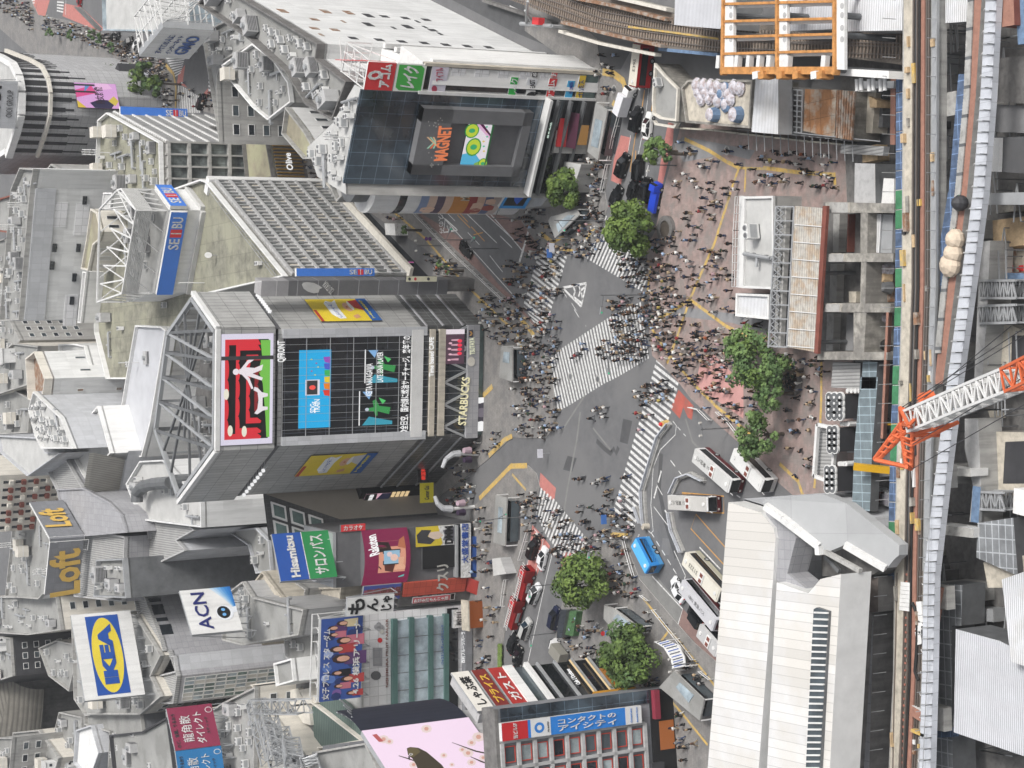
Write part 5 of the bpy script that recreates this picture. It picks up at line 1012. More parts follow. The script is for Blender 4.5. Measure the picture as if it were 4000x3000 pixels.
for s,h,lab,w_,ks,sd in (('300,2730 290,2420 330,2400 540,2400 640,2560 600,2640 640,2720 560,2790 340,2790',36,'cluttered pale roof block under the yellow oval billboard','cream',['ac']*18+['duct']*4+['tank']*2+['vent']*3+['dish']*2,41),
 ('880,2330 960,2270 1000,2330 1200,2380 1180,2480 960,2520 880,2500',31,'small block with green trusses under the robot billboard','grey_wall',['ac']*6+['duct']*3,42),
 ('850,2765 880,2745 1010,2680 1005,3060 880,3100 690,3100 660,2780',33,'roof packed with air conditioners under the maroon billboard','cream',['ac']*30+['vent']*4+['duct']*3,43),
 ('870,560 800,130 930,60 1010,20 1000,170 880,240 860,300',26,'low pale block with white rooftop frames left of the white slab','conc',['ac']*8+['vent']*2+['duct']*3+['ant'],44),
 ('560,2790 570,2860 640,2990 560,3080 430,3080 440,2860 340,2830 340,2790',34,'dark grey office block beside the dark ribbed building','slate_wall',['ac']*6+['vent']*2,45),
 ('160,2340 235,2260 300,2100 200,2090 155,1990 60,2050 30,2330',33,'pale block with thin roof pipes behind the orange letters','white_plain',['ac']*16+['duct']*5+['ant']*2+['tank']*2,46),
 ('250,2460 230,2330 160,2330 -30,2330 -30,2470 120,2480',30,'cream office block with blue window band at the far left','cream',['ac']*10+['duct']*3+['vent']*2,47),
 ('230,2500 320,2520 280,2700 200,2640 160,2530',24,'low cream shop block with a yellow awning at far left','cream',['ac']*8,48)):
 r,fs,xy=bld('office_block',lab,'building',s,h,w_,'roof_grey',par=.8,parm='conc'); clutter(xy,h,ks,'on the '+' '.join(lab.split()[:8])+'' if 0 else 'on the '+lab.split(' with')[0].split(' under')[0].split(' beside')[0].split(' behind')[0].split(' left of')[0].split(' at ')[0].replace('roof packed with air conditioners','packed roof'),sd)
 for k_ in range(len(fs)):
  if fs[k_].n.y<-.3 and fs[k_].w>8: windows(r,fs[k_],max(2,int(fs[k_].w/3.5)),6,1,fs[k_].w-1,h-22,h-1.5,wf=.6,hf=.45,cap=40,seed=k_)
r,fs,xy=bld('dark_ribbed_building','tall dark building wrapped in thin pale horizontal ribs','building','440,2870 570,2855 665,2800 700,3060 460,3060',35,'charcoal','roof_grey');
for f in fs:
 if f.n.y<0 and f.w>3:
  mb=MB();
  for k in range(26): f.box(mb,0,f.w,35-1.1*k-1.4,35-1.1*k-1.15,0,.4,'grey_tile2')
  mb.build('rib',r)
bld('white_angular_block','white angular block with a dark louvred notch beside the dark ribs','building','310,2850 370,2830 400,2940 360,3050 300,2980',36,'grey_tile2','white_plain',wins=((1,2,2,{'wf':.7,'hf':.5}),))
r=thing('apartment_building','cream apartment building with rows of red brown balconies at far left','building',G(60,1950,0)); A_,B_=G(-20,2060,42),G(20,1845,42); C2=G(125,1850,42); D2=G(185,1985,42)
f=Face((A_.x,A_.y),(B_.x,B_.y),0,42)
A3=G(-10,1858,44); B3=G(-30,2080,44); f=Face((B3.x,B3.y),(A3.x,A3.y),10,44)
mb=MB(); f.box(mb,0,f.w,0,34,-12,0,'cream'); mb.build('wall',r)
for k in range(7):
 for q in range(10):
  mb=MB(); z=1+q*3.2; a=.6+k*(f.w-1)/7; f.box(mb,a,a+(f.w-1)/7-1.0,z,z+1.1,0,.9,'rust_red' if (k+q)%3 else 'cream');
  f.box(mb,a+.2,a+(f.w-1)/7-1.2,z+1.1,z+2.5,0,.06,'glass_dark'); mb.build('balcony',r)
c=G(130,2760,10); r=thing('domed_hall','brown ribbed barrel domed hall at the far left','building',c); mb=MB(); n=16
ds=[]
for k in range(n+1):
 a=math.pi*k/n; ds.append((math.cos(a)*19,math.sin(a)*15))
for q in range(10):
 for k in range(n):
  (x0,z0_),(x1,z1_)=ds[k],ds[k+1]; b0,b1=-22+q*4.4,-22+(q+1)*4.4; s0=1-.25*abs(b0/22)**2; s1=1-.25*abs(b1/22)**2; ca,sa=math.cos(.9),math.sin(.9)
  f_=lambda x,b: Vector((c.x+x*ca-b*sa,c.y+x*sa+b*ca,0))
  mb.poly([f_(x0*s0,b0)+UZ*(14+z0_*s0),f_(x0*s1,b1)+UZ*(14+z0_*s1),f_(x1*s1,b1)+UZ*(14+z1_*s1),f_(x1*s0,b0)+UZ*(14+z1_*s0)],'dome_roof' if 'dome_roof' in MATS else A('dome_roof',(.16,.15,.13),corr=-1.2,var=.2) and 'dome_roof')
mb.build('roof',r); mb=MB(); mb.tube((c.x,c.y,0),(c.x,c.y,14),16,'conc_dark',20); mb.build('wall',r)
bld('brick_block','red brick block with wide grey windows at the left edge','building','-40,790 -30,900 85,915 95,800 60,760',34,'brick_red','roof_grey',wins=((1,4,6,{'wf':.6,'hf':.5}),(0,4,6,{'wf':.6,'hf':.5}),(2,3,6,{'wf':.6,'hf':.5})))
rnd=random.Random(77); FILL=('pale rooftop block','grey flat roofed block','cream flat roofed block','white plant roofed block')
fl=[('-60,960 30,930 60,1100 20,1200 -60,1180',31,'grey_dark'),('-60,1200 30,1215 90,1330 40,1400 -60,1420',30,'conc'),('-60,1430 60,1340 160,1352 130,1500 -60,1560',35,'cream'),('-60,1580 60,1520 130,1560 120,1690 -60,1700',33,'grey_wall'),('-60,2480 50,2490 60,2640 -60,2680',28,'charcoal'),('60,2860 160,2850 240,2960 200,3100 40,3100',27,'cream'),('240,2780 330,2800 330,2960 260,3100 200,2960',23,'green_net' if False else 'conc'),('0,2880 60,2880 40,3100 -60,3100',36,'conc'),('300,745 395,735 392,800 350,830 210,700 250,650',24,'grey_wall'),('165,700 210,640 290,690 250,760 170,760',30,'conc')]
nm_=['dark grey block at the upper left edge','pale concrete block at the left edge below the red brick','cream block with pipes beside the plant deck','grey block beside the lavender wall','charcoal low block near the brown dome','cream towered block left of the white angular block','concrete block with a green court near the brown dome','white gabled block in the lower left corner','grey flat block behind the far store wing','low concrete block below the white curved store']
for (s,h,w_),lab in zip(fl,nm_):
 r,fs,xy=bld('office_block',lab,'building',s,h,w_,'roof_grey',par=.8,parm='conc'); clutter(xy,h,['ac']*8+['duct']*2+['vent','tank','hut'],'on the '+lab.split(' at ')[0].split(' with ')[0].split(' beside')[0].split(' near')[0].split(' behind')[0]+' roof',int(h*7+len(lab)))
 for k_ in range(len(fs)):
  if fs[k_].n.y<-.3 and fs[k_].w>8: windows(r,fs[k_],max(2,int(fs[k_].w/3.5)),5,1,fs[k_].w-1,h-18,h-1.5,wf=.6,hf=.45,cap=30,seed=k_)
OH=38; pts=tl(0,0,'-200,1500 60,1330 130,1120 165,980 170,800 150,680 100,580 0,520 -200,440')
P_=[G(*p,OH) for p in pts]; A('fin_dark',(.02,.02,.022)); r=thing('curved_white_store','curved white department store with black slots between white piers','building',P_[4])
mb=MB()
for a,b in zip(P_,P_[1:]):
 mb.poly([(a.x,a.y,0),(b.x,b.y,0),(b.x,b.y,OH),(a.x,a.y,OH)],'white_panel'); mb.poly([(b.x,b.y,0),(a.x,a.y,0),(a.x,a.y,OH),(b.x,b.y,OH)],'white_panel')
mb.build('wall',r); mb=MB(); mb.poly([p for p in P_],'roof_pale'); mb.poly([p+UZ*.02 for p in P_][::-1],'roof_pale'); mb.build('roof',r)
mb=MB(); m2=MB(); m3=MB()
cum=0
for a,b in zip(P_,P_[1:]):
 f=Face((a.x,a.y),(b.x,b.y),0,OH,out=Vector((.3,-1,0))); n_=max(2,int(f.w/2.4))
 f.box(m3,-.1,f.w+.1,OH-1.2,OH+.6,0,1.4,'white_plain'); f.box(m3,-.1,f.w+.1,OH-8.2,OH-7.4,0,1.0,'cream')
 for k in range(n_):
  x=f.w*(k+.5)/n_; f.box(mb,x-.75,x+.75,OH-7.2,OH-1.4,.02,.1,'fin_dark')
  dp=(3+7*abs(math.sin(k*.55+cum*1.1)))*(.35 if cum>5 else 1) ; f.box(mb,x-.25,x+.25,OH-10-dp,OH-8.4,.02,.12,'fin_dark'); f.box(mb,x-.55,x+.55,OH-10-dp*.45,OH-8.4,.02,.14,'fin_dark')
 cum+=1
mb.build('window',r); m3.build('cornice',r)
f=Face((P_[3].x,P_[3].y),(P_[6].x,P_[6].y),0,OH,out=Vector((0,-1,0)))
e=pr(f,(0,0,610,770),(0,0,985,780),(0,0,630,975),(0,0,965,990)); e=(e[0],e[1],e[2]+.5,e[3]-.5); r2=signboard('video_screen','pink and violet video screen with portrait on the curved white store',f,e,.5,E_('#e0a8e0'),'charcoal','video screen',3.0); mb=MB(); bx=lambda pts,d,m: art(f,e,mb,pts,d,m)
bx([(.0,.2),(.3,.05),(.35,.45),(.2,.7),(0,.6)],3.03,E_('#2a2448')); bx([(.4,1),(.7,1),(.9,.6),(.6,.5)],3.03,E_('#e05090')); bx([(.0,.8),(.3,1),(0,1)],3.03,E_('#e0c040')); bx([(.7,.5),(1,.5),(1,.2),(.8,.1)],3.03,E_('#f0c0e8')); bx([(.6,.8),(.9,.75),(.95,.6)],3.04,E_('#6090c8')); bx([(.1,.1),(.3,0),(.5,.1),(.3,.25)],3.04,E_('#d8c050')); mb.build('picture',r2)
lettering(r2,f,'男女群像',(e[0]+(e[1]-e[0])*.5)/f.w,(e[2]+(e[3]-e[2])*.45)/f.h,2.4,E_('#3a2030',.3),(e[1]-e[0])*.7,3.1)
f=FF(0,0,(0,1000),(0,760),OH); r=signboard('rooftop_sign','pale grey oval rooftop sign of the curved white store with round letters',Face((G(*t(0,0,60,1110),OH+3).x,G(*t(0,0,60,1110),OH+3).y),(G(*t(0,0,90,680),OH+3).x,G(*t(0,0,90,680),OH+3).y),0,OH+12),(0,abs(G(*t(0,0,90,680),OH+3).x-G(*t(0,0,60,1110),OH+3).x),OH+1,OH+10),.6,'grey_tile2','steel','sign',0,legs=1)
ff_=Face((G(*t(0,0,60,1110),OH+3).x,G(*t(0,0,60,1110),OH+3).y),(G(*t(0,0,90,680),OH+3).x,G(*t(0,0,90,680),OH+3).y),0,OH+12); lettering(r,ff_,'OIOI GROUP',.5,(OH+2.8)/(OH+12),1.6,'grey_dark',ff_.w*.55,.1); lettering(r,ff_,'MODI',.45,(OH+6.8)/(OH+12),3.6,'black',ff_.w*.8,.1,bold=.04)
fA,fB_=G(*t(0,0,1390,960),0),G(*t(0,0,1300,560),0); f=Face((fA.x,fA.y),(fB_.x,fB_.y),0,12); r=thing('planted_entrance','dark entrance block with pale lit letters under climbing plants','building',f.p(f.w/2,0,0)); mb=MB(); f.box(mb,0,f.w,0,9,-8,0,'charcoal'); mb.build('wall',r); let(r,f,0,0,'MODI',(1130,945),(1130,800),2.2,E_('#fff2c0',.6),.3)
for u,v in ((1235,685),(1315,797)): a,tt=f.hit(*t(0,0,u,v)); mb=MB(); f.box(mb,a-1.5,a+1.5,tt-1.6,tt+1.6,.05,.3,E_('#4a9af0')); f.quad(mb,a-1,a+.4,tt-.8,tt+.6,.34,E_('#d8e4ff')); mb.build('video_screen',r)
r,fs,xy=bld('green_glass_building','pale green glass building with a white stair at the top of the photo','building','415,120 410,-60 760,-60 750,125',20,'glass_sky','roof_pale',wins=((3,9,5,{'wf':.92,'hf':.9,'glass':('glass_sky','glass_pale')}),))
mb=MB(); a=G(*t(0,0,700,60),14); b=G(*t(0,0,885,250),3); mb.box(a,Vector((0,2.5,0)),Vector((0,0,.5)),b-a,'white_plain'); mb.box(a+UZ*1,Vector((0,.2,0)),Vector((0,0,1)),b-a,'white_plain'); single('outdoor_stair',mb,'long white outdoor stair in front of pale green glass','stair')
gL,gR=G(1850,2250,0),G(1850,2040,0); FH=Face((gL.x,gL.y),(gR.x,gR.y),0,40)
zT=FH.hit(*t(1,2,690,1450))[1]
r=thing('video_band_building','slim dark building stacked with curved video band, comic poster and bookshop board','building',FH.p(FH.w/2,0,0)); mb=MB(); FH.box(mb,0,FH.w,0,zT,-13,-.1,'grey_dark'); mb.build('wall',r)
mb=MB(); FH.box(mb,.1,FH.w-.1,zT,zT+.6,-13,.1,'steel'); mb.build('parapet',r)
mb=MB(); FH.box(mb,.2,FH.w-.2,.2,4,-.1,.05,'glass_dark'); FH.box(mb,.2,FH.w-.2,4,4.4,-.1,1.2,'steel'); mb.build('shopfront',r)
clutter([(FH.p(a,0,-d)[0],FH.p(a,0,-d)[1]) for a,d in ((.5,.5),(FH.w-.5,.5),(FH.w-.5,12.5),(.5,12.5))],zT,['ac']*6+['duct','vent'],'on the slim dark building roof',61,inset=1.2)
CM=E_('#8c1f4e',.45)
r=thing('video_screen','curved video band with magenta frame and hands holding a phone','video screen',FH.p(FH.w/2,18,1)); mb=MB()
def cur(mb,f,e,d0,bul,m,n=10,x0=0,x1=1):
 a0,a1,t0,t1=e
 for k in range(n):
  fa,fb=x0+(x1-x0)*k/n,x0+(x1-x0)*(k+1)/n; da,db=[d0+bul*(1-(2*q-1)**2) for q in (fa,fb)]; qa,qb=a0+(a1-a0)*fa,a0+(a1-a0)*fb
  p=[f.p(qa,t0,da),f.p(qb,t0,db),f.p(qb,t1,db),f.p(qa,t1,da)]
  if f.u.cross(f.z).dot(f.n)<0: p=p[::-1]
  mb.poly(p,m)
eF=pr(FH,(1,2,870,1200),(1,2,950,1640),(1,2,1200,1180),(1,2,1330,1640)); eF=(0.0,FH.w,FH.hit(*t(1,2,1300,1400))[1],FH.hit(*t(1,2,905,1400))[1])
cur(mb,FH,eF,.1,1.6,CM); a0,a1,t0_,t1_=eF; mb.poly([FH.p(a0,t1_,-.1)]+[FH.p(a0+(a1-a0)*k/10,t1_,.1+1.6*(1-(k/5-1)**2)) for k in range(11)]+[FH.p(a1,t1_,-.1)],'grey_dark'); mb.build('casing',r)
eP=(a0+.4,a1-.5,t0_+1.0,t1_-2.9); mb=MB(); cur(mb,FH,eP,.18,1.58,E_('#e8a488',.5)); mb.build('picture_ground',r)
mb=MB();
def ca(pts,d,m):
 a0,a1,t0,t1=eP; rr=rgt(FH).dot(FH.u)>0; q=[]
 for x,y in pts:
  fx=x if rr else 1-x; dd=.18+1.58*(1-(2*fx-1)**2)+d; q.append(FH.p(a0+(a1-a0)*fx,t0+(t1-t0)*y,dd))
 nn=Vector((0,0,0));
 for k in range(len(q)): nn+=(q[k]-q[0]).cross(q[(k+1)%len(q)]-q[0])
 mb.poly(q if nn.dot(FH.n)>0 else q[::-1],m)
ca([(.0,.8),(.3,.9),(.35,1),(0,1)],.06,E_('#3a2420')); ca([(.62,.5),(.8,.6),(.82,1),(.62,1)],.06,E_('#2c1a18')); ca([(.82,.2),(1,.25),(1,1),(.82,.9)],.06,E_('#c07868')); ca([(.0,.0),(.3,.0),(.42,.2),(.3,.4),(.0,.55)],.07,E_('#f0b898')); ca([(.0,.0),(.14,.0),(.1,.2),(0,.25)],.09,E_('#6ac8c0')); ca([(.36,.2),(.66,.2),(.66,.85),(.36,.85)],.1,'black'); ca([(.38,.23),(.64,.23),(.64,.82),(.38,.82)],.13,E_('#9ac0d8')); ca(circ(.5,.45,.07,.14),.16,E_('#f0c8b8')); ca(circ(.57,.62,.05,.1),.16,E_('#e8d0d0')); ca([(.3,.1),(.5,.08),(.5,.3),(.36,.28)],.17,E_('#e8b090')); ca([(.66,.0),(.9,.0),(.84,.2),(.7,.3)],.17,E_('#b87050')); ca([(.2,.45),(.36,.4),(.36,.8),(.24,.75)],.08,E_('#5a3028'))
mb.build('picture',r); let(r,FH,1,2,'Rakuten',(990,1470),(955,1298),2.1,'e_white',1.85,bold=.03)
e=pr(FH,(1,2,1425,1600),(1,2,1720,1385)); e=(e[0],e[1],FH.hit(*t(1,2,1715,1500))[1],FH.hit(*t(1,2,1428,1500))[1]); signboard('dark_display','blank dark display square below the curved video band',FH,e,.4,'black','steel_dark','display',.5)
e=(e[1]+.1 if e[0]<FH.w/2 else .1,FH.w-.1 if e[0]<FH.w/2 else e[0]-.1,FH.hit(*t(1,2,1700,1300))[1],FH.hit(*t(1,2,1370,1300))[1]); r=signboard('wall_poster','yellow and white poster of a dark haired comic character with black letters',FH,e,.3,CY('#d8c23a'),'steel_dark','poster',.5); mb=MB(); bx=lambda pts,d,m: art(FH,e,mb,pts,d,m)
bx([(0,0),(1,0),(1,.42),(.1,.3),(0,.35)],.53,'paint_white'); bx([(.1,.62),(.2,.95),(.6,.98),(.85,.85),(.8,.6),(.5,.7),(.3,.5)],.55,'charcoal'); bx([(.3,.68),(.7,.66),(.72,.4),(.5,.28),(.34,.4)],.54,CY('#d8c4b4')); bx([(.25,.3),(.5,.25),(.75,.3),(.9,0),(.15,0)],.545,CY('#6c6c74')); mb.build('picture',r); lettering(r,FH,'DMM',(e[0]+e[1])/2/FH.w,(e[2]+(e[3]-e[2])*.14)/FH.h,(e[3]-e[2])*.22,'black',(e[1]-e[0])*.9,.6,bold=.05)
e=(.0,FH.w,FH.hit(*t(1,2,1835,1450))[1],FH.hit(*t(1,2,1755,1450))[1]); r=signboard('shop_sign','long white bookshop board with blue Japanese characters',FH,e,.5,'paint_white','steel_white','sign',1.0); let(r,FH,1,2,'大盛堂書店',(1795,1540),(1770,1200),1.5,CY('#2a52a8'),1.1,level=True)
mb=MB(); z=FH.hit(*t(1,2,1880,1450))[1]; mb.poly([FH.p(0,z+1.2,.1),FH.p(FH.w*.75,z+1.2,.1),FH.p(FH.w*.75,z-.6,2.2),FH.p(0,z-.6,2.2)],CY('#2c5aa8')); mb.poly([FH.p(0,z+1.2,.1),FH.p(FH.w*.75,z+1.2,.1),FH.p(FH.w*.75,z-.6,2.2),FH.p(0,z-.6,2.2)][::-1],CY('#2c5aa8')); single('blue_awning',mb,'blue awning below the white bookshop board','awning')
r,f,e=billboard('big roof billboard of blue panel over green panel with white brand letters',1,2,(215,1706),(135,1297),(620,1262),(705,1664),41,CY('#2b56a6'),legs=2)
mb=MB(); f.quad(mb,0,f.w,e[2],e[2]+(e[3]-e[2])*.49,.03,CY('#2f8a50')); f.quad(mb,0,f.w,e[2]+(e[3]-e[2])*.485,e[2]+(e[3]-e[2])*.5,.06,'paint_white'); mb.build('green_panel',r); lettering(r,f,'Hisamitsu',.5,(e[2]+(e[3]-e[2])*.72)/f.h,(e[3]-e[2])*.16,'paint_white',f.w*.88,.1,bold=.04); lettering(r,f,'サロンパス',.5,(e[2]+(e[3]-e[2])*.25)/f.h,(e[3]-e[2])*.25,'paint_white',f.w*.84,.1,bold=.02)
w0,w1=G(*t(1,2,905,1180),17),G(*t(1,2,830,930),17); fw_=Face((w0.x,w0.y),(w1.x,w1.y),0,40)
q=[fw_.hit(*t(1,2,*p)) for p in ((60,945),(785,920),(905,1180),(730,1170))]; r=thing('slanted_dark_building','dark tiled building with sloping window wall and blank beige flank','building',fw_.p(fw_.w/2,0,0)); mb=MB()
Pf=[fw_.p(a,z,0) for a,z in q]; lo=[Pf[0],fw_.p(q[0][0],12,0),fw_.p(q[3][0],12,0),Pf[3]]
bk=Vector((-9,7,0)); base=[fw_.p(q[0][0],0,0),fw_.p(q[3][0]-0,0,0)]
a_hi,z_hi=q[0]; a_lo,z_lo=q[3]
for pp in ([fw_.p(a_hi,0),fw_.p(a_lo,0),fw_.p(a_lo,z_lo),fw_.p(a_hi,z_hi)],): mb.poly(pp,'beige_wall'); mb.poly([x-UZ*0+fw_.n*-.02 for x in pp][::-1],'beige_wall')
mb.build('flank_wall',r); mb=MB(); A1,B1=fw_.p(a_hi,z_hi),fw_.p(a_lo,z_lo); bk=rgt(fw_)*-8.5+fw_.n*-3; sl=[A1,B1,B1+bk,A1+bk]; mb.poly(sl,'tile_dark'); mb.poly([x-UZ*.1 for x in sl][::-1],'tile_dark'); mb.poly([fw_.p(a_lo,0),fw_.p(a_lo,0)+bk,B1+bk,B1],'tile_dark'); mb.build('sloping_wall',r)
for sx,sy in ((.18,.3),(.18,.7),(.42,.3),(.42,.7),(.66,.3),(.66,.7),(.86,.5)):
 c=A1.lerp(B1,sx)+bk*sy; ux=(B1-A1).normalized(); vx=bk.normalized(); n_=ux.cross(vx); n_=n_ if n_.z>0 else -n_; mb=MB(); mb.box(c-ux*1.5-vx*1.5,ux*3,vx*3,n_*.5,'steel_white',skip=()); mb.box(c-ux*1.1-vx*1.1+n_*.5,ux*2.2,vx*2.2,n_*.03,'glass_green'); mb.build('window',r)
x0,x1=G(*t(1,2,1170,1050),8),G(*t(1,2,1230,925),8); fx=Face((x0.x,x0.y),(x1.x,x1.y),0,22)
r=thing('arcade_corner_building','small black corner arcade building with lit screens and lantern lights','building',fx.p(fx.w/2,0,0)); mb=MB(); fx.box(mb,-3,fx.w,0,fx.hit(*t(1,2,900,1000))[1]+.3,-6,0,'black'); mb.build('wall',r)
e=(0,fx.w,fx.hit(*t(1,2,1130,1000))[1],fx.hit(*t(1,2,930,980))[1]); r2=signboard('video_screen','pink lit screen with crowd picture at the arcade corner',fx,e,.3,E_('#e8b8c8'),'black','video screen',.3); mb=MB(); bx=lambda pts,d,m: art(fx,e,mb,pts,d,m); bx([(0,0),(1,0),(1,.35),(.6,.5),(.3,.45),(0,.3)],.33,E_('#2a2c4c',.3)); bx([(.5,.5),(1,.55),(1,1),(.5,1)],.33,'black'); mb.build('picture',r2); lettering(r2,fx,'ASH DA HERO',.74,(e[2]+(e[3]-e[2])*.75)/fx.h,.9,'e_white',fx.w*.45,.4)
mb=MB();
for k in range(4):
 for q_ in range(5): fx.box(mb,fx.w*(.1+.18*q_),fx.w*(.24+.18*q_),e[2]-1.2-1.0*k,e[2]-.5-1.0*k,.0,.15,'e_warm')
mb.build('lit_window',r); mb=MB(); fx.box(mb,-2.9,-.2,1.5,7.5,0,.3,E_('#c83c20',.4)); mb.build('lit_sign',r)
mb=MB()
for k in range(3): mb.tube(fx.p(-2+k*.9,4+k*.8,.6),fx.p(-2+k*.9,4.6+k*.8,.6),.35,'e_warm',8)
mb.build('lantern',r)
mb=MB(); bq=G(*t(1,2,1165,1100),8); mb.box((bq.x-.6,bq.y-.3,3),Vector((1.2,0,0)),Vector((0,.3,0)),UZ*8,'paint_white'); single('shop_sign',mb,'narrow white vertical shop sign under the arcade screens','sign')
z=FH.hit(*t(1,2,730,1200))[1]; r=signboard('shop_sign','narrow dark red karaoke sign strip above the curved video band',FH,(FH.w-.0,FH.w+1.3,z-5,z),.6,'red_sign','steel_dark','sign',.2); lettering(r,FH,'カラオケ',(FH.w+.65)/FH.w,(z-2.5)/FH.h,.9,'paint_white',4,.3,rot=-90)
gL2,gR2=G(1835,2345,0),G(1850,2250,0); FR_=Face((gL2.x,gL2.y),(gR2.x,gR2.y),0,34); z1=FR_.hit(*t(1,3,925,90))[1]; zr=FR_.hit(*t(1,3,1275,60))[1]
r=thing('red_shop_building','narrow drug store building with red cladding under a blue and pink sign','building',FR_.p(FR_.w/2,0,0)); mb=MB(); FR_.box(mb,0,FR_.w,0,zr+.5,-12,-.1,'conc_dark'); mb.build('wall',r)
am=FR_.hit(*t(1,3,1500,150))[0]; lo_,hi_=(am,FR_.w) if am<FR_.w*.7 else (0,am)
A('red_clad',(.46,.075,.045),panel=(1.3,1.3,0,.05),line=.6,var=.1)
mb=MB(); FR_.box(mb,lo_,FR_.w-.05,FR_.hit(*t(1,3,1800,80))[1],zr,-.1,.5,'red_clad'); mb.build('red_cladding',r)
let(r,FR_,1,3,'クスリ',(1600,115),(1600,-110),2.6,'blind',.6,bold=.03);
mb=MB(); z=FR_.hit(*t(1,3,1870,60))[1]; mb.poly([FR_.p(lo_,z+1.5,.1),FR_.p(FR_.w,z+1.5,.1),FR_.p(FR_.w,z,2.6),FR_.p(lo_,z,2.6)],CY('#c85048')); mb.poly([FR_.p(lo_,z+1.5,.1),FR_.p(FR_.w,z+1.5,.1),FR_.p(FR_.w,z,2.6),FR_.p(lo_,z,2.6)][::-1],CY('#c85048')); mb.build('awning',r)
windows(r,FR_,1,5,.3,lo_-.2,3,zr-2,wf=.8,hf=.5,glass=('glass_dark',)); clutter([(FR_.p(a,0,-d)[0],FR_.p(a,0,-d)[1]) for a,d in ((.3,.5),(FR_.w,.5),(FR_.w,12),(.3,12))],zr+.5,['ac']*4+['duct'],'on the red shop roof',62,inset=1.0)
r2=signboard('rooftop_sign','blue and pink sign with brown Japanese drug store characters',FR_,(lo_-.3,FR_.w,zr+.6,z1),.6,CY('#4a5aa8'),'steel','sign',.4,legs=1); mb=MB(); FR_.quad(mb,lo_+(FR_.w-lo_)*.25-.3,lo_+(FR_.w-lo_)*.72,zr+.7,z1-.1,.43,CY('#a86070')); mb.build('pink_panel',r2); lettering(r2,FR_,'三千里薬品',(lo_+FR_.w)/2/FR_.w*.98,((zr+z1)/2)/FR_.h,2.0,'rust_red',(z1-zr)*.85,.5,rot=-90)
r,f,e=billboard('white billboard with black brush Japanese characters on white scaffold',1,3,(780,350),(790,192),(1190,165),(1190,315),30,'white_plain',legs=1)
lettering(r,f,'も',.5,(e[2]+(e[3]-e[2])*.8)/f.h,(e[3]-e[2])*.36,'black',f.w*.85,.1,bold=.03); lettering(r,f,'ん',.5,(e[2]+(e[3]-e[2])*.46)/f.h,(e[3]-e[2])*.24,'black',f.w*.75,.1,bold=.03); lettering(r,f,'じゃ',.55,(e[2]+(e[3]-e[2])*.16)/f.h,(e[3]-e[2])*.24,'black',f.w*.8,.1,bold=.03)
z=FR_.hit(*t(1,3,1500,190))[1]; r=signboard('shop_sign','salmon pink vertical sign with white characters beside the red cladding',FR_,(lo_-1.3,lo_-.2,FR_.hit(*t(1,3,1650,200))[1],FR_.hit(*t(1,3,1335,200))[1]),.4,CY('#c0525c'),'steel','sign',1.0); lettering(r,FR_,'お好み焼もんじゃ焼',(lo_-.75)/FR_.w,(FR_.hit(*t(1,3,1490,200))[1])/FR_.h,.75,'paint_white',FR_.hit(*t(1,3,1335,200))[1]-FR_.hit(*t(1,3,1650,200))[1]-.6,1.1,rot=-90)
gL3,gR3=G(1838,2770,0),G(1838,2362,0); FF_=Face((gL3.x,gL3.y),(gR3.x,gR3.y),0,34); zt=FF_.hit(*t(1,3,925,600))[1]
r=thing('fruit_parlour_building','white building with green window bands and fruit emblems under the wrestling poster','building',FF_.p(FF_.w/2,0,0)); mb=MB(); FF_.box(mb,0,FF_.w,0,zt,-16,-.1,'white_panel'); mb.build('wall',r); mb=MB(); FF_.box(mb,0,FF_.w,zt,zt+.4,-16,.1,'roof_pale'); mb.build('roof',r)
A('teal_band',(.07,.14,.13),rough=.5)
zz=[FF_.hit(*t(1,3,u,600))[1] for u in (1165,1195,1310,1345,1475,1500,1610,1650)];
for k in range(3):
 zh,zl=zz[2*k+1],zz[2*k+2]
 mb=MB(); FF_.box(mb,FF_.w*.1,FF_.w*.92,zl,zh,-.1,.5,'glass_sky');
 for q_ in range(1,5): FF_.box(mb,FF_.w*(.1+.82*q_/5)-.06,FF_.w*(.1+.82*q_/5)+.06,zl,zh,.5,.56,'steel_dark')
 mb.build('window_band',r)
mb=MB()
for k in range(4): zh=zz[2*k]; FF_.box(mb,FF_.w*.06,FF_.w*.94,zh-1.0,zh,-.1,.9,'teal_band')
mb.build('floor_band',r); mb=MB(); zs_=[FF_.hit(*t(1,3,u,600))[1] for u in (1650,1740,1780,1840)]; FF_.box(mb,.2,FF_.w-.3,zs_[1],zs_[0],-.1,.3,'glass_black'); FF_.box(mb,.0,FF_.w,zs_[3],zs_[2],-.1,1.4,'slate_wall'); FF_.box(mb,.3,FF_.w-.3,.3,zs_[3],-.1,.1,'glass_dark'); FF_.box(mb,FF_.w*.2,FF_.w*.35,.6,zs_[3]-.5,.1,.3,'e_warm'); mb.build('shopfront',r)
mb=MB();
for u,v,m_ in ((1070,555,'red_sign'),(1085,480,'blind'),(1040,440,'grey_tile'),(1060,420,'grey_tile'),(1080,440,'grey_tile'),(1060,455,'grey_tile'),(1035,860,'grey_dark')): ap(mb,FF_,1,3,ell(u,v,22 if v<600 else 45,22 if v<600 else 40,10),.05+.01*(v%3),m_)
ap(mb,FF_,1,3,'1010,620 1090,620 1090,780 1010,780',.06,'grey_tile'); mb.build('emblem',r); let(r,FF_,1,3,'NISHIMURA FRUIT PARLOR',(1130,960),(1130,370),.5,'rust_red',.1)
let(r,FF_,1,3,'西村フルーツパーラー',(1757,740),(1757,440),.9,'e_white',1.5,level=True); let(r,FF_,1,3,'ジャスミンレディースクリニック',(1600,760),(1600,420),.75,CY('#3060a0'),.6)
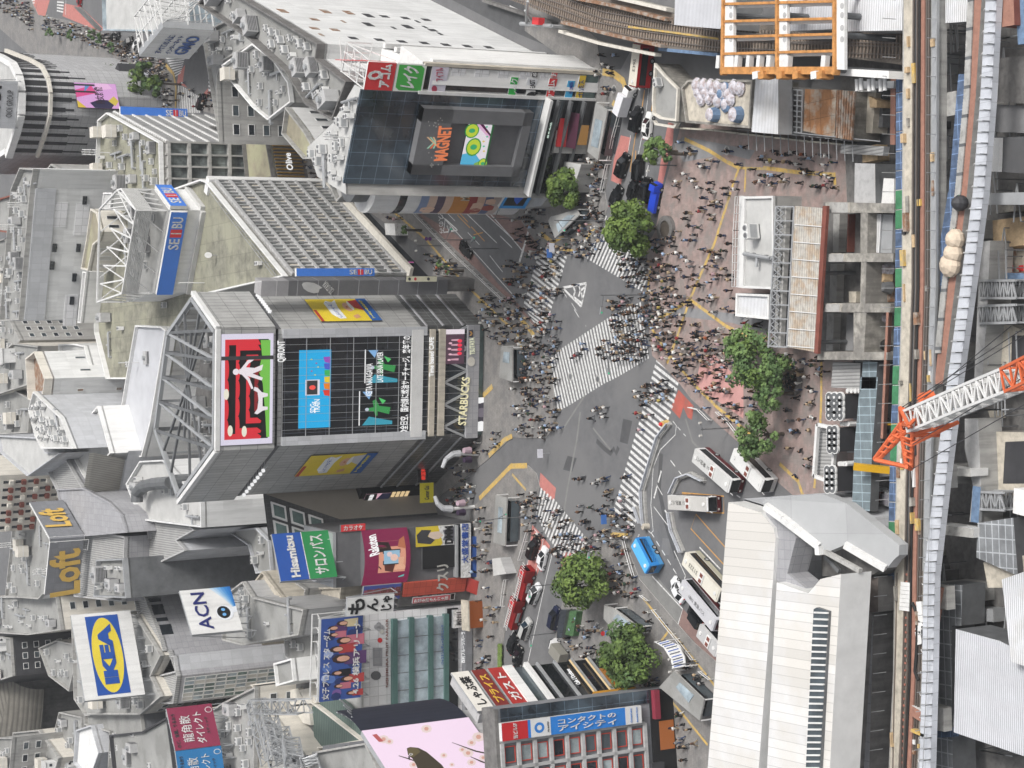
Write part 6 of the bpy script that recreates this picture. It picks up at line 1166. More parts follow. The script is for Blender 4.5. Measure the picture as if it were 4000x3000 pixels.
r,f,e=billboard('wide blue poster billboard of wrestlers in costume with white Japanese lettering',1,3,(545,1090),(565,375),(925,345),(905,1000),34,CY('#37549a'),cat='billboard',legs=2); mb=MB(); bx=lambda pts,d,m: art(f,e,mb,pts,d,m); rnd=random.Random(4)
for k in range(18): bx(circ(rnd.random(),rnd.uniform(.1,.9),.05,.12,7),.02+.0005*k,CY(rnd.choice(['#5a7cc0','#8aa4d8','#28386c','#7a5a9a','#a8b8e0'])))
for cx_,cy_,sc_ in ((.07,.25,.8),(.17,.55,.8),(.25,.35,1.1),(.33,.6,.9),(.50,.5,1.6),(.62,.62,1.2),(.72,.45,1.3),(.80,.7,.8),(.88,.72,.9),(.93,.5,1.0)):
 bx([(cx_-.05*sc_,cy_-.38*sc_),(cx_+.05*sc_,cy_-.38*sc_),(cx_+.045*sc_,cy_-.05*sc_),(cx_-.045*sc_,cy_-.05*sc_)],.05,CY(rnd.choice(['#1c1a20','#b04040','#d8c8a0','#5a3a6a','#e0e0e8','#c07080']))); bx(circ(cx_,cy_,.034*sc_,.14*sc_,9),.06,CY('#3a2420')); bx(circ(cx_,cy_-.03*sc_,.022*sc_,.10*sc_,9),.07,CY('#d8a890'))
mb.build('picture',r); lettering(r,f,'女子プロレス スターダム',.45,(e[2]+(e[3]-e[2])*.86)/f.h,(e[3]-e[2])*.17,'paint_white',f.w*.86,.12,bold=.01); lettering(r,f,'4.26 横浜アリーナ',.5,(e[2]+(e[3]-e[2])*.14)/f.h,(e[3]-e[2])*.17,'paint_white',f.w*.9,.12,bold=.02)
mb=MB()
for k in range(7):
 a=f.w*k/6
 mb.beam(f.p(a,e[2]-2,-.8),f.p(a,e[3]+.3,-.8),.2,'steel_white'); mb.beam(f.p(a,e[3],-.8),f.p(a,e[3]-1,-4),.16,'steel_white'); mb.beam(f.p(a,e[2]-2,-4),f.p(a,e[3],-4),.16,'steel_white'); mb.beam(f.p(a,e[2],-4),f.p(a,e[3],-.8),.14,'steel_white')
mb.beam(f.p(0,e[3],-.8),f.p(f.w,e[3],-.8),.2,'steel_white'); mb.beam(f.p(0,e[3],-4),f.p(f.w,e[3],-4),.2,'steel_white'); mb.build('scaffold_frame',r)
r=signboard('shop_sign','white projecting board with black brush characters at the parlour corner',FF_,pr(FF_,(1,3,1670,440),(1,3,1770,275)),.6,'paint_white','steel','sign',1.6); e_=pr(FF_,(1,3,1670,440),(1,3,1770,275)); lettering(r,FF_,'松川',(e_[0]+e_[1])/2/FF_.w,(e_[2]+e_[3])/2/FF_.h,1.3,'black',2.6,1.7)
mb=MB(); c=G(*t(1,3,1905,330),1.5); mb.abox(c.x-2.6,c.x+2.4,c.y,c.y+2,0,3.4,E_('#a85a28',.3)); mb.abox(c.x-3,c.x+2.8,c.y-.8,c.y+2,3.4,3.7,'conc_beige'); single('lit_food_stall',mb,'warm lit food shop window under a beige canopy','shop')
ZT=44; C_c=G(*t(1,3,910,1345),ZT); D_c=G(*t(1,3,705,1045),ZT); E_c=G(*t(1,3,1135,1700),ZT); E_c=C_c+(E_c-C_c)*1.6
f1=Face((E_c.x,E_c.y),(C_c.x,C_c.y),0,ZT); f2=Face((C_c.x,C_c.y),(D_c.x,D_c.y),0,ZT,out=Vector((.8,-.6,0)))
zb=f1.hit(*t(1,3,1830,1222))[1]; r=signboard('giant_screen','giant pale pink screen showing a brown bird among blossoms',f1,(0,f1.w,zb,ZT),1.0,'e_screen_pink','steel','video screen',.2); mb=MB(); am=lambda s,d,m: ap(mb,f1,1,3,s,d,m); dk=E_('#4a4030',.45); dk2=E_('#6c6040',.5)
am('1300,1500 1330,1488 1400,1495 1470,1530 1530,1580 1600,1640 1660,1720 1700,1820 1600,1900 1500,1850 1420,1740 1380,1640 1350,1590 1310,1555',.26,dk); am('1305,1505 1335,1490 1390,1500 1420,1530 1380,1560 1350,1580 1310,1550',.28,dk2); am(ell(1335,1553,16,10),.3,E_('#e8e4dc')); am(ell(1335,1553,9,6),.32,'black'); am('1310,1570 1330,1572 1320,1608',.31,'black')
bl=E_('#f0dcd8'); bl2=E_('#dca898')
for s_ in ('1230,1562 1330,1590 1390,1615 1390,1622 1320,1598 1230,1568','1690,1448 1900,1520 2090,1560 2090,1572 1890,1530 1690,1452','1850,1570 1950,1610 2080,1659 2080,1668 1940,1620 1850,1576'): am(s_,.29,dk)
rnd=random.Random(8)
for u,v,r_ in ((1100,1420,60),(1150,1440,45),(1470,1330,60),(1920,1400,70),(1860,1450,50),(1830,1540,60),(1780,1510,40),(1860,1620,50),(1960,1580,45),(1620,1560,40),(1360,1640,50),(1690,1640,30)):
 am(ell(u,v,r_*.8,r_*.6,8),.24,bl if rnd.random()<.7 else E_('#f0dcd8')); am(ell(u,v,r_*.35,r_*.3,6),.25,bl2)
am('1000,1383 1040,1375 1100,1440 1060,1445',.26,E_('#c06060')); mb.build('picture',r)
zb2=f2.hit(*t(1,3,1700,1070))[1]; r=thing('screen_canopy_building','building corner wrapped by a dark navy curved screen back and white roof frame','building',C_c-UZ*ZT); mb=MB()
n=8
for k in range(n):
 a0,a1=f2.w*k/n,f2.w*(k+1)/n; q0,q1=[-2.4*(x/f2.w)**2*1.2 for x in (a0,a1)]; p=[f2.p(a0,zb,q0),f2.p(a1,zb,q1),f2.p(a1,ZT,q1),f2.p(a0,ZT,q0)]
 mb.poly(p if f2.u.cross(f2.z).dot(f2.n)>0 else p[::-1],'navy_dark'); mb.poly(p[::-1] if f2.u.cross(f2.z).dot(f2.n)>0 else p,'navy_dark')
mb.build('curved_back',r); mb=MB(); f1.box(mb,0,f1.w,0,zb,-14,-.3,'grey_wall'); f2.box(mb,0,f2.w*.6,0,zb,-10,-3,'grey_wall'); mb.build('wall',r); mb=MB()
for k in range(7):
 a=f2.w*k/6; mb.beam(f2.p(a,ZT-.5,-.4-2.8*(k/6)**2),f2.p(a,ZT-7,-6),.3,'steel'); mb.beam(f2.p(a,ZT-7,-6),f2.p(min(f2.w,a+f2.w/6),ZT-.5,-.6),.22,'steel')
mb.beam(f2.p(0,ZT-7,-6),f2.p(f2.w,ZT-7,-6),.3,'steel'); mb.build('truss',r)
r,fs,xy=bld('roof_frame_building','cream building with a wide parapet frame around roof panels and a green deck','building','1003,2672 1240,2638 1245,2740 1300,2780 1440,2890 1236,2927',25,'cream','steel_dark',par=1.5); mb=MB()
for s_ in ('225,1000 370,970 430,1100 300,1115','380,985 470,965 530,1095 440,1105','325,1130 460,1110 480,1290 415,1270'):
 mb.prism([(p.x,p.y) for p in GP(tl(1,3,s_),26)],25,26.2,'cream')
mb.build('roof_panel',r); mb=MB(); A('green_deck',(.10,.14,.125),corr=-.8); mb.prism([(p.x,p.y) for p in GP(tl(1,3,'480,1140 560,1090 740,1050 860,1160 960,1320 900,1440 520,1470'),25.3)],25,25.5,'green_deck'); mb.build('green_deck',r)
r,fs,xy=bld('banded_window_building','building with louvred dark window bays at the bottom edge','building','1236,2935 1440,2900 1530,3080 1200,3120',35,'conc','roof_grey',par=.8); f=fs[0]
for k in range(4):
 mb=MB()
 for q_ in range(6): f.box(mb,f.w*.05+q_*.5,f.w*.05+q_*.5+.28,35-4*k-4,35-4*k-.8,0,.8,'slate_wall')
 mb.build('louvre',r)
mb=MB();
for k in range(6): truss(mb,G(1000+k*45,2740+k*55,40),G(1060+k*30,2980,40+k%2*3),2.5,3,'steel',6,.16)
truss(mb,G(1000,2760,38),G(1190,2760,38),2.5,3,'steel',6,.16); o=single('steel_lattice',mb,'tangle of grey steel lattice frames on roofs at the lower left','lattice')
r,fs,xy=bld('plant_roof_block','roof block crammed with beige machines under steel lattice','building','1000,2760 1080,2800 1190,2950 1200,3120 900,3120 990,2900',30,'cream','roof_grey'); clutter(xy,30,['ac']*20+['vent']*4+['duct']*4,'on the lower lattice roof',63)
ZG=31; a_,b_=G(*t(1,3,1935,1190),ZG),G(*t(1,3,1700,850),ZG); FG=Face((a_.x,a_.y),(b_.x,b_.y),0,ZG,out=Vector((.7,-.7,0)))
r=thing('restaurant_building','angled restaurant building with stacked red and white signs over glass shop fronts','building',FG.p(FG.w/2,0,0)); mb=MB(); FG.box(mb,0,FG.w,0,ZG,-2,-.1,'grey_wall'); mb.build('wall',r)
zq=lambda u,v,i=1: FG.hit(*t(i,3,u,v))[1]
mb=MB(); zA=zq(240,930,2); FG.box(mb,.2,FG.w-.2,.3,zA,-.1,.1,'glass_black'); mb.build('glass_front',r); mb=MB();
for k in range(5): z=zA*(k+.4)/5; FG.box(mb,0,FG.w,z,z+.35,0,.6,'steel')
FG.box(mb,0,FG.w,zA,zA+.8,0,.9,'steel_white'); mb.build('floor_band',r); mb=MB(); FG.box(mb,.2,FG.w-.2,zA+.8,zA+3.2,-.1,.1,'glass_mid'); FG.box(mb,.2,FG.w-.2,zA+3.2,zA+5,-.1,.8,'white_plain'); mb.build('upper_window',r)
mb=MB()
for z_ in (.33,.52): FG.box(mb,0,FG.w*.95,zA*z_,zA*z_+.3,.6,.75,'e_warm')
FG.box(mb,FG.w*.1,FG.w*.7,zA*.2,zA*.28,.1,.3,E_('#b87a30',.4)); mb.build('light_strip',r); mb=MB(); FG.box(mb,-.6,.9,1,zA*.55,-.1,.9,CY('#c08a2c')); mb.build('gold_cladding',r)
lettering(r,FG,"Cafe L'Occitane",.55,zA*.62/ZG,.9,'e_white',FG.w*.4,.5)
zs_=[zA+5,zA+5+(ZG-zA-5)*.3,zA+5+(ZG-zA-5)*.36,zA+5+(ZG-zA-5)*.64,zA+5+(ZG-zA-5)*.70,ZG+.5]
for k,(lab,bg,tx,tc) in enumerate((('red restaurant sign with white katakana','#a8302c','ガスト','paint_white'),('brown red sign with gold katakana','#7a2c28','プライス',CY('#d8b040')),('white sign with black script and red steaks characters','#e4e0d8','しゃぶ葉','black'))):
 r2=signboard('shop_sign',lab+' on the angled restaurant building',FG,(.1,FG.w-.1,zs_[2*k],zs_[2*k+1]),.4,CY(bg),'steel','sign',.5); lettering(r2,FG,tx,.5,(zs_[2*k]+zs_[2*k+1])/2/ZG,(zs_[2*k+1]-zs_[2*k])*.62,tc,FG.w*.7,.6,bold=.02)
fgl=Face((a_.x-.2,a_.y-.2),(a_.x-2.2,a_.y+.6),0,ZG);
for k,(c_,lab) in enumerate((('#2a4a8a','blue'),('#6a3a78','purple'),('#9a2a34','red'),('#2a2a2c','black'),('#d8d8d8','white'))):
 mb=MB(); z0_=3+k*5; fgl.box(mb,0,fgl.w,z0_,z0_+4.4,.0,.3,CY(c_)); fgl.box(mb,fgl.w*.3,fgl.w*.7,z0_+.5,z0_+3.9,.3,.33,'blind' if c_!='#d8d8d8' else 'charcoal'); single('shop_sign',mb,f'small {lab} vertical tenant sign on the narrow edge of the restaurant building','sign')
ZE=33.0; a_,b_=G(*t(2,3,20,1250),0),G(0,0,0); pR=G(*t(1,3,2085,1150),ZE); pS=G(*t(1,3,2150,1440),ZE-1); dv=(pS-pR); dv.z=0; dv.normalize(); A_=pR+dv*26; FE=Face((A_.x,A_.y),(pR.x,pR.y),0,ZE)
r=thing('red_window_building','grey grid building with red framed square windows and dark glass edge','building',FE.p(FE.w/2,0,0)); mb=MB(); FE.box(mb,0,FE.w,0,ZE,-4,-.1,'slate_wall'); mb.build('wall',r); mb=MB(); FE.box(mb,0,FE.w,ZE,ZE+.6,-4,.1,'conc_dark'); mb.build('roof',r)
A('red_frame',(.45,.05,.03))
hit=lambda u,v: FE.hit(*t(2,3,u,v))
s_r,s_l=hit(500,1190)[0],hit(600,1330)[0]; s0_,s1_=min(s_r,s_l),max(s_r,s_l); edge=s1_ if abs(FE.w-s1_)<abs(s0_) else s0_
mb=MB(); FE.box(mb,s1_+.1,FE.w,4,ZE-.5,-.1,.1,'m_glass'); mb.build('glass_edge',r)
ny=9; nx=5; windows(r,FE,nx,ny,0,s0_-.2,6,ZE-.3,wf=.62,hf=.66,glass=('glass_pale','glass_mid','glass_dark'),frame='red_frame',skip=lambda x,y:(x+y)%2==0 and False)
mb=MB()
for k in range(ny+1): z=6+(ZE-6.3)*k/ny; FE.box(mb,0,s0_-.2,z-.3,z+.3,0,.5,'grey_wall')
for k in range(nx+1): a=(s0_-.2)*k/nx; FE.box(mb,a-.25,a+.25,6,ZE,0,.5,'grey_wall')
mb.build('facade_grid',r); mb=MB(); FE.box(mb,0,FE.w,0,4.6,-.1,.3,'black'); FE.box(mb,0,FE.w*.55,3.2,5.6,.3,1.2,'charcoal'); FE.box(mb,FE.w*.82,FE.w,3.4,4.4,.3,1.3,C_('#8a3444')); FE.box(mb,FE.w*.62,FE.w*.8,.4,3.2,.3,.4,E_('#c87840',.3)); mb.build('shopfront',r); lettering(r,FE,'UPSIDER CAREER',.25,4.4/ZE,1.4,'e_white',9,1.3)
zt_=hit(10,1330)[1]+2.6; zb_=hit(1090,1200)[1]; rs=signboard('vertical_shop_sign','tall red, white and blue contact lens sign with katakana on building edge',FE,(s0_,s1_,zb_,zt_),.9,CY('#2f7fd0'),'steel_white','sign',1.0); L_=zt_-zb_; mb=MB(); W__=s1_-s0_
for z0_,z1_,c_ in ((.82,1,'#c0282c'),(.66,.8,'#dcdcdc'),(.0,.12,'#dcdcdc')): FE.quad(mb,s0_,s1_,zb_+L_*z0_,zb_+L_*z1_,1.03,CY(c_))
art(FE,(s0_,s1_,zb_,zt_),mb,circ(.5,.74,.3,.035,16),1.06,CY('#2f7fd0')); art(FE,(s0_,s1_,zb_,zt_),mb,circ(.5,.74,.15,.018,12),1.08,CY('#dcdcdc')); mb.build('panel_stripe',rs); ce=(s0_+s1_)/2/FE.w
lettering(rs,FE,'コンタクトの',(s0_+W__*.68)/FE.w,(zb_+L_*.4)/ZE,W__*.3,'paint_white',L_*.42,1.12,rot=-90); lettering(rs,FE,'アイシティ',(s0_+W__*.3)/FE.w,(zb_+L_*.4)/ZE,W__*.36,'paint_white',L_*.42,1.12,rot=-90); lettering(rs,FE,'当ビル5F',ce,(zb_+L_*.91)/ZE,W__*.3,'paint_white',W__*.85,1.12); lettering(rs,FE,'eyecity',ce,(zb_+L_*.68)/ZE,W__*.14,'grey_dark',W__*.6,1.12)
lettering(rs,FE,'Contact Lens',ce,(zb_+L_*.08)/ZE,W__*.1,CY('#2f7fd0'),W__*.8,1.12); lettering(rs,FE,'Speciality Store',ce,(zb_+L_*.035)/ZE,W__*.1,CY('#2f7fd0'),W__*.85,1.12)
def blk(name,label,cat,i,j,s,z0,z1,side,top=None,kind=None):
 pts=tl(i,j,s) if i is not None else pl(s); q=[(p.x,p.y) for p in GP(pts,z1)]; mb=MB(); mb.prism(q,z0,z1,side,top or side,bottom=z0>1)
 if kind: return struct(name,mb,label)
 return single(name,mb,label,cat)
def ribs(mb,i,j,p0,p1,q0,q1,n,z,w_,m,h=None):
 A0,A1,B0,B1=[G(*t(i,j,*x),z) for x in (p0,p1,q0,q1)]
 for k in range(n+1): mb.beam(A0.lerp(A1,k/n),B0.lerp(B1,k/n),w_,m,h)
struct_pts=pl('3285,-200 3285,560 3300,600 3330,1400 3420,1990 3240,3200 4300,3200 4300,-200')
sheet('site_ground',struct_pts,'conc_dark',.01,'dark concrete ground of the railway building site')
dk=tl(2,0,'100,-60 150,20 480,205 1130,345 1380,430 1790,445 2212,475')+tl(3,0,'600,490 1165,560 1165,180 0,180')+tl(2,0,'1790,160 1400,120 700,-60')
q=[(p.x,p.y) for p in GP(dk,6)]; mb=MB(); mb.prism(q,0,6,'conc_old','ballast'); struct('railway_embankment',mb,'raised railway bed with brown ballast')
def track(label,pts,z,gauge=1.07,sl='sleeper',step=.75,rail_='rail'):
 P_=[G(*p,z) for p in pts]; r=thing('railway_track',label,'railway track',P_[0]); l,rr=offs([(p.x,p.y) for p in P_],gauge)
 for e_ in (l,rr):
  mb=MB()
  for a,b in zip(e_,e_[1:]): mb.beam((*a,z+.32),(*b,z+.32),.16,rail_,.18)
  mb.build('rail',r)
 mb=MB()
 for a,b in zip(P_,P_[1:]):
  L_=(b-a).length; d=(b-a).normalized(); n=Vector((-d.y,d.x,0)); s=0
  while s<L_: c=a+d*s; mb.box(c-n*1.1-d*.13+UZ*.02,n*2.2,d*.26,UZ*.18,sl); s+=step
 o=mb.build('sleeper',r); o['kind']='stuff'; return r
track('curving railway track at the top of the photo nearest the street',tl(2,0,'-100,-90 230,30 700,210 1150,300 1500,345 1790,380')+tl(3,0,'0,395 600,420 1165,440'),6.02)
track('second railway track curving behind the first',tl(2,0,'150,-90 480,20 800,130 1250,215 1500,255 1790,300')+tl(3,0,'0,330 600,330 1165,340'),6.02)
for lab,pts,m_,h_,z_ in (('rusty girder wall along the curved track above the street',tl(2,0,'485,210 900,315 1350,415'),'steel_rust',1.5,6),('pale parapet of the railway bridge over the street',tl(2,0,'450,285 800,390 1040,440 1290,490'),'cream',1.2,5),('rusty girder wall on the far side of the tracks',tl(2,0,'530,-10 900,60 1390,185'),'steel_rust',1.5,6),('pale wall along the outer railway edge',tl(2,0,'860,-20 1390,100'),'cream',1.3,6),('dark low wall by the railway street',tl(2,0,'-200,20 190,150 400,215'),'conc_dark',1.5,0),('yellow rail guard strip between the tracks',tl(2,0,'1010,240 1400,290 1790,345'),'paint_yellow',.2,6.3),('blue tarpaulin edge beside the tracks',tl(2,0,'1290,440 1600,470 1800,490'),'tarp_blue',.6,5.5)):
 P_=[G(*p,z_) for p in pts]; mb=MB()
 for a,b in zip(P_,P_[1:]): mb.box(a,b-a,Vector((-(b-a).y,(b-a).x,0)).normalized()*(.5 if h_>.3 else .3),UZ*h_,m_)
 single('track_wall' if h_>.3 else 'guard_rail',mb,lab,'wall')
mb=MB(); a,b=G(*t(2,0,75,205),9),G(*t(2,0,345,225),9); mb.tube(a,b,.35,'steel',8); c=G(*t(2,0,135,10),14); mb.tube(a.lerp(b,.18),c,.22,'steel',8); mb.tube(a.lerp(b,.4),a.lerp(c,.6),.18,'steel',8); mb.beam(G(*t(2,0,200,180),9.6),G(*t(2,0,255,185),9.6),1.2,'red_sign'); mb.tube(b,Vector((b.x,b.y,0)),.3,'steel',8); single('road_gantry',mb,'grey tubular road gantry with a small red sign','gantry')
def roofthing(lab,i,j,s,z,m_,th=.6,zb=None,name='shed_roof'): return blk(name,lab,'roof',i,j,s,(zb if zb is not None else z-th),z,'steel' ,m_)
roofthing('silver corrugated roof left of the orange frame',2,0,'1410,-60 1850,-60 1800,250 1402,215',13,'corr_silver',zb=6)
roofthing('silver corrugated roof seen through the orange frame',3,0,'180,-60 580,-60 580,250 180,270',11,'corr_silver',zb=6)
roofthing('large silver corrugated roof right of the orange frame',3,0,'690,-60 1165,-60 1160,262 690,272',12,'corr_white',zb=6)
roofthing('small silver roof between the two viaducts',3,0,'1535,-60 1740,-60 1735,185 1530,200',11,'corr_white',zb=6)
fr=thing('orange_construction_frame','orange and white steel construction frame standing over the railway tracks','construction frame',G(*t(3,0,-100,300),6)); ZF=16
for i,u in ((2,1840),(3,92),(3,588)):
 mb=MB(); a,b=G(*t(i,0,u,-80),ZF),G(*t(i,0,u-(0 if i==3 else 10),650),ZF); mb.beam(a,b,.5,'orange_steel',.9); mb.build('main_girder',fr)
 mb=MB(); w_=98; a0,a1,b0,b1=G(*t(i,0,u+14,-80),ZF-.4),G(*t(i,0,u+w_,-80),ZF-.4),G(*t(i,0,u+14,600),ZF-.4),0; mb.box(a0,a1-a0,b0-a0,UZ*.5,'white_plain')
 for v in (50,130,240,340): c=G(*t(i,0,u+50,v),ZF+.14); mb.tube(c-UZ*.1,c,.4,'grey_wall',12)
 mb.build('white_deck_plate',fr)
for v in (35,185,320,465):
 mb=MB(); a,b=G(*t(2,0,1840,v),ZF),G(*t(3,0,590,v-25),ZF); mb.beam(a,b,.35,'orange_steel',.6); mb.build('cross_girder',fr)
 mb=MB(); a,b=G(*t(2,0,1930,v+22),ZF-.8),G(*t(3,0,580,v),ZF-.8); mb.beam(a,b,.45,'steel_white',.5); mb.build('white_cross_beam',fr)
mb=MB(); mb.beam(G(*t(2,0,1820,610),ZF),G(*t(3,0,600,610),ZF),1.0,'orange_steel',1.0); mb.build('end_girder',fr)
for u in (1800,1960,2060,2150): mb=MB(); mb.beam(G(*t(2,0,u,480),ZF),G(*t(2,0,u-10,590),ZF),.8,'steel_white',.8); mb.build('white_beam',fr)
for u in (25,180,500): mb=MB(); mb.beam(G(*t(3,0,u,480),ZF),G(*t(3,0,u-10,600),ZF),.9,'steel_white',.8); mb.build('white_beam',fr)
for u in (30,80,240,380,540,590): mb=MB(); mb.box(G(*t(3,0,u-20,680),ZF-1),Vector((1.0,0,0)),Vector((0,1.2,0)),UZ*2,'white_plain' if u in(30,540) else 'orange_steel'); mb.build('bearing_block',fr)
for v in (-60,130,300,600):
 for i,u in ((2,1840),(3,92),(3,588)):
  c=G(*t(i,0,u,v),ZF); mb=MB(); mb.tube(c-UZ*16,c-UZ*.5,.45,'steel_dark',8); mb.build('post',fr)
blk('white_girder','long white box girder with paired brackets beside the orange frame','girder',3,0,'600,590 1045,612 1045,680 600,650',12,14.5,'white_plain')
for k,u in enumerate((785,890,990)):
 mb=MB(); c=G(*t(3,0,u,680),12.5);
 for d in (-.35,.35): mb.tube(c+Vector((0,d*1.2,0)),c+Vector((-1.6,d*1.2,0)),.28,'white_plain',8)
 single('girder_bracket',mb,'paired white cylinder bracket under the long white girder','bracket','white brackets under the long girder')
r,fs,xy=bld('grey_canopy_building','flat grey roofed police box with pale parapet at plaza corner','building',tl(2,0,'1250,545 1330,640 1455,765 1440,1050 1300,1030 1235,990 1230,860'),4.5,'conc_old','roof_grey',parm='cream',par=.5); put('ac',*(G(*t(2,0,1290,715),4.6)[:2]),4.5,.3,'on the grey police box roof')
blk('canopy_frame','pale square frame canopy beside the grey police box','canopy',2,0,'1220,1040 1230,1080 1400,1110 1430,1060 1300,1040 1400,1070 1395,1085 1240,1062',3.6,4.2,'cream')
r,fs,xy=bld('tarp_deck_building','half demolished block with a beige deck full of wrapped bundles','building',tl(2,0,'1480,760 1540,690 2100,690 2075,1110 1520,1060'),8,'conc_old','conc_beige',parm='conc_old',par=.5)
rnd=random.Random(6)
for u,v in [(1580,735),(1640,740),(1700,740),(1760,745),(1830,750),(1900,750),(1950,760),(1590,800),(1650,800),(1720,800),(1790,810),(1850,815),(1620,850),(1690,855),(1760,870),(1870,860),(1830,900)]:
 c=G(*t(2,0,u,v),8.6); mb=MB(); rr=rnd.uniform(.9,1.25)
 for q_ in range(3): mb.tube(c+UZ*(-.6+q_*.3),c+UZ*(-.6+(q_+1)*.3),rr*(.9,1.0,.75)[q_]*rnd.uniform(.85,1.1),'tarp_white' if rnd.random()<.9 else 'tarp_blue',9,rr*(1.05,.8,.3)[q_])
 single('wrapped_bundle',mb,'pale tarpaulin wrapped bundle on the beige demolition deck','bundle','wrapped bundles on the beige deck')
for u,v,w_,lab in ((1735,990,2.4,'round blue tarpaulin pile near the deck edge'),(1935,990,2.6,'blue wrapped box pile on the deck right side')):
 c=G(*t(2,0,u,v),8.6); mb=MB(); mb.tube(c-UZ*.6,c+UZ*.7,w_*.5,'tarp_blue',10,w_*.42); mb.tube(c+UZ*.7,c+UZ*1.0,w_*.42,'tarp_white',10,w_*.1); single('tarpaulin_pile',mb,lab,'pile',smooth=True)
roofthing('narrow white corrugated roof strip beside the wrapped bundles',2,0,'2105,675 2300,680 2300,1160 2070,1140',9.5,'corr_white',zb=7)
mb=MB(); r=thing('demolition_scaffold','dark scaffold bays and rusty steel deck in a demolished station block','scaffold',G(3080,400,0)); blkq=[(p.x,p.y) for p in GP(tl(3,0,'0,740 760,790 740,1220 0,1120'),5)]; mb.prism(blkq,0,5,'conc_old','conc_dark'); mb.build('slab',r)
mb=MB(); q_=[(p.x,p.y) for p in GP(tl(3,0,'320,770 590,775 575,1190 300,1130'),6.2)]; mb.prism(q_,5,6.2,'steel_rust','rust_deck' if 'rust_deck' in MATS else (A('rust_deck',(.33,.16,.07),var=.35,ns=.4,c2=(.40,.36,.30),ns2=.3,panel=(2.4,2.4,0,.05)) and 'rust_deck')); mb.build('rusty_deck',r)
mb=MB(); ribs(mb,3,0,(0,760),(300,780),(0,1110),(290,1150),7,6.5,.18,'steel'); ribs(mb,3,0,(0,760),(0,1110),(300,780),(290,1150),8,6.5,.14,'steel'); mb.build('scaffold_tubes',r)
mb=MB(); ribs(mb,3,0,(610,780),(750,790),(600,1190),(720,1210),6,7,.35,'steel_rust'); mb.build('rusty_beam',r); mb=MB(); ribs(mb,3,0,(40,760),(180,760),(40,1100),(170,1110),4,5.6,.8,'steel_dark'); mb.build('dark_beam',r)
r=thing('pipe_pit','dark pit with beige ducts and drums beside the rusty deck','pit',G(3410,420,0)); mb=MB(); mb.prism([(p.x,p.y) for p in GP(tl(3,0,'755,700 1100,700 1090,1330 740,1250'),.3)],.05,.3,'asphalt_dark'); mb.build('floor',r)
for s_,h_,m_ in (('860,800 930,800 900,1150 845,1150',3,'conc_beige'),('870,830 940,870 940,930 880,930',3.6,'wood'),('1060,600 1100,600 1095,1250 1055,1250',4,'brown_strip'),('950,770 1000,770 990,1100 945,1100',2,'steel_dark'),('760,700 1090,700 1090,760 760,770',5,'steel')): mb=MB(); mb.prism([(p.x,p.y) for p in GP(tl(3,0,s_),h_)],.3,h_,m_); mb.build('duct',r)
mb=MB()
for v in (940,1000,1060): c=G(*t(3,0,775,v),2); mb.tube(c,c+Vector((0,2.0,0)),.8,'steel_rust',10)
mb.build('drum',r)
def wallfence(lab,pts,h_,m_,z=0.0,th=.25,name='construction_fence'):
 P_=[G(*p,z+h_) for p in pts]; mb=MB()
 for a,b in zip(P_,P_[1:]): a=a-UZ*h_;b=b-UZ*h_; mb.box(a,b-a,Vector((-(b-a).y,(b-a).x,0)).normalized()*th,UZ*h_,m_)
 return single(name,mb,lab,'fence')
wallfence('long curved beige panel fence along the plaza top',tl(2,0,'1400,1110 1700,1130 2212,1190')+tl(3,0,'300,1225 630,1255'),3.2,'fence_beige')
blk('covered_walk','grey corrugated covered walkway at the end of the beige fence','walkway',3,0,'630,1245 1005,1265 990,1345 625,1325',2.6,3.6,'steel','corr_grey')
mb=MB();
for k in range(14): a=G(*t(3,0,60+k*70,1130+k*7),0); mb.beam(a,a+UZ*7,.12,'steel'); mb.beam(a+UZ*5,a+UZ*5+Vector((-3,0,0)),.1,'steel')
mb.beam(G(*t(3,0,60,1130),6.5),G(*t(3,0,970,1221),6.5),.12,'steel'); mb.beam(G(*t(3,0,60,1130),4),G(*t(3,0,970,1221),4),.12,'steel'); single('scaffold',mb,'thin steel scaffold standing behind the beige fence','scaffold')
r,fs,xy=bld('kiosk_building','long grey roofed kiosk with white railings at plaza edge','building','2912,768 3028,765 3030,1130 2905,1125',5,'conc','roof_pale',parm='steel_white',par=.4); mb=MB(); rail_mb(mb,[G(*p,5) for p in pl('2893,768 2885,900 2880,1120')],1.0,'steel_white',1.2); mb.prism([(p.x,p.y) for p in GP(pl('2888,765 2908,766 2902,1125 2876,1122'),4.6)],3.8,4.6,'steel_white'); mb.build('edge_walkway',r)
put('ac',*(G(2962,905,5)[:2]),5,.1,'on the long kiosk roof',1.6); put('duct',*(G(2975,1000,5)[:2]),5,1.4,'on the long kiosk roof')
r,fs,xy=bld('ribbed_kiosk','small white ribbed roof kiosk with dark stains at the plaza','building','2882,1145 3012,1150 3010,1248 2880,1235',4,'conc_dark','corr_white',parm='white_plain',par=.4)
r=thing('platform_roof','long old corrugated roof with lattice gap and red edge beam','roof',G(3130,1060,0)); ZP=8
mb=MB(); mb.prism([(p.x,p.y) for p in GP(tl(3,1,'232,120 475,140 420,1385 165,1340'),ZP)],ZP-.5,ZP,'steel','corr_old',bottom=True); mb.build('corrugated_sheet',r)
mb=MB(); mb.beam(G(*t(3,1,510,120),ZP+.2),G(*t(3,1,432,1395),ZP+.2),.5,'rust_red'); mb.beam(G(*t(3,1,490,120),ZP+.2),G(*t(3,1,415,1395),ZP+.2),.4,'rust_red'); mb.build('red_beam',r)
mb=MB(); mb.prism([(p.x,p.y) for p in GP(tl(3,1,'75,130 222,130 160,1340 20,1200'),ZP-3.5)],.2,ZP-3.5,'charcoal','charcoal'); mb.build('dark_gap_floor',r)
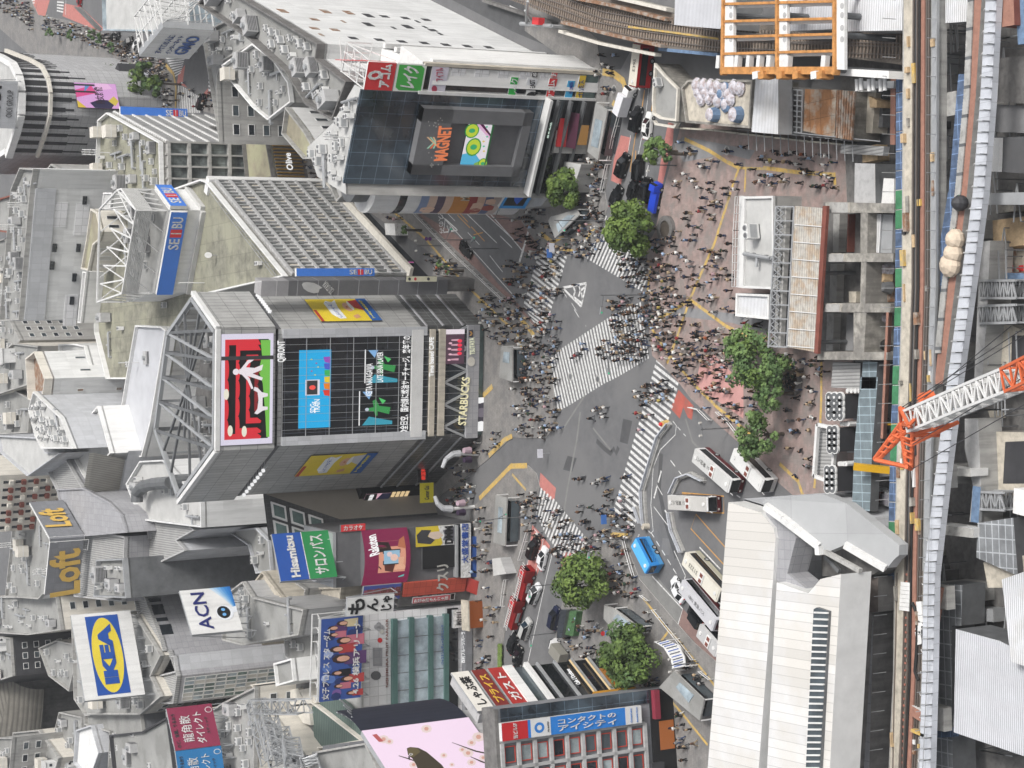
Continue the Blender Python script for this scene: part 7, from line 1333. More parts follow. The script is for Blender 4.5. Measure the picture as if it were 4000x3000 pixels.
mb=MB(); ribs(mb,3,1,(72,125),(10,1330),(228,128),(160,1340),10,ZP,.18,'steel'); ribs(mb,3,1,(72,125),(228,125),(5,1345),(165,1345),1,ZP,.25,'steel'); ribs(mb,3,1,(140,128),(165,128),(80,1345),(110,1345),2,ZP-1,.8,'conc');
for k in range(20):
 a,b=G(*t(3,1,72-3*k,125+60*k),ZP),G(*t(3,1,140-3*k,185+60*k),ZP); mb.beam(a,b,.1,'steel'); a,b=G(*t(3,1,72-3*k,185+60*k),ZP),G(*t(3,1,140-3*k,125+60*k),ZP); mb.beam(a,b,.1,'steel')
for k in range(8): a,b=G(*t(3,1,232-9*k,280+150*k),ZP+.1),G(*t(3,1,470-8*k,300+150*k),ZP+.1); mb.beam(a,b,.12,'steel_white')
mb.build('lattice',r)
mb=MB()
for v in (150,700,1300):
 for u in (60,450): c=G(*t(3,1,u-v*.04,v),ZP); mb.tube((c.x,c.y,0),(c.x,c.y,ZP-.5),.3,'steel_dark',8)
mb.build('post',r)
r=thing('concrete_frame_ruin','stripped concrete frame of the old station with three dark bays','ruin',G(3360,1080,0)); ZR=7
mb=MB(); mb.prism([(p.x,p.y) for p in GP(tl(3,1,'480,90 1090,90 1070,1450 430,1450'),1.2)],.02,1.2,'conc_dark','conc_dark'); mb.build('floor',r)
for s_ in ('495,85 1092,100 1090,180 495,180','490,528 1085,530 1080,605 488,603','465,960 1060,965 1055,1040 460,1040','430,1380 1035,1385 1030,1452 425,1450'):
 mb=MB(); mb.prism([(p.x,p.y) for p in GP(tl(3,1,s_),ZR)],0,ZR,'conc_old','conc_old'); mb.build('cross_wall',r)
for s_ in ('800,180 862,180 858,528 798,528','805,605 850,605 840,965 795,965','740,1040 850,1040 830,1385 738,1385'):
 mb=MB(); mb.prism([(p.x,p.y) for p in GP(tl(3,1,s_),ZR-.1)],0,ZR-.1,'conc_old','conc_old'); mb.build('long_wall',r)
for s_ in ('530,90 690,90 690,178 530,178','520,535 655,535 650,603 515,603','490,968 620,970 615,1036 485,1036'):
 mb=MB(); mb.prism([(p.x,p.y) for p in GP(tl(3,1,s_),ZR+.35)],ZR,ZR+.35,'cream','conc'); mb.build('broken_slab',r)
for s_,z_,m_ in (('850,625 1040,625 1035,950 845,950',3,'steel_rust'),('855,1045 990,1045 985,1370 850,1375',3,'steel_rust'),('925,190 1080,195 1070,528 905,525',5,'steel'),('940,190 980,190 960,525 915,525',5.3,'corr_white'),('565,190 620,190 610,520 560,520',2.5,'conc'),('540,620 600,620 590,950 530,950',2.5,'conc'),('510,1050 570,1050 560,1370 500,1370',2.5,'conc'),('700,860 765,860 760,955 700,955',2.2,'conc_beige'),('680,1060 740,1060 735,1370 670,1370',2.2,'pave_grey'),('690,190 700,190 690,520 680,520',2.4,'rust_red')):
 mb=MB(); mb.prism([(p.x,p.y) for p in GP(tl(3,1,s_),z_)],1.2,z_,m_ if not m_.startswith('corr') else 'steel',m_); mb.build('bay_platform',r)
for u,v,m_ in ((1035,665,'tarp_white'),(1025,740,'wood'),(1015,1080,'tarp_white'),(1030,820,'steel_dark'),(1000,1320,'rubber')):
 c=G(*t(3,1,u,v),3.2); mb=MB(); mb.tube(c-UZ*.3,c+UZ*.9,1.1,m_,9,.6); single('wrapped_bundle',mb,{'tarp_white':'pale wrapped bundle in a concrete bay','wood':'brown wrapped bundle in the middle concrete bay','steel_dark':'dark machine lump in the middle concrete bay','rubber':'large black ringed tank in the last concrete bay'}[m_],'bundle',None if m_!='tarp_white' else 'pale bundles in the concrete bays',smooth=True)
YS=(-150,0,375,750,1125,1500,1875,2250,2625,3120)
def lane(lab,l_,r_,z0,z1,side,topm,name='viaduct_deck',kind='structure'):
 pts=[(3000+u/2.212,y) for u,y in zip(l_,YS)]+[(3000+u/2.212,y) for u,y in list(zip(r_,YS))[::-1]]; q=[(p.x,p.y) for p in GP(pts,z1)]
 mb=MB(); mb.prism(q,z0,z1,side,topm,bottom=True); return struct(name,mb,lab)
Z1=12
L0=[1175,1175,1172,1168,1165,1140,1115,1100,1090,1040]; off=lambda d:[x+d for x in L0]
lane('concrete viaduct deck carrying the near elevated railway',off(-10),off(290),Z1-1.6,Z1,'conc','conc')
lane('beige concrete walkway strip along the viaduct edge',off(0),off(72),Z1,Z1+.5,'conc_beige','conc_beige','viaduct_walkway')
lane('ballast bed of the elevated railway',off(75),off(125),Z1,Z1+.15,'ballast','asphalt_dark','track_bed')
lane('reddish brown service strip on the viaduct',off(132),off(178),Z1,Z1+.4,'brown_strip','brown_strip','viaduct_walkway')
lane('second dark track bed of the viaduct',off(192),off(222),Z1,Z1+.15,'ballast','asphalt_dark','track_bed')
lane('silver grey service walkway on the viaduct far edge',off(240),off(280),Z1,Z1+.5,'steel','steel','viaduct_walkway')
mb=MB()
for u0 in (85,115,197,217):
 P_=[G(3000+(l+u0)/2.212,y,Z1+.4) for l,y in zip(L0,YS)]
 for a,b in zip(P_,P_[1:]): mb.beam(a,b,.15,'rail',.2)
single('viaduct_rails',mb,'four thin dark rails running along the near viaduct','rail')
mb=MB(); P_=[G(3000+(l+135)/2.212,y,Z1+.6) for l,y in zip(L0,YS)]
for a,b in zip(P_,P_[1:]): mb.tube(a,b,.14,'rubber',6)
single('cable',mb,'black cable line running along the brown viaduct strip','cable')
rnd=random.Random(12); cl=['net_blue','net_blue','green_net','net_blue','green_net']
for k in range(26):
 y0=290+k*76;
 if y0>2230: break
 u0=[x for x in range(1)]; import bisect
 def LU(y):
  for a in range(len(YS)-1):
   if YS[a]<=y<=YS[a+1]: return L0[a]+(L0[a+1]-L0[a])*(y-YS[a])/(YS[a+1]-YS[a])
  return L0[-1]
 m_='green_net' if k in (6,7,10,12,15,16,18,19,23) else 'net_blue'
 mb=MB(); a,b=G(3000+(LU(y0)-60)/2.212,y0,Z1-.6),G(3000+(LU(y0+72)-60)/2.212,y0+72,Z1-.6); c=Vector((0,-1.7,0)); mb.box(a,b-a,c,UZ*.12,m_); mb.beam(a,b,.12,'steel_white'); mb.beam(a,a+c,.1,'steel_white')
 single('safety_net_panel',mb,f'{"green" if m_=="green_net" else "dark blue"} mesh safety panel along the viaduct edge','net panel',f'{"green" if m_=="green_net" else "blue"} mesh panels along the viaduct')
mb=MB()
for k in range(40):
 y=k*75; u=LU(y)+rnd.uniform(0,200); a=G(3000+(LU(y)-70)/2.212,y,Z1+1); mb.beam(a,a+UZ*2.2,.08,'steel'); a=G(3000+(LU(y)+285)/2.212,y,Z1+.4); mb.beam(a,a+UZ*1.6,.08,'steel')
P_=[G(3000+(l+285)/2.212,y,Z1+1.8) for l,y in zip(L0,YS)]
for a,b in zip(P_,P_[1:]): mb.beam(a,b,.08,'steel')
single('handrail',mb,'thin steel handrail posts along both viaduct edges','railing')
for y in (-60,420,900,1380,1860,2330,2800):
 mb=MB(); c=G(3000+(LU(max(0,y))+140)/2.212,y,Z1); mb.abox(c.x-1.2,c.x+1.2,c.y-2.6,c.y+2.6,0,Z1-1.6,'conc'); mb.abox(c.x-1.5,c.x+1.5,c.y-5,c.y+5,Z1-3,Z1-1.62,'conc'); single('viaduct_pier',mb,'grey concrete pier under the near viaduct','pier','viaduct piers')
R0=[1905,1880,1835,1770,1660,1545,1440,1345,1330,1300]
def lane2(lab,d0,d1,z0,z1,m_,name='viaduct_walkway'): return lane(lab,[x+d0 for x in R0],[x+d1 for x in R0],z0,z1,m_,m_,name)
lane2('silver grey walkway roof of the second railway line',0,95,Z1+.2,Z1+1.2,'corr_pipe' if 'corr_pipe' in MATS else (A('corr_pipe',(.50,.52,.56),panel=(1.8,30,0,.05),line=.7,rough=.5) and 'corr_pipe'))
YS2=YS; mb=MB(); q=[]; r2=[1800,1795,1755,1650,1560,1470];
pts=[(3000+u/2.212,y) for u,y in zip([1760,1750,1715,1640,1520,1440],YS[:6])]+[(3000+u/2.212,y) for u,y in list(zip([1860,1845,1795,1720,1615,1510],YS[:6]))[::-1]]
mb.prism([(p.x,p.y) for p in GP(pts,Z1)],Z1-1.5,Z1,'conc','brown_strip',bottom=True); struct('viaduct_deck',mb,'brown deck of the second railway line with sleepers')
mb=MB()
for k in range(110):
 y=k*12.6;
 for a in range(5):
  if YS[a]<=y<=YS[a+1]: s_=(y-YS[a])/(YS[a+1]-YS[a]); u=[1760,1750,1715,1640,1520,1440][a]*(1-s_)+[1760,1750,1715,1640,1520,1440][a+1]*s_
 c=G(3000+(u+8)/2.212,y,Z1+.05); mb.box((c.x-.2,c.y-.5,Z1+.05),Vector((.4,0,0)),Vector((0,1.0,0)),UZ*.2,'conc' if k%9 else 'steel_dark')
o=single('sleeper_row',mb,'row of pale sleeper blocks along the second line','sleepers');
for lab,s_ in (('navy mesh wedge between the viaducts',((1650,700),(1725,630),(1600,1659),(1560,1659))),):
 pass
blk('debris_net','long navy mesh wedge narrowing between the two viaducts','net',3,0,'1645,640 1730,640 1690,1000 1610,1659 1560,1659',Z1-1.2,Z1-.6,'net_blue')
blk('debris_net','navy mesh strip beside the second line near the wrapped bales','net',3,1,'1555,0 1610,0 1600,370 1480,900 1410,920',Z1-1.2,Z1-.6,'net_blue')
blk('debris_net','lower navy mesh strip between viaduct and silver walkway','net',3,2,'1385,0 1440,0 1330,1659 1240,1659',Z1-1.0,Z1-.4,'net_blue')
for u,v,r_ in ((1655,95,1.0),(1613,410,1.35),(1597,530,1.35),(1570,630,1.6)):
 c=G(*t(3,1,u,v),Z1+.8); mb=MB(); m_='wood_pale' if 'wood_pale' in MATS else (A('wood_pale',(.55,.46,.36),var=.15,ns=1.5) and 'wood_pale')
 if r_<1.1: m_='charcoal'
 for q_ in range(4): mb.tube(c+UZ*(-.8+q_*.5),c+UZ*(-.3+q_*.5),r_*(.8,1,1,.75)[q_],m_,10,r_*(1,1,.75,.2)[q_],cap=q_ in(0,3))
 mb.tube(c+UZ*.1+Vector((-r_*1.02,0,0)),c+UZ*.1+Vector((r_*1.02,0,0)),.08,'green_net',5); single('wrapped_bale',mb,{1.0:'small black wrapped bale with green cord on second line',1.6:'largest beige wrapped bale, lowest on second line'}.get(r_,'round beige wrapped bale in the row on second line'),'bale',None if r_!=1.35 else 'beige bales on the second line',smooth=True)
for lab,i,j,s_,z0,z1,sm,tm in (('dark red roofed site cabin at the top right corner',3,0,'2010,-60 2120,-60 2130,215 2020,235',8,12,'rust_red','brown_strip'),('blue roofed site structure at the top right corner',3,0,'2130,-60 2280,-60 2280,370 2160,385',7,11,'tarp_blue','tarp_blue'),('dark grey mesh roofed site block at the right edge',3,0,'1900,1185 2280,1180 2280,1500 1895,1480',3,9,'conc_dark','asphalt_dark'),('pale strip roof on the grey mesh block',3,0,'1930,1190 2000,1190 1990,1485 1910,1480',9,9.6,'white_plain','steel_white'),
('grey scaffold platform at the right edge top',3,0,'1990,500 2280,480 2280,900 1970,880',2,7,'steel_dark','conc_dark'),('lower grey scaffold platform at right edge',3,0,'1960,900 2280,920 2280,1150 1950,1140',2,6,'steel_dark','pave_grey'),
('grey steel crossing platform between second line and site',3,1,'1890,10 2280,0 2280,110 1890,110',3,9,'steel_dark','steel'),('pale dusty floor of the open site with red props',3,1,'1930,420 2280,430 2280,690 1915,690',.5,2,'conc','conc_beige'),('long grey concrete beam bending along the site',3,1,'1830,430 1920,420 1890,1100 1850,1659 1780,1659 1810,1000',3,7,'conc','grey_wall'),
('grey concrete beam continuing past the crane',3,2,'1700,300 1815,300 1840,880 1830,1200 1740,1190 1770,880 1700,560',3,7,'conc','grey_wall'),('blue grey beam end with rust stains',3,2,'1770,880 1838,890 1820,1200 1750,1190',7,7.5,'steel','tarp_blue'),
('dark netted block below the concrete pit',3,2,'1810,1200 2120,1155 2160,1659 1800,1500',1,8,'asphalt_dark','net_grey'),('tilted pale panel at the right edge',3,2,'2125,900 2280,930 2280,1160 2115,1115',6,8,'white_plain','white_plain'),('blue netted site corner with wooden deck',3,2,'1860,1540 2280,1470 2280,1760 1900,1760',1,7,'tarp_blue','conc_beige'),
('cross beam bridge to the concrete beam, upper',3,2,'1480,720 1750,735 1750,800 1470,790',6,9,'steel_white','conc'),('cross beam bridge to the concrete beam, lower',3,2,'1430,1210 1780,1250 1770,1330 1420,1290',6,9,'steel_white','conc'),('large silver corrugated shed roof in the lower right corner',3,3,'1622,458 2000,560 2280,700 2280,1580 1605,1350',4,10,'steel_dark','corr_silver'),
('white corrugated stepped roof at the lower right edge',3,3,'2020,30 2280,-60 2280,800 2100,740 2050,300',8,12,'wood','corr_white'),('grey mesh walkway beside the red sleeper track',3,3,'1480,60 1680,80 1670,430 1590,430 1590,1330 1600,1700 1390,1700 1400,1300 1420,500',3,7,'steel_dark','net_grey'),('navy mesh corner by the lower walkway',3,3,'1400,1310 1600,1310 1600,1390 1395,1400',7,8,'net_blue','net_blue'),
('brown shuttering panel beside the red sleeper track',3,3,'1280,80 1440,110 1380,430 1320,430 1260,190',Z1-2,Z1,'brown_strip','brown_strip')):
 blk('site_block',lab,'site structure',i,j,s_,z0,z1,sm,tm)
for i,s_out,s_in,lab in ((1,'1880,1150 2100,1150 2280,1230 2280,1659 1860,1659','2110,1240 2280,1240 2280,1520 2100,1500','upper rough concrete pit with a black opening'),(2,'1850,480 1930,410 2280,420 2280,960 1950,970 1860,900','2050,500 2280,490 2280,860 2030,860','lower rough concrete pit with a black opening')):
 q=[(p.x,p.y) for p in GP(tl(3,i,s_out),4)]; r=thing('concrete_pit',lab,'pit',(q[0][0],q[0][1],0)); mb=MB(); mb.prism(q,0,4,'conc_old','conc_beige'); mb.build('rim',r); mb=MB(); mb.prism([(p.x,p.y) for p in GP(tl(3,i,s_in),4.05)],3.9,4.05,'charcoal','charcoal'); mb.build('opening',r)
for i,a,b,n_ in ((1,(1900,840),(2212,840),9),(1,(1890,1060),(2212,1050),9),(2,(1840,1000),(2110,1010),7)):
 mb=MB(); truss(mb,G(*t(3,i,*a),6),G(*t(3,i,*b),6),2.2,2.6,'steel',n_,.2); single('lattice_girder',mb,f'grey lattice girder {"above the upper concrete pit" if a[1]==840 else "beside the upper concrete pit" if a[1]==1060 else "below the lower concrete pit"}','girder')
mb=MB(); c=G(*t(3,1,2100,340),3)
for k in range(3): mb.box((c.x-2.2+k*.1,c.y-3.5,2+k*.6),Vector((3.6,0,0)),Vector((0,6,0)),UZ*.55,'wood')
single('timber_stack',mb,'light brown timber stack on the site beside the second line','timber');
blk('excavator','orange and blue machine parked on the pale site floor','machine',3,1,'2025,695 2212,700 2212,775 2030,775',2,4.2,'orange_steel','tarp_blue')
for u,v in ((2020,445),(2110,460),(2170,450),(2000,650),(2100,660),(2190,660)):
 c=G(*t(3,1,u,v),2); mb=MB(); mb.tube(c,c+UZ*.8,.35,'red_sign',8,.08); mb.abox(c.x-.4,c.x+.4,c.y-.4,c.y+.4,2,2.06,'red_sign'); single('traffic_cone',mb,'red cone on the pale dusty site floor','cone','cones on the site floor')
rnd=random.Random(14)
for k in range(46):   # scattered tubes and ledgers
 i,j=3,rnd.choice((0,1,2,3)); u=rnd.choice((rnd.uniform(1460,1700),rnd.uniform(1900,2200))); v=rnd.uniform(0,1659); c=G(*t(i,j,u,v),rnd.uniform(2,7)); an=rnd.choice((0,0,1.57,.1)); L_=rnd.uniform(3,9); mb=MB()
 mb.beam(c,c+Vector((math.cos(an)*L_,math.sin(an)*L_,0)),.14,'steel'); mb.beam(c+Vector((0,1.3,0)),c+Vector((math.cos(an)*L_,math.sin(an)*L_+1.3*(an==0),0)),.14,'steel')
 for q_ in range(3): mb.beam(c+Vector((math.cos(an)*L_*q_/2,math.sin(an)*L_*q_/2,0)),c+Vector((math.cos(an)*L_*q_/2,math.sin(an)*L_*q_/2,-c.z)),.12,'steel_dark')
 single('scaffold_bay',mb,'thin steel scaffold bay on the railway site','scaffold','scaffold bays on the railway site')
for k in range(30):
 u=rnd.choice((rnd.uniform(1465,1600),rnd.uniform(1960,2200),rnd.uniform(900,1080))); j=rnd.choice((0,1,2,3));
 if u<1100 and j>1: j=0
 v=rnd.uniform(100,1600); c=G(*t(3,j,u,v),1); w_=rnd.uniform(.8,2.6); h_=rnd.uniform(.8,3); mb=MB(); m_=rnd.choice(['conc_beige','steel_rust','tarp_blue','steel','wood','white_plain','charcoal','conc_old']); mb.box((c.x,c.y,0),Vector((w_,rnd.uniform(-.4,.4),0)),Vector((0,rnd.uniform(1,4),0)),UZ*h_,m_); single('site_material',mb,'stacked material box on the railway site floor','material','material boxes on the site floor')
track('elevated track with reddish sleepers at the lower right',[(3000+u/2.212,y) for u,y in ((1165,2240),(1155,2500),(1140,2750),(1125,3100))],Z1+.2,1.5,'sleeper_rust',.95)
lane_b=[(3000+u/2.212,y) for u,y in ((1120,2230),(1100,2600),(1065,3120))]+[(3000+u/2.212,y) for u,y in ((1330,3120),(1370,2600),(1390,2230))]
mb=MB(); mb.prism([(p.x,p.y) for p in GP(lane_b,Z1+.2)],Z1-1,Z1+.2,'conc','ballast'); struct('track_bed',mb,'brown gravel bed of the red sleeper track')
mb=MB()
for k in range(7): c=G(3000+1200/2.212-k*1.0,2282+k*16,Z1+.5); mb.box((c.x-.25,c.y-.9,Z1+.45),Vector((.5,0,0)),Vector((0,1.9,0)),UZ*.25,'white_plain')
single('white_sandbags',mb,'row of white sacks across the red sleeper track','sacks')
mb=MB(); pts=[(1245,230),(1290,330),(1290,560),(1270,830),(1300,900)]
for a,b in zip(pts,pts[1:]): mb.tube(G(*t(3,3,*a),Z1+.6),G(*t(3,3,*b),Z1+.6),.22,'rubber',6)
single('black_hose',mb,'thick black hose winding beside the red sleeper track','hose')
mb=MB(); pts=[(1310,220),(1330,400),(1300,480),(1320,590)]
for a,b in zip(pts,pts[1:]): mb.beam(G(*t(3,3,*a),Z1+.5),G(*t(3,3,*b),Z1+.5),1.0,'white_plain',.4)
single('white_sheet',mb,'crumpled white sheet beside the black hose','sheet')
blk('site_box','pair of wooden hatch covers beside the red sleeper track','hatch',3,3,'1240,1120 1360,1190 1350,1280 1225,1200',Z1+.2,Z1+.9,'steel_white','brown_strip')
blk('yellow_barrier','yellow folding barrier near the end of the red sleeper track','barrier',3,3,'1235,1320 1350,1370 1345,1395 1230,1345',Z1+.3,Z1+1.2,'paint_yellow')
r=thing('white_station_roof','huge white seamed station roof with long skylight and grey faceted front','building',G(3000,2500,0)); ZW=22
L1=pl('2845,1962 2972,2002 3022,2062 3030,2100 3018,2285 2955,3120 2755,3120'); mb=MB(); q=[(p.x,p.y) for p in GP(L1,ZW)]; mb.prism(q,ZW-3,ZW,'steel_white','seam_white'); mb.build('left_roof',r)
mb=MB(); q=[(p.x,p.y) for p in GP(L1,ZW)]; mb.prism([(x+ (0.3 if x<0 else .3),y+.6) for x,y in q],0,ZW-3,'grey_tile2',False); mb.build('wall',r)
mb=MB(); L2=pl('3034,2275 3158,2318 3205,2262 3285,2243 3235,3120 2990,3120'); mb.prism([(p.x,p.y) for p in GP(L2,ZW+1)],ZW-4,ZW+1,'steel_white','seam_white'); mb.build('right_roof',r)
mb=MB(); mb.prism([(p.x,p.y) for p in GP(pl('3010,2280 3040,2270 2994,3120 2950,3120'),ZW-2)],ZW-5,ZW-2,'charcoal','steel_dark'); mb.build('gutter',r)
mb=MB(); mb.prism([(p.x,p.y) for p in GP(pl('3178,2380 3190,2373 3236,2388 3204,2990 3200,3120 3140,3120 3148,2990'),ZW+1.5)],ZW+1,ZW+1.5,'steel_dark','glass_mid'); ribs(mb,3,3,(400,315),(320,1659),(520,320),(440,1659),24,ZW+1.6,.22,'steel_white'); mb.build('skylight',r)
gf=tl(3,2,'-40,990 480,952 685,1035 1135,1390 1130,1480 1090,1515 1030,1590 660,1385 640,1400 450,1480 440,1385 130,1150 -40,1050')
zu=lambda px: ZW+2-max(0,(px-3000)*2.212)/1135*9
q=[G(*p,zu(p[0])) for p in gf]; mb=MB(); n=len(q)
ar=sum(q[k].x*q[(k+1)%n].y-q[(k+1)%n].x*q[k].y for k in range(n)); q=q if ar>0 else q[::-1]; mb.poly(q,'seam_grey',[(p.x,p.y) for p in q])
for k in range(n): a,b=q[k],q[(k+1)%n]; mb.poly([b,a,a-UZ*1.5,b-UZ*1.5],'seam_grey')
mb.build('faceted_front',r)
mb=MB()
for a,b in (((-20,1052),(130,1160)),((130,1160),(445,1400)),((445,1400),(450,1475)),((670,1385),(1020,1590))): p0,p1=t(3,2,*a),t(3,2,*b); mb.beam(G(*p0,zu(p0[0])),G(*p1,zu(p1[0])),.9,'white_plain',1.0)
mb.build('edge_trim',r)
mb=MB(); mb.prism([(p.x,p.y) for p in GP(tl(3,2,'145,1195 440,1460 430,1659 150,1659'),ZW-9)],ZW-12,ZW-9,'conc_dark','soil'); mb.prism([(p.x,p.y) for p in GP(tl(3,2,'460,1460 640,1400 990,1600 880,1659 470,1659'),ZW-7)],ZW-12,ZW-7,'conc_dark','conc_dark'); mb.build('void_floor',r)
mb=MB(); mb.beam(G(*t(3,2,500,1450),ZW-2),G(*t(3,2,800,1615),ZW-2),.6,'conc'); mb.beam(G(*t(3,2,500,1490),ZW-4),G(*t(3,2,620,1620),ZW-4),.5,'steel_dark'); mb.build('void_beam',r)
mb=MB(); mb.prism([(p.x,p.y) for p in GP(pl('2990,2000 3075,2025 3110,2100 3075,2240 3150,2300 3034,2270 3018,2150'),ZW-.5)],ZW-4,ZW-.5,'grey_tile','grey_tile'); mb.build('front_gutter_block',r)
for s_,z_,m_ in (('3287,2243 3350,2243 3300,3120 3236,3120',ZW-6,'seam_conc'),('3350,2243 3412,2400 3392,3120 3300,3120',ZW-9,'seam_blue'),('3410,2260 3440,2260 3430,3120 3390,3120',ZW-12,'net_grey'),('3440,2260 3470,2260 3450,3120 3425,3120',5,'charcoal'),('3340,2250 3430,2255 3430,2390 3345,2395',ZW-8,'steel_rust2')):
 if m_=='seam_conc': A('seam_conc',(.34,.34,.335),panel=(30,5.2,0,.08),line=.7)
 if m_=='seam_blue': A('seam_blue',(.38,.385,.41),panel=(2.6,5.2,0,.08),line=.7)
 if m_=='steel_rust2': A('steel_rust2',(.13,.11,.10),var=.3,stain=.5)
 mb=MB(); mb.prism([(p.x,p.y) for p in GP(pl(s_),z_)],0,z_,'conc_dark',m_); mb.build('lower_roof_strip',r)
def fanbank(lab,u0,v0,cols,rows,du,dv,z=6):
 c=G(*t(3,2,u0,v0),z); r=thing('cooling_unit_bank',lab,'cooling unit',(c.x,c.y,0)); p0=G(*t(3,2,u0-20,v0-22),z); p1=G(*t(3,2,u0+du*(cols-1)+25,v0-22),z); p2=G(*t(3,2,u0-20,v0+dv*(rows-1)+28),z)
 mb=MB(); mb.box(p0-UZ*4.2,p1-p0,p2-p0,UZ*4.1,'charcoal'); mb.box(p0-UZ*.12,p1-p0,p2-p0,UZ*.12,'cream'); mb.build('casing',r)
 for a in range(cols):
  for b in range(rows): f=G(*t(3,2,u0+du*a,v0+dv*b),z); mb=MB(); mb.tube(f,f+UZ*.3,.8,'steel_white',14); mb.tube(f+UZ*.3,f+UZ*.34,.66,'steel_dark',12); mb.tube(f+UZ*.34,f+UZ*.4,.2,'steel_white',8); mb.build('fan',r)
 mb=MB(); p=G(*t(3,2,u0+du*cols+40,v0-10),2); mb.box(p-UZ*2,Vector(((p1-p0).x*.1+0,-2.6,0)),(p2-p0),UZ*1.8,'steel'); mb.build('base_plinth',r)
 for b in range(4): f=G(*t(3,2,u0+du*cols+ (b*34 if rows>3 and cols==3 else b*20),v0-55),5); mb=MB(); mb.tube(f,f-UZ*3,.35,'steel_white',8); mb.build('pipe',r)
fanbank('bank of twelve round fans beside the plaza wall',540,115,3,4,48,52); fanbank('middle bank of eight round fans beside white frame',548,400,2,4,42,52); fanbank('lowest bank of eight round fans by the station roof',525,745,2,4,44,52)
r=thing('white_frame_canopy','white framed canopy over ribbed grating beside the fan banks','canopy',G(3200,1765,0)); mb=MB(); ribs(mb,3,2,(430,350),(400,795),(440,350),(410,795),1,5,.5,'steel_white');
for a,b in (((430,350),(545,375)),((400,795),(500,830)),((430,350),(400,795)),((575,600),(565,700))): mb.beam(G(*t(3,2,*a),5),G(*t(3,2,*b),5),.5,'steel_white')
mb.build('frame',r); mb=MB(); mb.prism([(p.x,p.y) for p in GP(tl(3,2,'440,370 580,390 560,800 410,785'),4)],3.4,4,'steel_dark','corr_grey'); mb.build('grating',r)
blk('deck_walkway','long blue grey plated temporary deck beside the viaduct','walkway',3,2,'800,-60 950,-60 900,560 880,1100 725,1090 745,560',3.5,5,'steel_dark','deck_plate')
blk('deck_walkway','blue grey plated deck end near the concrete ruin','walkway',3,1,'820,1460 945,1470 930,1700 805,1700',3.5,5,'steel_dark','deck_plate')
blk('scaffold_roof','grey sheeted scaffold roof between plaza and fan banks','scaffold',3,1,'560,1470 800,1480 790,1700 545,1690',3,4.5,'steel_dark','corr_grey')
blk('site_office','flat dark block between the kiosk and viaduct at the fence end','building',3,0,'750,1410 925,1415 930,1800 745,1800',0,5,'steel_dark','grey_wall')
blk('site_office','white boxed cabin pair beside the viaduct net','cabin',3,0,'1000,1540 1090,1545 1085,1900 965,1890',0,4,'steel_white','white_plain')
r=thing('boom_lift','yellow telescopic boom truck with a long white body under the crane','vehicle',G(*t(3,2,890,680),0)); mb=MB(); q=[(p.x,p.y) for p in GP(tl(3,2,'850,550 935,555 925,805 840,795'),4)]; mb.prism(q,.8,4,'steel','white_plain'); mb.build('body',r); mb=MB(); mb.beam(G(*t(3,2,1050,745),4),G(*t(3,2,740,712),8),.9,C_('#d8a820')); mb.build('boom',r)
for u,v in ((860,570),(860,780),(925,570),(920,790)): c=G(*t(3,2,u,v),.5); mb=MB(); mb.tube(c-Vector((.2,0,0)),c+Vector((.2,0,0)),.5,'rubber',10); mb.build('wheel',r)
for u,v,c_,lab in ((950,960,'#7a7684','purple grey'),(1000,980,'#6a3a34','dark red'),(1050,1000,'#8a8890','pale grey')):
 c=G(*t(3,2,u,v),1); mb=MB(); mb.box((c.x-.9,c.y-.8,0),Vector((1.9,-.3,0)),Vector((.2,2,0)),UZ*1.8,'steel'); mb.box((c.x-.7,c.y-.6,1.8),Vector((1.5,-.2,0)),Vector((.15,1.6,0)),UZ*.1,C_(c_)); single('material_crate',mb,f'{lab} crate in the row beside the viaduct','crate')
for u,v,w_,m_,lab in ((950,110,'4','wood','stack of brown timber beside the plated deck'),(895,180,'x','wood_pale','long pale plank lying by the plated deck'),(985,360,'y','paint_yellow','yellow mini excavator beside the plated deck'),(940,340,'z','tarp_blue','blue tarpaulin heap by the yellow excavator'),(960,430,'z','conc','round pale tank by the yellow excavator')):
 c=G(*t(3,2,u,v),0); mb=MB()
 if w_=='4':
  for k in range(4): mb.box((c.x-4,c.y-1.2,k*.4),Vector((7,0,0)),Vector((0,2.2-.3*k,0)),UZ*.36,m_)
 elif w_=='x': mb.box((c.x-5.5,c.y,0.3),Vector((11,0,0)),Vector((0,.7,0)),UZ*.3,m_)
 elif w_=='y': mb.abox(c.x-.9,c.x+.9,c.y-1.2,c.y+1.2,.5,1.3,m_); mb.abox(c.x-.6,c.x+.5,c.y-.5,c.y+.9,1.3,2.5,'glass_dark'); mb.beam((c.x,c.y-1,1.2),(c.x+.2,c.y-3,2.6),.3,C_('#d8a820')); mb.beam((c.x+.2,c.y-3,2.6),(c.x+.3,c.y-4,.6),.25,C_('#d8a820')); mb.abox(c.x-1.1,c.x-.6,c.y-1.5,c.y+1.5,0,.6,'rubber'); mb.abox(c.x+.6,c.x+1.1,c.y-1.5,c.y+1.5,0,.6,'rubber')
 else: mb.tube(c,c+UZ*.9,1.1,m_,10,.7)
 single({'4':'timber_stack','x':'plank','y':'mini_excavator','z':'tarpaulin_pile'}[w_],mb,lab,'site item')
mb=MB()
for k in range(4): mb.tube(G(*t(3,1,1060-8*k,1040),6+.3*k),G(*t(3,2,1010-8*k,470),6+.3*k),.22,'brown_strip',6)
single('pipe_bundle',mb,'bundle of long brown pipes lying between ruin and viaduct','pipes')
r=thing('crane_jib','orange and white lattice crane jib reaching in from the right edge','crane',(G(4350,1290,60).x,G(4350,1290,60).y,0))
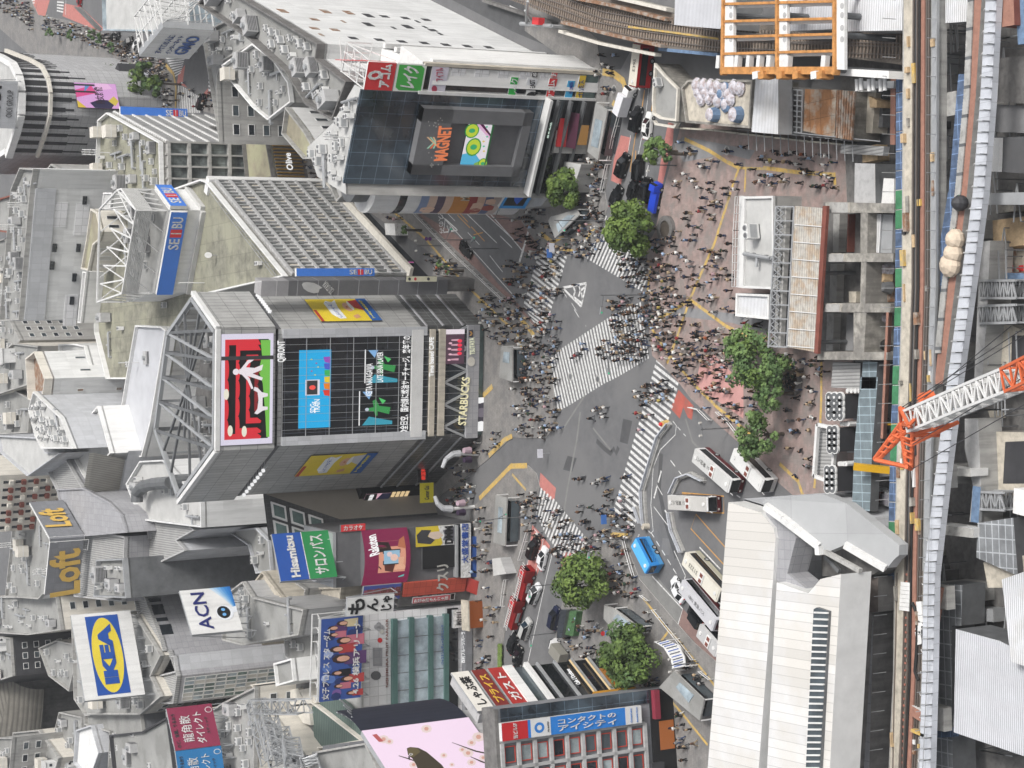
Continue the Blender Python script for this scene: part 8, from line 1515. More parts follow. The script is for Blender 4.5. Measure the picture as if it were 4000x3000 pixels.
T0=G(*t(3,2,1235,330),38); T1=G(*t(3,2,1700,130),41); T2=G(*t(3,2,2120,-40),44); T3=G(4350,1290,52)
def jib(a,b,n_,m_,w_=2.3,r_=.13,nm='jib_section'): mb=MB(); truss(mb,a,b,w_,w_,m_,n_,r_*1.4); mb.build(nm,r)
jib(T0.lerp(T1,.08),T1,8,'steel_white'); jib(T1,T2,8,'steel_white'); jib(T2,T3,10,'crane_orange')
mb=MB(); K=G(*t(3,2,1200,340),38.5); cs=[G(*t(3,2,*p),z) for p,z in (((1140,205),39),((1300,270),39),((1150,345),37),((1300,390),37),((1215,360),41))]
for a in range(5):
 for b in range(a+1,5): mb.tube(cs[a],cs[b],.22,'crane_orange',6)
for a,b in (((1145,345),(920,650)),((1235,370),(950,660)),((1145,345),(1195,710)),((1250,400),(1240,735)),((925,655),(1195,715)),((1195,715),(1240,735)),((1280,420),(1600,350)),((1250,520),(1640,330)),((1050,490),(1215,370)),((1250,440),(1480,440)),((1170,480),(1245,500)),((1185,600),(1240,620))): mb.tube(G(*t(3,2,*a),38),G(*t(3,2,*b),37),.26,'crane_orange',6)
for k in range(6): a,b=G(*t(3,2,1145-35*k,345+48*k),38),G(*t(3,2,1215-40*k,385+42*k),38); mb.tube(a,b,.12,'crane_orange',5)
for k in range(6): a,b=G(*t(3,2,1150+8*k,400+55*k),38),G(*t(3,2,1245,430+55*k),38); mb.tube(a,b,.12,'crane_orange',5)
mb.build('head_frame',r)
mb=MB();
for a,b in (((1160,200),(2212,-480)),((1180,210),(2212,-420)),((1250,520),(2212,-60)),((1245,735),(2212,180)),((1350,120),(2100,-500))): mb.tube(G(*t(3,2,*a),39),G(*t(3,2,*b),45),.05,'charcoal',4)
mb.build('cable',r); mb=MB(); c=G(*t(3,2,1352,120),38); mb.tube(c-UZ*.9,c+UZ*.6,.85,'crane_orange',9,.5); mb.build('hook_block',r)
mb=MB(); truss(mb,Vector((T3.x,T3.y,0)),T3+UZ*4,2.6,2.6,'crane_orange',22,.25,side=Vector((1,0,0))); mb.build('mast',r)
mb=MB()
for k in range(70):
 y=k*43; a=0
 while a<len(YS)-2 and not YS[a]<=y<=YS[a+1]: a+=1
 u=R0[a]+(R0[a+1]-R0[a])*(y-YS[a])/(YS[a+1]-YS[a]); p,q=G(3000+u/2.212,y,Z1+1.25),G(3000+(u+95)/2.212,y,Z1+1.25); mb.beam(p,q,.14,'steel'); mb.beam(q,q+UZ*1.1,.1,'steel_dark')
 if k%2: p=G(3000+(u-14)/2.212,y,Z1+.2); mb.beam(p,p+Vector((0,-1.3,1.0)),.1,'steel_white')
single('walkway_rib',mb,'cross ribs and posts along the silver second line walkway','ribs')
rnd=random.Random(55)
for k in range(46):
 y=rnd.uniform(20,2950); d=rnd.choice((20,50,95,150,205,262)); c=G(3000+(LU(min(y,2900))+d)/2.212,y,Z1+.4); mb=MB(); l=rnd.uniform(.4,2.6); mb.box((c.x,c.y-.3,Z1+.4),Vector((l,0,0)),Vector((0,rnd.uniform(.2,.7),0)),UZ*rnd.uniform(.15,.7),rnd.choice(('steel_rust','steel_white','charcoal','conc_old','paint_yellow','wood'))); single('track_material',mb,'small loose piece of material lying on the near viaduct','material','loose material on the near viaduct')
A('green_fence',(.055,.12,.05),var=.5,ns=1.5)
def leafcloud(mb_,c,rx,ry,rz,n,mats,blobs=34,size=.34,seed=1,gap=.0):
 rnd=random.Random(seed); B=[]
 for k in range(blobs):
  a=rnd.uniform(0,6.283); e=math.asin(rnd.uniform(-.35,1)); s=rnd.uniform(.55,.98)
  B.append((c+Vector((math.cos(a)*math.cos(e)*rx*s,math.sin(a)*math.cos(e)*ry*s,math.sin(e)*rz*s)),rnd.uniform(.2,.36)*min(rx,rz*1.3),rnd.choice(mats)))
 for k in range(n):
  b,r,m=B[k%blobs]; v=Vector((rnd.gauss(0,1),rnd.gauss(0,1),rnd.gauss(0,1)+.35)).normalized(); p=b+v*r*rnd.uniform(.75,1.08)
  nn=(v+Vector((rnd.uniform(-.6,.6),rnd.uniform(-.6,.6),rnd.uniform(-.3,.6)))).normalized(); x=nn.orthogonal().normalized(); y=nn.cross(x); an=rnd.uniform(0,6.28); x,y=x*math.cos(an)+y*math.sin(an),y*math.cos(an)-x*math.sin(an); s=size*rnd.uniform(.6,1.3)
  mb_.poly([p-x*s-y*s*.5,p+x*s*.4-y*s*.6,p+x*s+y*s*.4,p-x*s*.3+y*s*.7],m,uv=[(0,0)]*4)
def tree(label,px,py,r,h,n,mats=('leaf1','leaf2','leaf3'),group=None,asp=.85,size=.34,name='street_tree',blobs=34,ry=None):
 zc=h-r*asp; c=G(px,py,zc); o=thing(name,label,'tree',(c.x,c.y,0),group); mb=MB(); mb.tube((c.x,c.y,0),(c.x,c.y,zc-r*.3),.3,'bark',8,.2); rnd=random.Random(int(px+py))
 for k in range(7): a=k*.9; mb.tube((c.x,c.y,zc-r*.6),(c.x+math.cos(a)*r*.6,c.y+math.sin(a)*r*.6,zc+rnd.uniform(-.1,.4)*r),.13,'bark',5,.04)
 mb.build('trunk',o); mb=MB(); leafcloud(mb,c,r,ry or r,r*asp,n,mats,blobs,size,int(px)); mb.build('crown',o); return o
tree('big round bright green tree covering the end of the plaza crosswalk',2472,890,4.6,9.5,6500,asp=1.0,size=.3,blobs=60)
tree('dark green tree beside the glass store corner',2205,735,3.3,7,2600,('leaf1','leaf3','leaf2'))
tree('small pale green tree above the white taxi near police box',2567,590,2.3,6,1300,('leaf4','leaf2'),size=.28,blobs=18); tree('smaller half bare tree just right of the small pale tree',2605,600,1.3,5,350,('leaf5',),size=.24,blobs=10)
tree('large round tree beside the red truck street',2282,2272,5.0,9.5,6500,asp=.9,size=.3,blobs=60)
tree('large round tree in front of the angled restaurant building',2462,2560,5.2,9.5,6500,('leaf1','leaf5','leaf3'),asp=.9,size=.3,blobs=60)
tree('loose pale green tree beside the striped kiosk roof, upper of the plaza cluster',2895,1350,2.9,7,1300,('leaf4','leaf5'),size=.26,blobs=20)
tree('loose spreading green tree in the plaza corner, widest of the cluster',2962,1415,4.6,8,2800,('leaf4','leaf5','leaf1'),size=.28,blobs=40)
tree('sparse green tree at the ring bench, right of the cluster',3040,1450,2.8,7,1000,('leaf4','leaf5'),size=.26,blobs=18)
tree('feathery green tree lowest of the plaza cluster above ring bench',3010,1540,2.6,7,1100,('leaf4','leaf5'),size=.26,blobs=18)
tree('dark green tree overhanging the white bus by the plaza',2965,1700,3.3,7.5,1800,('leaf5','leaf3','leaf4'),size=.28); tree('small leafy tree beside the white bus and flag poles',2925,1750,1.9,6,700,('leaf5','leaf4'),size=.26,blobs=14)
for k,(u,v) in enumerate(((1590,620),(1650,680),(1290,330))):
 tree('thin young street tree on the department store pavement' if k<2 else 'thin young street tree near the store canopy',*t(1,1,u,v),.9,4.5,160,('leaf4','leaf5'),group='thin young street trees' if k<2 else None,size=.2,blobs=8)
for k,(u,v,r_) in enumerate(((1000,610,4),(1100,680,5),(1220,740,5.5),(1150,830,4.5),(1350,720,3.5),(1250,650,4))):
 tree('dark climbing plant mass over the planted entrance wall',*t(0,0,u,v),r_*.8,9,600,('leaf3','leaf1','leaf5'),group='climbing plants on the planted entrance',size=.5,name='climbing_plant',blobs=16)
for k,(u,v) in enumerate(((800,300),(860,330),(620,300),(430,290),(960,400))): tree('thin street tree on the crowded far boulevard',*t(0,0,u,v),1.6,5,140,('leaf5',),group='thin trees on the far boulevard',size=.35,blobs=8)
mb=MB(); rnd=random.Random(3)
for k in range(500): p=G(*t(1,3,rnd.uniform(2095,2125),rnd.uniform(590,805)),.5); s=.25; mb.poly([p+Vector((-s,-s*rnd.random(),0)),p+Vector((s,-s*.4,.1)),p+Vector((s*.5,s,0)),p+Vector((-s*.6,s*.7,.2))],rnd.choice(('leaf1','leaf2')),uv=[(0,0)]*4)
single('hedge',mb,'low clipped hedge strip along the kerb before the fruit parlour','hedge')
def ring(lab,px,py,r0,r1,h,name='ring_bench'):
 c=G(px,py,h); o=thing(name,lab,'bench',(c.x,c.y,.12)); mb=MB(); n=24
 for k in range(n):
  a,b=[Vector((math.cos(q*6.2832/n),math.sin(q*6.2832/n),0)) for q in (k,k+1)]; P=Vector((c.x,c.y,0))
  mb.poly([P+a*r1+UZ*h,P+b*r1+UZ*h,P+b*r0+UZ*h,P+a*r0+UZ*h][::-1],'conc_dark'); mb.poly([P+a*r1,P+b*r1,P+b*r1+UZ*h,P+a*r1+UZ*h],'conc_dark'); mb.poly([P+b*r0,P+a*r0,P+a*r0+UZ*h,P+b*r0+UZ*h],'conc_dark')
 mb.build('seat',o); mb=MB(); mb.tube((c.x,c.y,.1),(c.x,c.y,h*.8),r0,'soil',20); mb.build('planting_bed',o)
ring('dark ring bench around a soil bed below the plaza tree cluster',3088,1488,1.5,2.3,.6); ring('curved grey planter ring at the foot of the big round tree',2595,895,1.4,2.2,.8)
def wheels(o,L,W,r,xs,cap='steel'):
 for x in xs:
  for s in(-1,1):
   mb=MB(); mb.tube((x,s*(W/2-.24),r),(x,s*(W/2+.01),r),r,'rubber',14); w=mb.build('wheel',o); mb=MB(); mb.tube((x,s*(W/2),r),(x,s*(W/2+.03),r),r*.58,cap,10); q=mb.build('rim',w)
def loft(mb,secs,m):
 R_=[[Vector((x,-wb,z0)),Vector((x,wb,z0)),Vector((x,wb,(z0*.45+z1*.55))),Vector((x,wt,z1)),Vector((x,-wt,z1)),Vector((x,-wb,(z0*.45+z1*.55)))] for x,wb,wt,z0,z1 in secs]
 for a,b in zip(R_,R_[1:]):
  for k in range(6): mb.poly([a[k],b[k],b[(k+1)%6],a[(k+1)%6]][::-1],m)
 mb.poly(R_[0],m); mb.poly(R_[-1][::-1],m)
CP={}
def carproto(col_,kind):
 k=(col_,kind)
 if k in CP: return CP[k]
 o=thing('parked_car','x','car'); pm=C_(col_,.22,.03); pm.node_tree.nodes['Principled BSDF'].inputs['Specular IOR Level'].default_value=.6
 if kind=='van': L,W,Hh=4.4,1.72,1.75; body=[(-2.2,.78,.7,.3,.85),(-2.1,.86,.8,.25,1.0),(1.3,.86,.8,.25,1.0),(2.0,.84,.7,.25,.92),(2.2,.7,.6,.3,.75)]; cab=[(-2.12,.8,.66,.95,1.2),(-1.95,.82,.68,.95,1.72),(.6,.82,.68,.95,1.75),(1.35,.8,.66,.95,1.02)]; rf=(-1.85,.55)
 else: L,W,Hh=4.6,1.78,1.45; body=[(-2.3,.76,.66,.3,.78),(-2.15,.87,.78,.25,.92),(1.2,.88,.8,.25,.9),(2.1,.84,.72,.25,.78),(2.3,.7,.6,.3,.66)]; cab=[(-1.75,.78,.66,.86,.95),(-1.15,.8,.62,.86,1.4),(.45,.8,.62,.86,1.43),(1.25,.78,.66,.84,.9)]; rf=(-1.05,.4)
 mb=MB(); loft(mb,body,pm); mb.build('body',o); mb=MB(); loft(mb,cab,'glass_black'); mb.build('window',o); mb=MB(); z=Hh; mb.abox(rf[0],rf[1],-.6,.6,z-.04,z+.02,pm)
 for s in(-1,1): mb.beam((rf[0],s*.62,z-.03),(cab[0][0],s*.72,cab[0][4]),.09,pm); mb.beam((rf[1],s*.62,z-.03),(cab[-1][0],s*.72,cab[-1][4]),.09,pm); mb.beam((-.25,s*.63,z-.03),(-.25,s*.81,.92),.1,pm)
 mb.build('roof',o)
 for s in(-1,1):
  mb=MB(); mb.abox(L/2-.22,L/2-.02,s*.62-.16,s*.62+.16,.55,.72,'blind'); mb.build('headlight',o); mb=MB(); mb.abox(-L/2-.02,-L/2+.1,s*.66-.12,s*.66+.12,.6,.85,'red_sign'); mb.build('taillight',o); mb=MB(); mb.abox(.85,1.05,s*.98-.1,s*.98+.08,.92,1.06,pm); mb.build('mirror',o)
 wheels(o,L,W,.33,(-1.4,1.4)); CP[k]=o; return o
used_p=set()
def orient(o,a,b,z=0.0,at=.5):
 A_,B_=G(*a,z),G(*b,z); d=B_-A_; o.location=(A_.x*(1-at)+B_.x*at,A_.y*(1-at)+B_.y*at,0.0); o.rotation_euler=(0,0,math.atan2(d.y,d.x)); return (B_-A_).length
def car(label,a,b,col_,kind='sedan',extra=None,cat='car'):
 p=carproto(col_,kind); o=p if (col_,kind) not in used_p else copytree(p); used_p.add((col_,kind)); orient(o,a,b,.7); o['label']=label; o['category']=cat
 if extra=='lamp': mb=MB(); mb.abox(-.1,.15,-.2,.2,1.46 if kind=='sedan' else 1.77,1.64 if kind=='sedan' else 1.92,'blind'); mb.build('roof_lamp',o,off=Vector((0,0,0))).parent=o
 return o
def carpx(label,i,j,r_,f_,*a,**k): return car(label,t(i,j,*r_),t(i,j,*f_),*a,**k)
carpx('black taxi van with white door lettering behind the white taxi',2,0,(1060,1120),(1090,940),'#0c0d10','van','lamp',cat='taxi'); carpx('white taxi sedan beside the black lettered taxi van',2,0,(1160,1190),(1185,985),'#e8e8e6','sedan','lamp',cat='taxi')
carpx('black taxi van on the salmon road patch',2,0,(935,1510),(985,1345),'#0c0d10','van','lamp',cat='taxi'); carpx('black tall van next to the taxi on the salmon patch',2,0,(1090,1540),(1105,1360),'#08080a','van')
carpx('black van behind the blue pickup at the round tree',2,1,(1150,60),(1170,-90),'#0a0a0c','van'); carpx('black sedan half hidden beside the big round tree',2,1,(870,110),(920,-20),'#101114'); carpx('small dark car between the black sedan and black van',2,1,(1030,40),(1060,-80),'#141416')
carpx('glossy black sedan alone on the bus lane by the store',1,1,(1765,430),(1850,560),'#08080a')
carpx('black taxi van waiting at the lower crosswalk',2,2,(165,1500),(210,1340),'#0c0d10','van',cat='taxi'); carpx('white sedan waiting beside the black taxi van',2,2,(240,1600),(285,1410),'#e8e8ea'); carpx('white hatchback behind the fire engines lane',2,3,(175,210),(225,90),'#dfe0e2','van'); carpx('pale silver suv below the white hatchback',2,3,(95,540),(150,370),'#b9bab8','van'); carpx('black taxi sedan with white roof text lowest on the street',2,3,(40,760),(60,640),'#0b0b0d','sedan','lamp',cat='taxi'); carpx('black sedan at the street edge above the lowest taxi',2,3,(-10,620),(15,540),'#121214')
carpx('navy minivan parked beside the green mesh fence',2,3,(350,460),(390,260),'#141c38','van')
carpx('white sedan partly hidden by the long silver bus',2,3,(1470,210),(1390,30),'#eceef0'); carpx('black hatchback on the brown lane beside the silver bus',2,3,(1620,410),(1545,300),'#0b0c0e','van')
carpx('black van near the far boulevard glass building',0,0,(985,330),(1020,290),'#0c0c0e','van'); carpx('second black van on far boulevard, nearer to crossing',0,0,(1100,380),(1130,340),'#0c0c0e','van'); carpx('small white car at the foot of the billboard scaffold',0,0,(1170,410),(1185,370),'#e0e0e0'); carpx('black car waiting at the end of far crosswalk',0,0,(1730,920),(1755,840),'#08080a','van')
carpx('red car tail at top of far boulevard',0,0,(685,20),(690,-40),'#a02028')
def truck(label,a,b,cabc,boxc,L=5.2,W=1.9,Hb=2.6,z=1.2,cat='truck',name='box_truck'):
 o=thing(name,label,cat); mb=MB(); loft(mb,[(L/2-1.5,W/2-.05,W/2-.1,.4,1.9),(L/2-.5,W/2-.06,W/2-.15,.4,1.9),(L/2,W/2-.1,W/2-.2,.4,1.0)],C_(cabc)); x=mb.build('cab',o); mb=MB(); mb.abox(L/2-.62,L/2-.16,-W/2+.14,W/2-.14,1.1,1.8,'glass_black'); mb.build('windscreen',x)
 mb=MB(); mb.abox(-L/2,L/2-1.6,-W/2,W/2,.75,Hb,C_(boxc)); mb.build('cargo_box',o); mb=MB(); mb.abox(-L/2,L/2-1.4,-W/2+.3,W/2-.3,.4,.75,'steel_dark'); mb.build('chassis',o); wheels(o,L,W,.4,(-L/2+1,L/2-1)); orient(o,a,b,z); return o
truck('small white box truck stopped by the pole sign',t(2,0,960,950),t(2,0,1010,790),'#e4e4e4','#e0e0e4'); o=truck('bright blue pickup truck beside the round tree',t(2,1,1215,150),t(2,1,1255,-60),'#2046c8','#2046c8',5,1.8,1.3,.9,'pickup','pickup_truck')
truck('white light truck with grey ribbed box under the restaurant building',t(2,3,470,730),t(2,3,330,560),'#e0e0e0','#8c8a82',5.2,2.0,2.5); truck('white box truck with green front parked at far crosswalk',t(0,0,1940,660),t(0,0,2110,740),'#1c4a34','#dfe4e0',7.5,2.3,3.2)
truck('white delivery van at the right of the building hoarding',t(2,1,100,330),t(2,1,150,470),'#d8dade','#5878b0',4.2,1.7,2.0) if 0 else None
def fire(label,a,b):
 o=thing('fire_engine',label,'fire engine'); L,W=6.4,2.1; rd=C_('#901a1a',.35); mb=MB(); mb.abox(L/2-2.4,L/2,-W/2,W/2,.5,2.6,rd); x=mb.build('cab',o); mb=MB(); mb.abox(L/2-.02,L/2+.04,-W/2+.2,W/2-.2,1.5,2.3,'glass_black'); mb.build('windscreen',x); mb=MB(); mb.abox(-L/2,L/2-2.5,-W/2,W/2,.5,1.9,rd); mb.build('body',o)
 mb=MB()
 for s in(-.5,.5): mb.beam((-L/2-.4,s,2.5),(L/2-.4,s,2.75),.12,'steel_white')
 for k in range(16): mb.beam((-L/2+k*.5,-.5,2.5+.016*k),(-L/2+k*.5,.5,2.5+.016*k),.08,'steel_white')
 mb.build('ladder',o); mb=MB(); mb.abox(L/2-1.0,L/2-.7,-.8,.8,2.6,2.78,'red_sign'); mb.build('light_bar',o); mb=MB(); mb.abox(-1.5,.6,-1.16,1.16,.9,1.5,'steel'); mb.build('shutter',o); wheels(o,L,W,.48,(-L/2+1.3,L/2-1.5)); orient(o,a,b,1.5)
fire('red ladder fire engine, upper of two on the street',t(2,3,75,180),t(2,3,140,-60)); fire('second red fire engine right behind the first',t(2,3,-10,420),t(2,3,50,215))
def bus(label,rear,front,Wd,roofc,sidec,txt=None,skirt=None,z=3.05,units=True,winc='glass_black'):
 o=thing('city_bus',label,'bus'); L=(G(*rear,z)-G(*front,z)).length; W=Wd; sc=C_(sidec,.3); rc=C_(roofc,.4); sk=C_(skirt or sidec,.3)
 mb=MB(); loft(mb,[(-L/2,W/2-.06,W/2-.15,1.15,3.0),(-L/2+.25,W/2,W/2-.08,1.15,3.05),(L/2-.3,W/2,W/2-.08,1.15,3.05),(L/2,W/2-.1,W/2-.2,1.15,2.95)],sc); mb.abox(-L/2+.05,L/2-.05,-W/2,W/2,.35,1.2,sk); mb.build('body',o)
 mb=MB(); mb.abox(-L/2+.15,L/2-.2,-W/2+.1,W/2-.1,3.03,3.1,rc); mb.build('roof_panel',o)
 for s in(-1,1): mb=MB(); mb.abox(-L/2+.6,L/2-.4,s*(W/2-.02)-.02,s*(W/2-.02)+.035,1.35,2.55,winc); mb.build('side_window',o)
 mb=MB(); mb.abox(L/2-.06,L/2+.03,-W/2+.15,W/2-.15,1.2,2.8,'glass_black'); mb.build('windscreen',o); mb=MB(); mb.abox(-L/2-.03,-L/2+.05,-W/2+.3,W/2-.3,1.6,2.6,'glass_black'); mb.build('rear_window',o)
 for x in (-L/2+.9,L/2-.9): mb=MB(); mb.tube((x,0,3.1),(x,0,3.22),.32,'steel_white',14); mb.build('roof_vent',o)
 if units:
  mb=MB(); mb.abox(-.3,.9,-.95,.95,3.1,3.28,'steel_white'); mb.build('roof_unit',o); mb=MB()
  for s in(-.5,.5): mb.abox(-.05,.7,s-.32,s+.32,3.28,3.31,'rust_red')
  mb.build('roof_hatch',o)
 for s in(-1,1):
  mb=MB(); mb.abox(L/2+.02,L/2+.1,s*.85-.16,s*.85+.16,.7,.95,'blind'); mb.build('headlight',o); mb=MB(); mb.beam((L/2,s*1.1,2.6),(L/2+.35,s*1.35,2.3),.1,'steel_white'); mb.build('mirror',o)
 wheels(o,L,W,.48,(-L/2+2.6,L/2-2.4))
 if txt:
  me,x0,x1,y0,y1=textmesh(txt,.01,.0); me=me.copy(); k=.75/(y1-y0)
  for v in me.vertices: a,b=(v.co.x-(x0+x1)/2)*k,(v.co.y-(y0+y1)/2)*k; v.co=Vector((-a-2.2 if units else -a,-b,3.13))
  me.materials.clear(); me.materials.append(MATS['grey_dark']); q=bpy.data.objects.new('lettering',me); col.objects.link(q); q.parent=o
 orient(o,rear,front,z); return o
def B2(a,b): return ((a[0]+b[0])/2,(a[1]+b[1])/2)
bus('white bus with dark side and roof text, beside the plaza edge',B2((2715,1751),(2700,1802)),B2((2842,1929),(2858,1874)),2.5,'#c8c8c6','#dcdcdc','1801 東急バス','#5a1c22')
bus('white bus standing straight with two dark roof hatches',B2((2607,1932),(2608,1992)),B2((2763,2002),(2761,1940)),2.5,'#c0beba','#e2e2e2','1251 東急バス','#5a1c22')
bus('cream roofed bus at the lower stop beside the white station roof',B2((2677,2154),(2661,2205)),B2((2797,2357),(2814,2304)),2.5,'#dcd8cc','#d8d4c8','31223','#b0ac98')
bus('silver grey bus behind the white sedan in lower bus bay',B2((2780,2468),(2797,2420)),B2((2663,2265),(2650,2305)),2.5,'#c4c4c8','#cfcfd4','1802 東急バス','#5a1c22',units=False)
bus('white bus under the plaza tree by the station',(2858,1775),(2975,1900),2.5,'#dededc','#e6e6e6',None,'#c8c8c8'); bus('grey bus cut off by the white station roof at the bottom bay',(2726,2460),(2800,2545),2.5,'#bcbcbc','#d0d0d0',None,'#8a2a2e')
bus('bright blue bus turning beside the tree island',(2533,2226),(2476,2115),2.3,'#5cb4ec','#2f84cc',None,'#4c90c4',2.9,False)
bus('red and cream bus passing under the railway bridge',(2488,170),(2469,339),2.5,'#dcd6c8','#a01c20','E395','#a01c20',units=False)
def pole(lab,i,j,u,v,h,arm=None,grp=None,heads=1,z0=.12,name='street_lamp',cat='street lamp'):
 c=G(*t(i,j,u,v),z0); o=thing(name,lab,cat,(c.x,c.y,z0),grp); mb=MB(); mb.tube(c,c+UZ*h,.1,'steel_dark',8,.07); mb.build('post',o)
 if cat=='street lamp':
  for s in ((-1,1) if heads==2 else (1,)): mb=MB(); mb.tube(c+UZ*(h-.4),c+UZ*h+Vector((s*1.0,0,.1)),.05,'steel_dark',5); mb.tube(c+UZ*(h-.15)+Vector((s*1.0,0,0)),c+UZ*(h+.3)+Vector((s*1.0,0,0)),.2,'blind',8); mb.build('lamp_head',o)
 else:
  a=arm or (-3,0); e=c+UZ*(h-.6)+Vector((a[0],a[1],0)); mb=MB(); mb.tube(c+UZ*(h-.6),e,.07,'steel_dark',6); mb.build('arm',o); mb=MB(); d=Vector((a[0],a[1],0)).normalized(); mb.box(e-d*1.1-Vector((0,.1,.25)),d*1.2,Vector((0,.25,0)),UZ*.42,'steel'); x=mb.build('signal_head',o); mb=MB(); mb.tube(e-d*.2+Vector((0,-.13,-.05)),e-d*.2+Vector((0,-.17,-.05)),.14,E_('#30e0a0'),8); mb.build('lens',x)
 return o
for lab,i,j,u,v,h,arm in (('traffic signal on long arm in the middle of the plaza edge',2,1,1160,888,9,(-3,1)),('traffic signal pole at the pavement tip beside the glass store',2,1,800,250,10,(-2,-2)),('traffic signal pole before the left crosswalk',2,1,200,235,9,(2,-2)),('traffic signal at the tree island tip',2,2,1000,1330,8,(-3,1)),('traffic signal near the lower left crosswalk',2,2,140,1145,7,(1,-3)),('traffic signal pole beside the diagonal crosswalk end',2,1,1150,1410,8,(-3,0)),('signal pole on the road by the fire engines',2,3,370,70,6,(-2,0)),('signal pole with small flags near the navy minivan',2,3,380,490,6,(-2,0)),('gantry signal pole on the department store road',1,1,1900,415,7,(2,-2)),('second gantry signal pole near the round corner tower',1,1,2100,490,7,(2,-2)),('signal pole on the pavement left of the crossing',1,2,2150,1165,7,(0,-2))):
 pole(lab,i,j,u,v,h,arm,name='traffic_signal',cat='traffic signal')
for lab,i,j,u,v in (('double globe street lamp on the department store pavement, nearest the canopy',1,1,1430,180),('double globe street lamp by the parked bicycles on store pavement',1,1,1600,465),('double globe street lamp near the small trees on store pavement',1,1,1840,655),('street lamp beside the screen building corner',1,1,2160,1080),('street lamp at the plaza kerb beside the police box',2,0,1420,1430),('street lamp on the pavement below the bus rail',2,3,1610,745),('street lamp by the flag poles beside the plaza buses',2,2,1880,380)): pole(lab,i,j,u,v,5.5,heads=2)
def rail_thing(lab,i,j,s,h=1.0,m='steel_white',z=.12,step=2):
 P_=[G(*t(i,j,*map(float,q.split(','))),z) for q in s.split()]; mb=MB(); rail_mb(mb,P_,h,m,step,.06); return single('guard_rail',mb,lab,'guard rail')
for a in (('white guard rail along the bus road beside tree island',2,2,'990,1340 1010,1420 1050,1560 1080,1659'),('long white guard rail beside the lower yellow line',2,3,'1245,290 1350,420 1480,580 1590,720'),('white guard rail along the plaza edge near the buses',2,2,'1560,200 1640,220 1730,310'),('white guard rail along the plaza edge by the pink patch',2,2,'1800,240 1900,330 2030,500'),('pale guard rail on the left kerb of lower street',1,3,'2180,30 2160,160 2150,260'),('short white guard rail by the tree island banners',2,3,'1140,165 1200,210'),('white railing beside the lowest pavement',2,3,'1650,820 1740,890'),('grey railing along the department store kerb',1,1,'1330,120 1600,400 1760,560 2180,950'),('railing along the glass store kerb, upper',2,0,'960,980 900,1200 860,1390'),('railing along the glass store kerb, lower',2,0,'850,1420 800,1659'),('railing around pavement corner by the diagonal stripes',2,2,'90,1520 160,1280')): rail_thing(*a)
def barrier(lab,pts,i=2,j=2):
 P_=[G(*t(i,j,*p),.0) for p in pts]; o=thing('median_barrier',lab,'barrier',P_[0]); mb=MB(); m2=MB()
 for a,b in zip(P_,P_[1:]):
  d=(b-a).normalized(); n=Vector((-d.y,d.x,0)); m2.box(a-n*.35,b-a,n*.7,UZ*.45,'conc')
  for z in (.75,1.05): mb.box(a-n*.1+UZ*z,b-a,n*.2,UZ*.2,'corr_pipe')
  k=max(1,int((b-a).length/2))
  for q in range(k+1): p=a.lerp(b,q/k); mb.beam(p,p+UZ*1.25,.12,'steel_white')
 m2.build('concrete_base',o); mb.build('rail',o)
barrier('long metal median barrier beside the bus terminal crosswalk',[(1380,340),(1290,460),(1220,690),(1150,920),(1155,1060),(1170,1220)]); barrier('short metal barrier joining the median end',[(1090,1060),(1140,1200)]); barrier('metal barrier loop around the middle bus',[(1400,940),(1460,810),(1560,775),(1680,835)]); barrier('metal barrier from the middle bus down to the cream bus',[(1385,1110),(1410,1260),(1490,1450)])
mb=MB(); c=G(*t(2,2,1345,345),0); mb.tube(c,c+UZ*1.2,.7,'paint_yellow',10,.5); mb.tube(c+UZ*1.2,c+UZ*1.6,.3,'red_sign',8); single('crash_cushion',mb,'yellow crash cushion at the upper end of median','crash cushion'); mb=MB(); c=G(*t(2,2,1175,1230),0); mb.tube(c,c+UZ*1.1,.6,'conc_beige',10,.5); single('crash_cushion',mb,'beige crash cushion at the lower end of median','crash cushion')
def stair(lab,i,j,s,roofs,z=2.8):
 q=tl(i,j,s); P_=GP(q,z); c=sum((p for p in P_),Vector((0,0,0)))/len(P_); o=thing('subway_entrance',lab,'subway entrance',(c.x,c.y,.12)); mb=MB(); mb.prism([(p.x,p.y) for p in P_],z-.3,z,'conc','roof_grey'); mb.build('roof',o)
 mb=MB(); g=[(p.x,p.y) for p in GP(tl(i,j,roofs),z+.1)]; mb.prism(g,z,z+.1,'glass_pale','glass_sky'); mb.build('skylight',o); mb=MB()
 for p in P_: mb.beam((p.x,p.y,.1),(p.x,p.y,z-.3),.2,'steel_white')
 mb.build('post',o); mb=MB(); cc=Vector((c.x,c.y,0)); mb.prism([(p.x*.85+c.x*.15,p.y*.85+c.y*.15-.6) for p in P_],.1,z-.9,'glass_mid',False); mb.prism([(p.x*.8+c.x*.2,p.y*.8+c.y*.2-1.2) for p in P_],.1,.16,'charcoal','charcoal'); mb.build('stair_well',o)
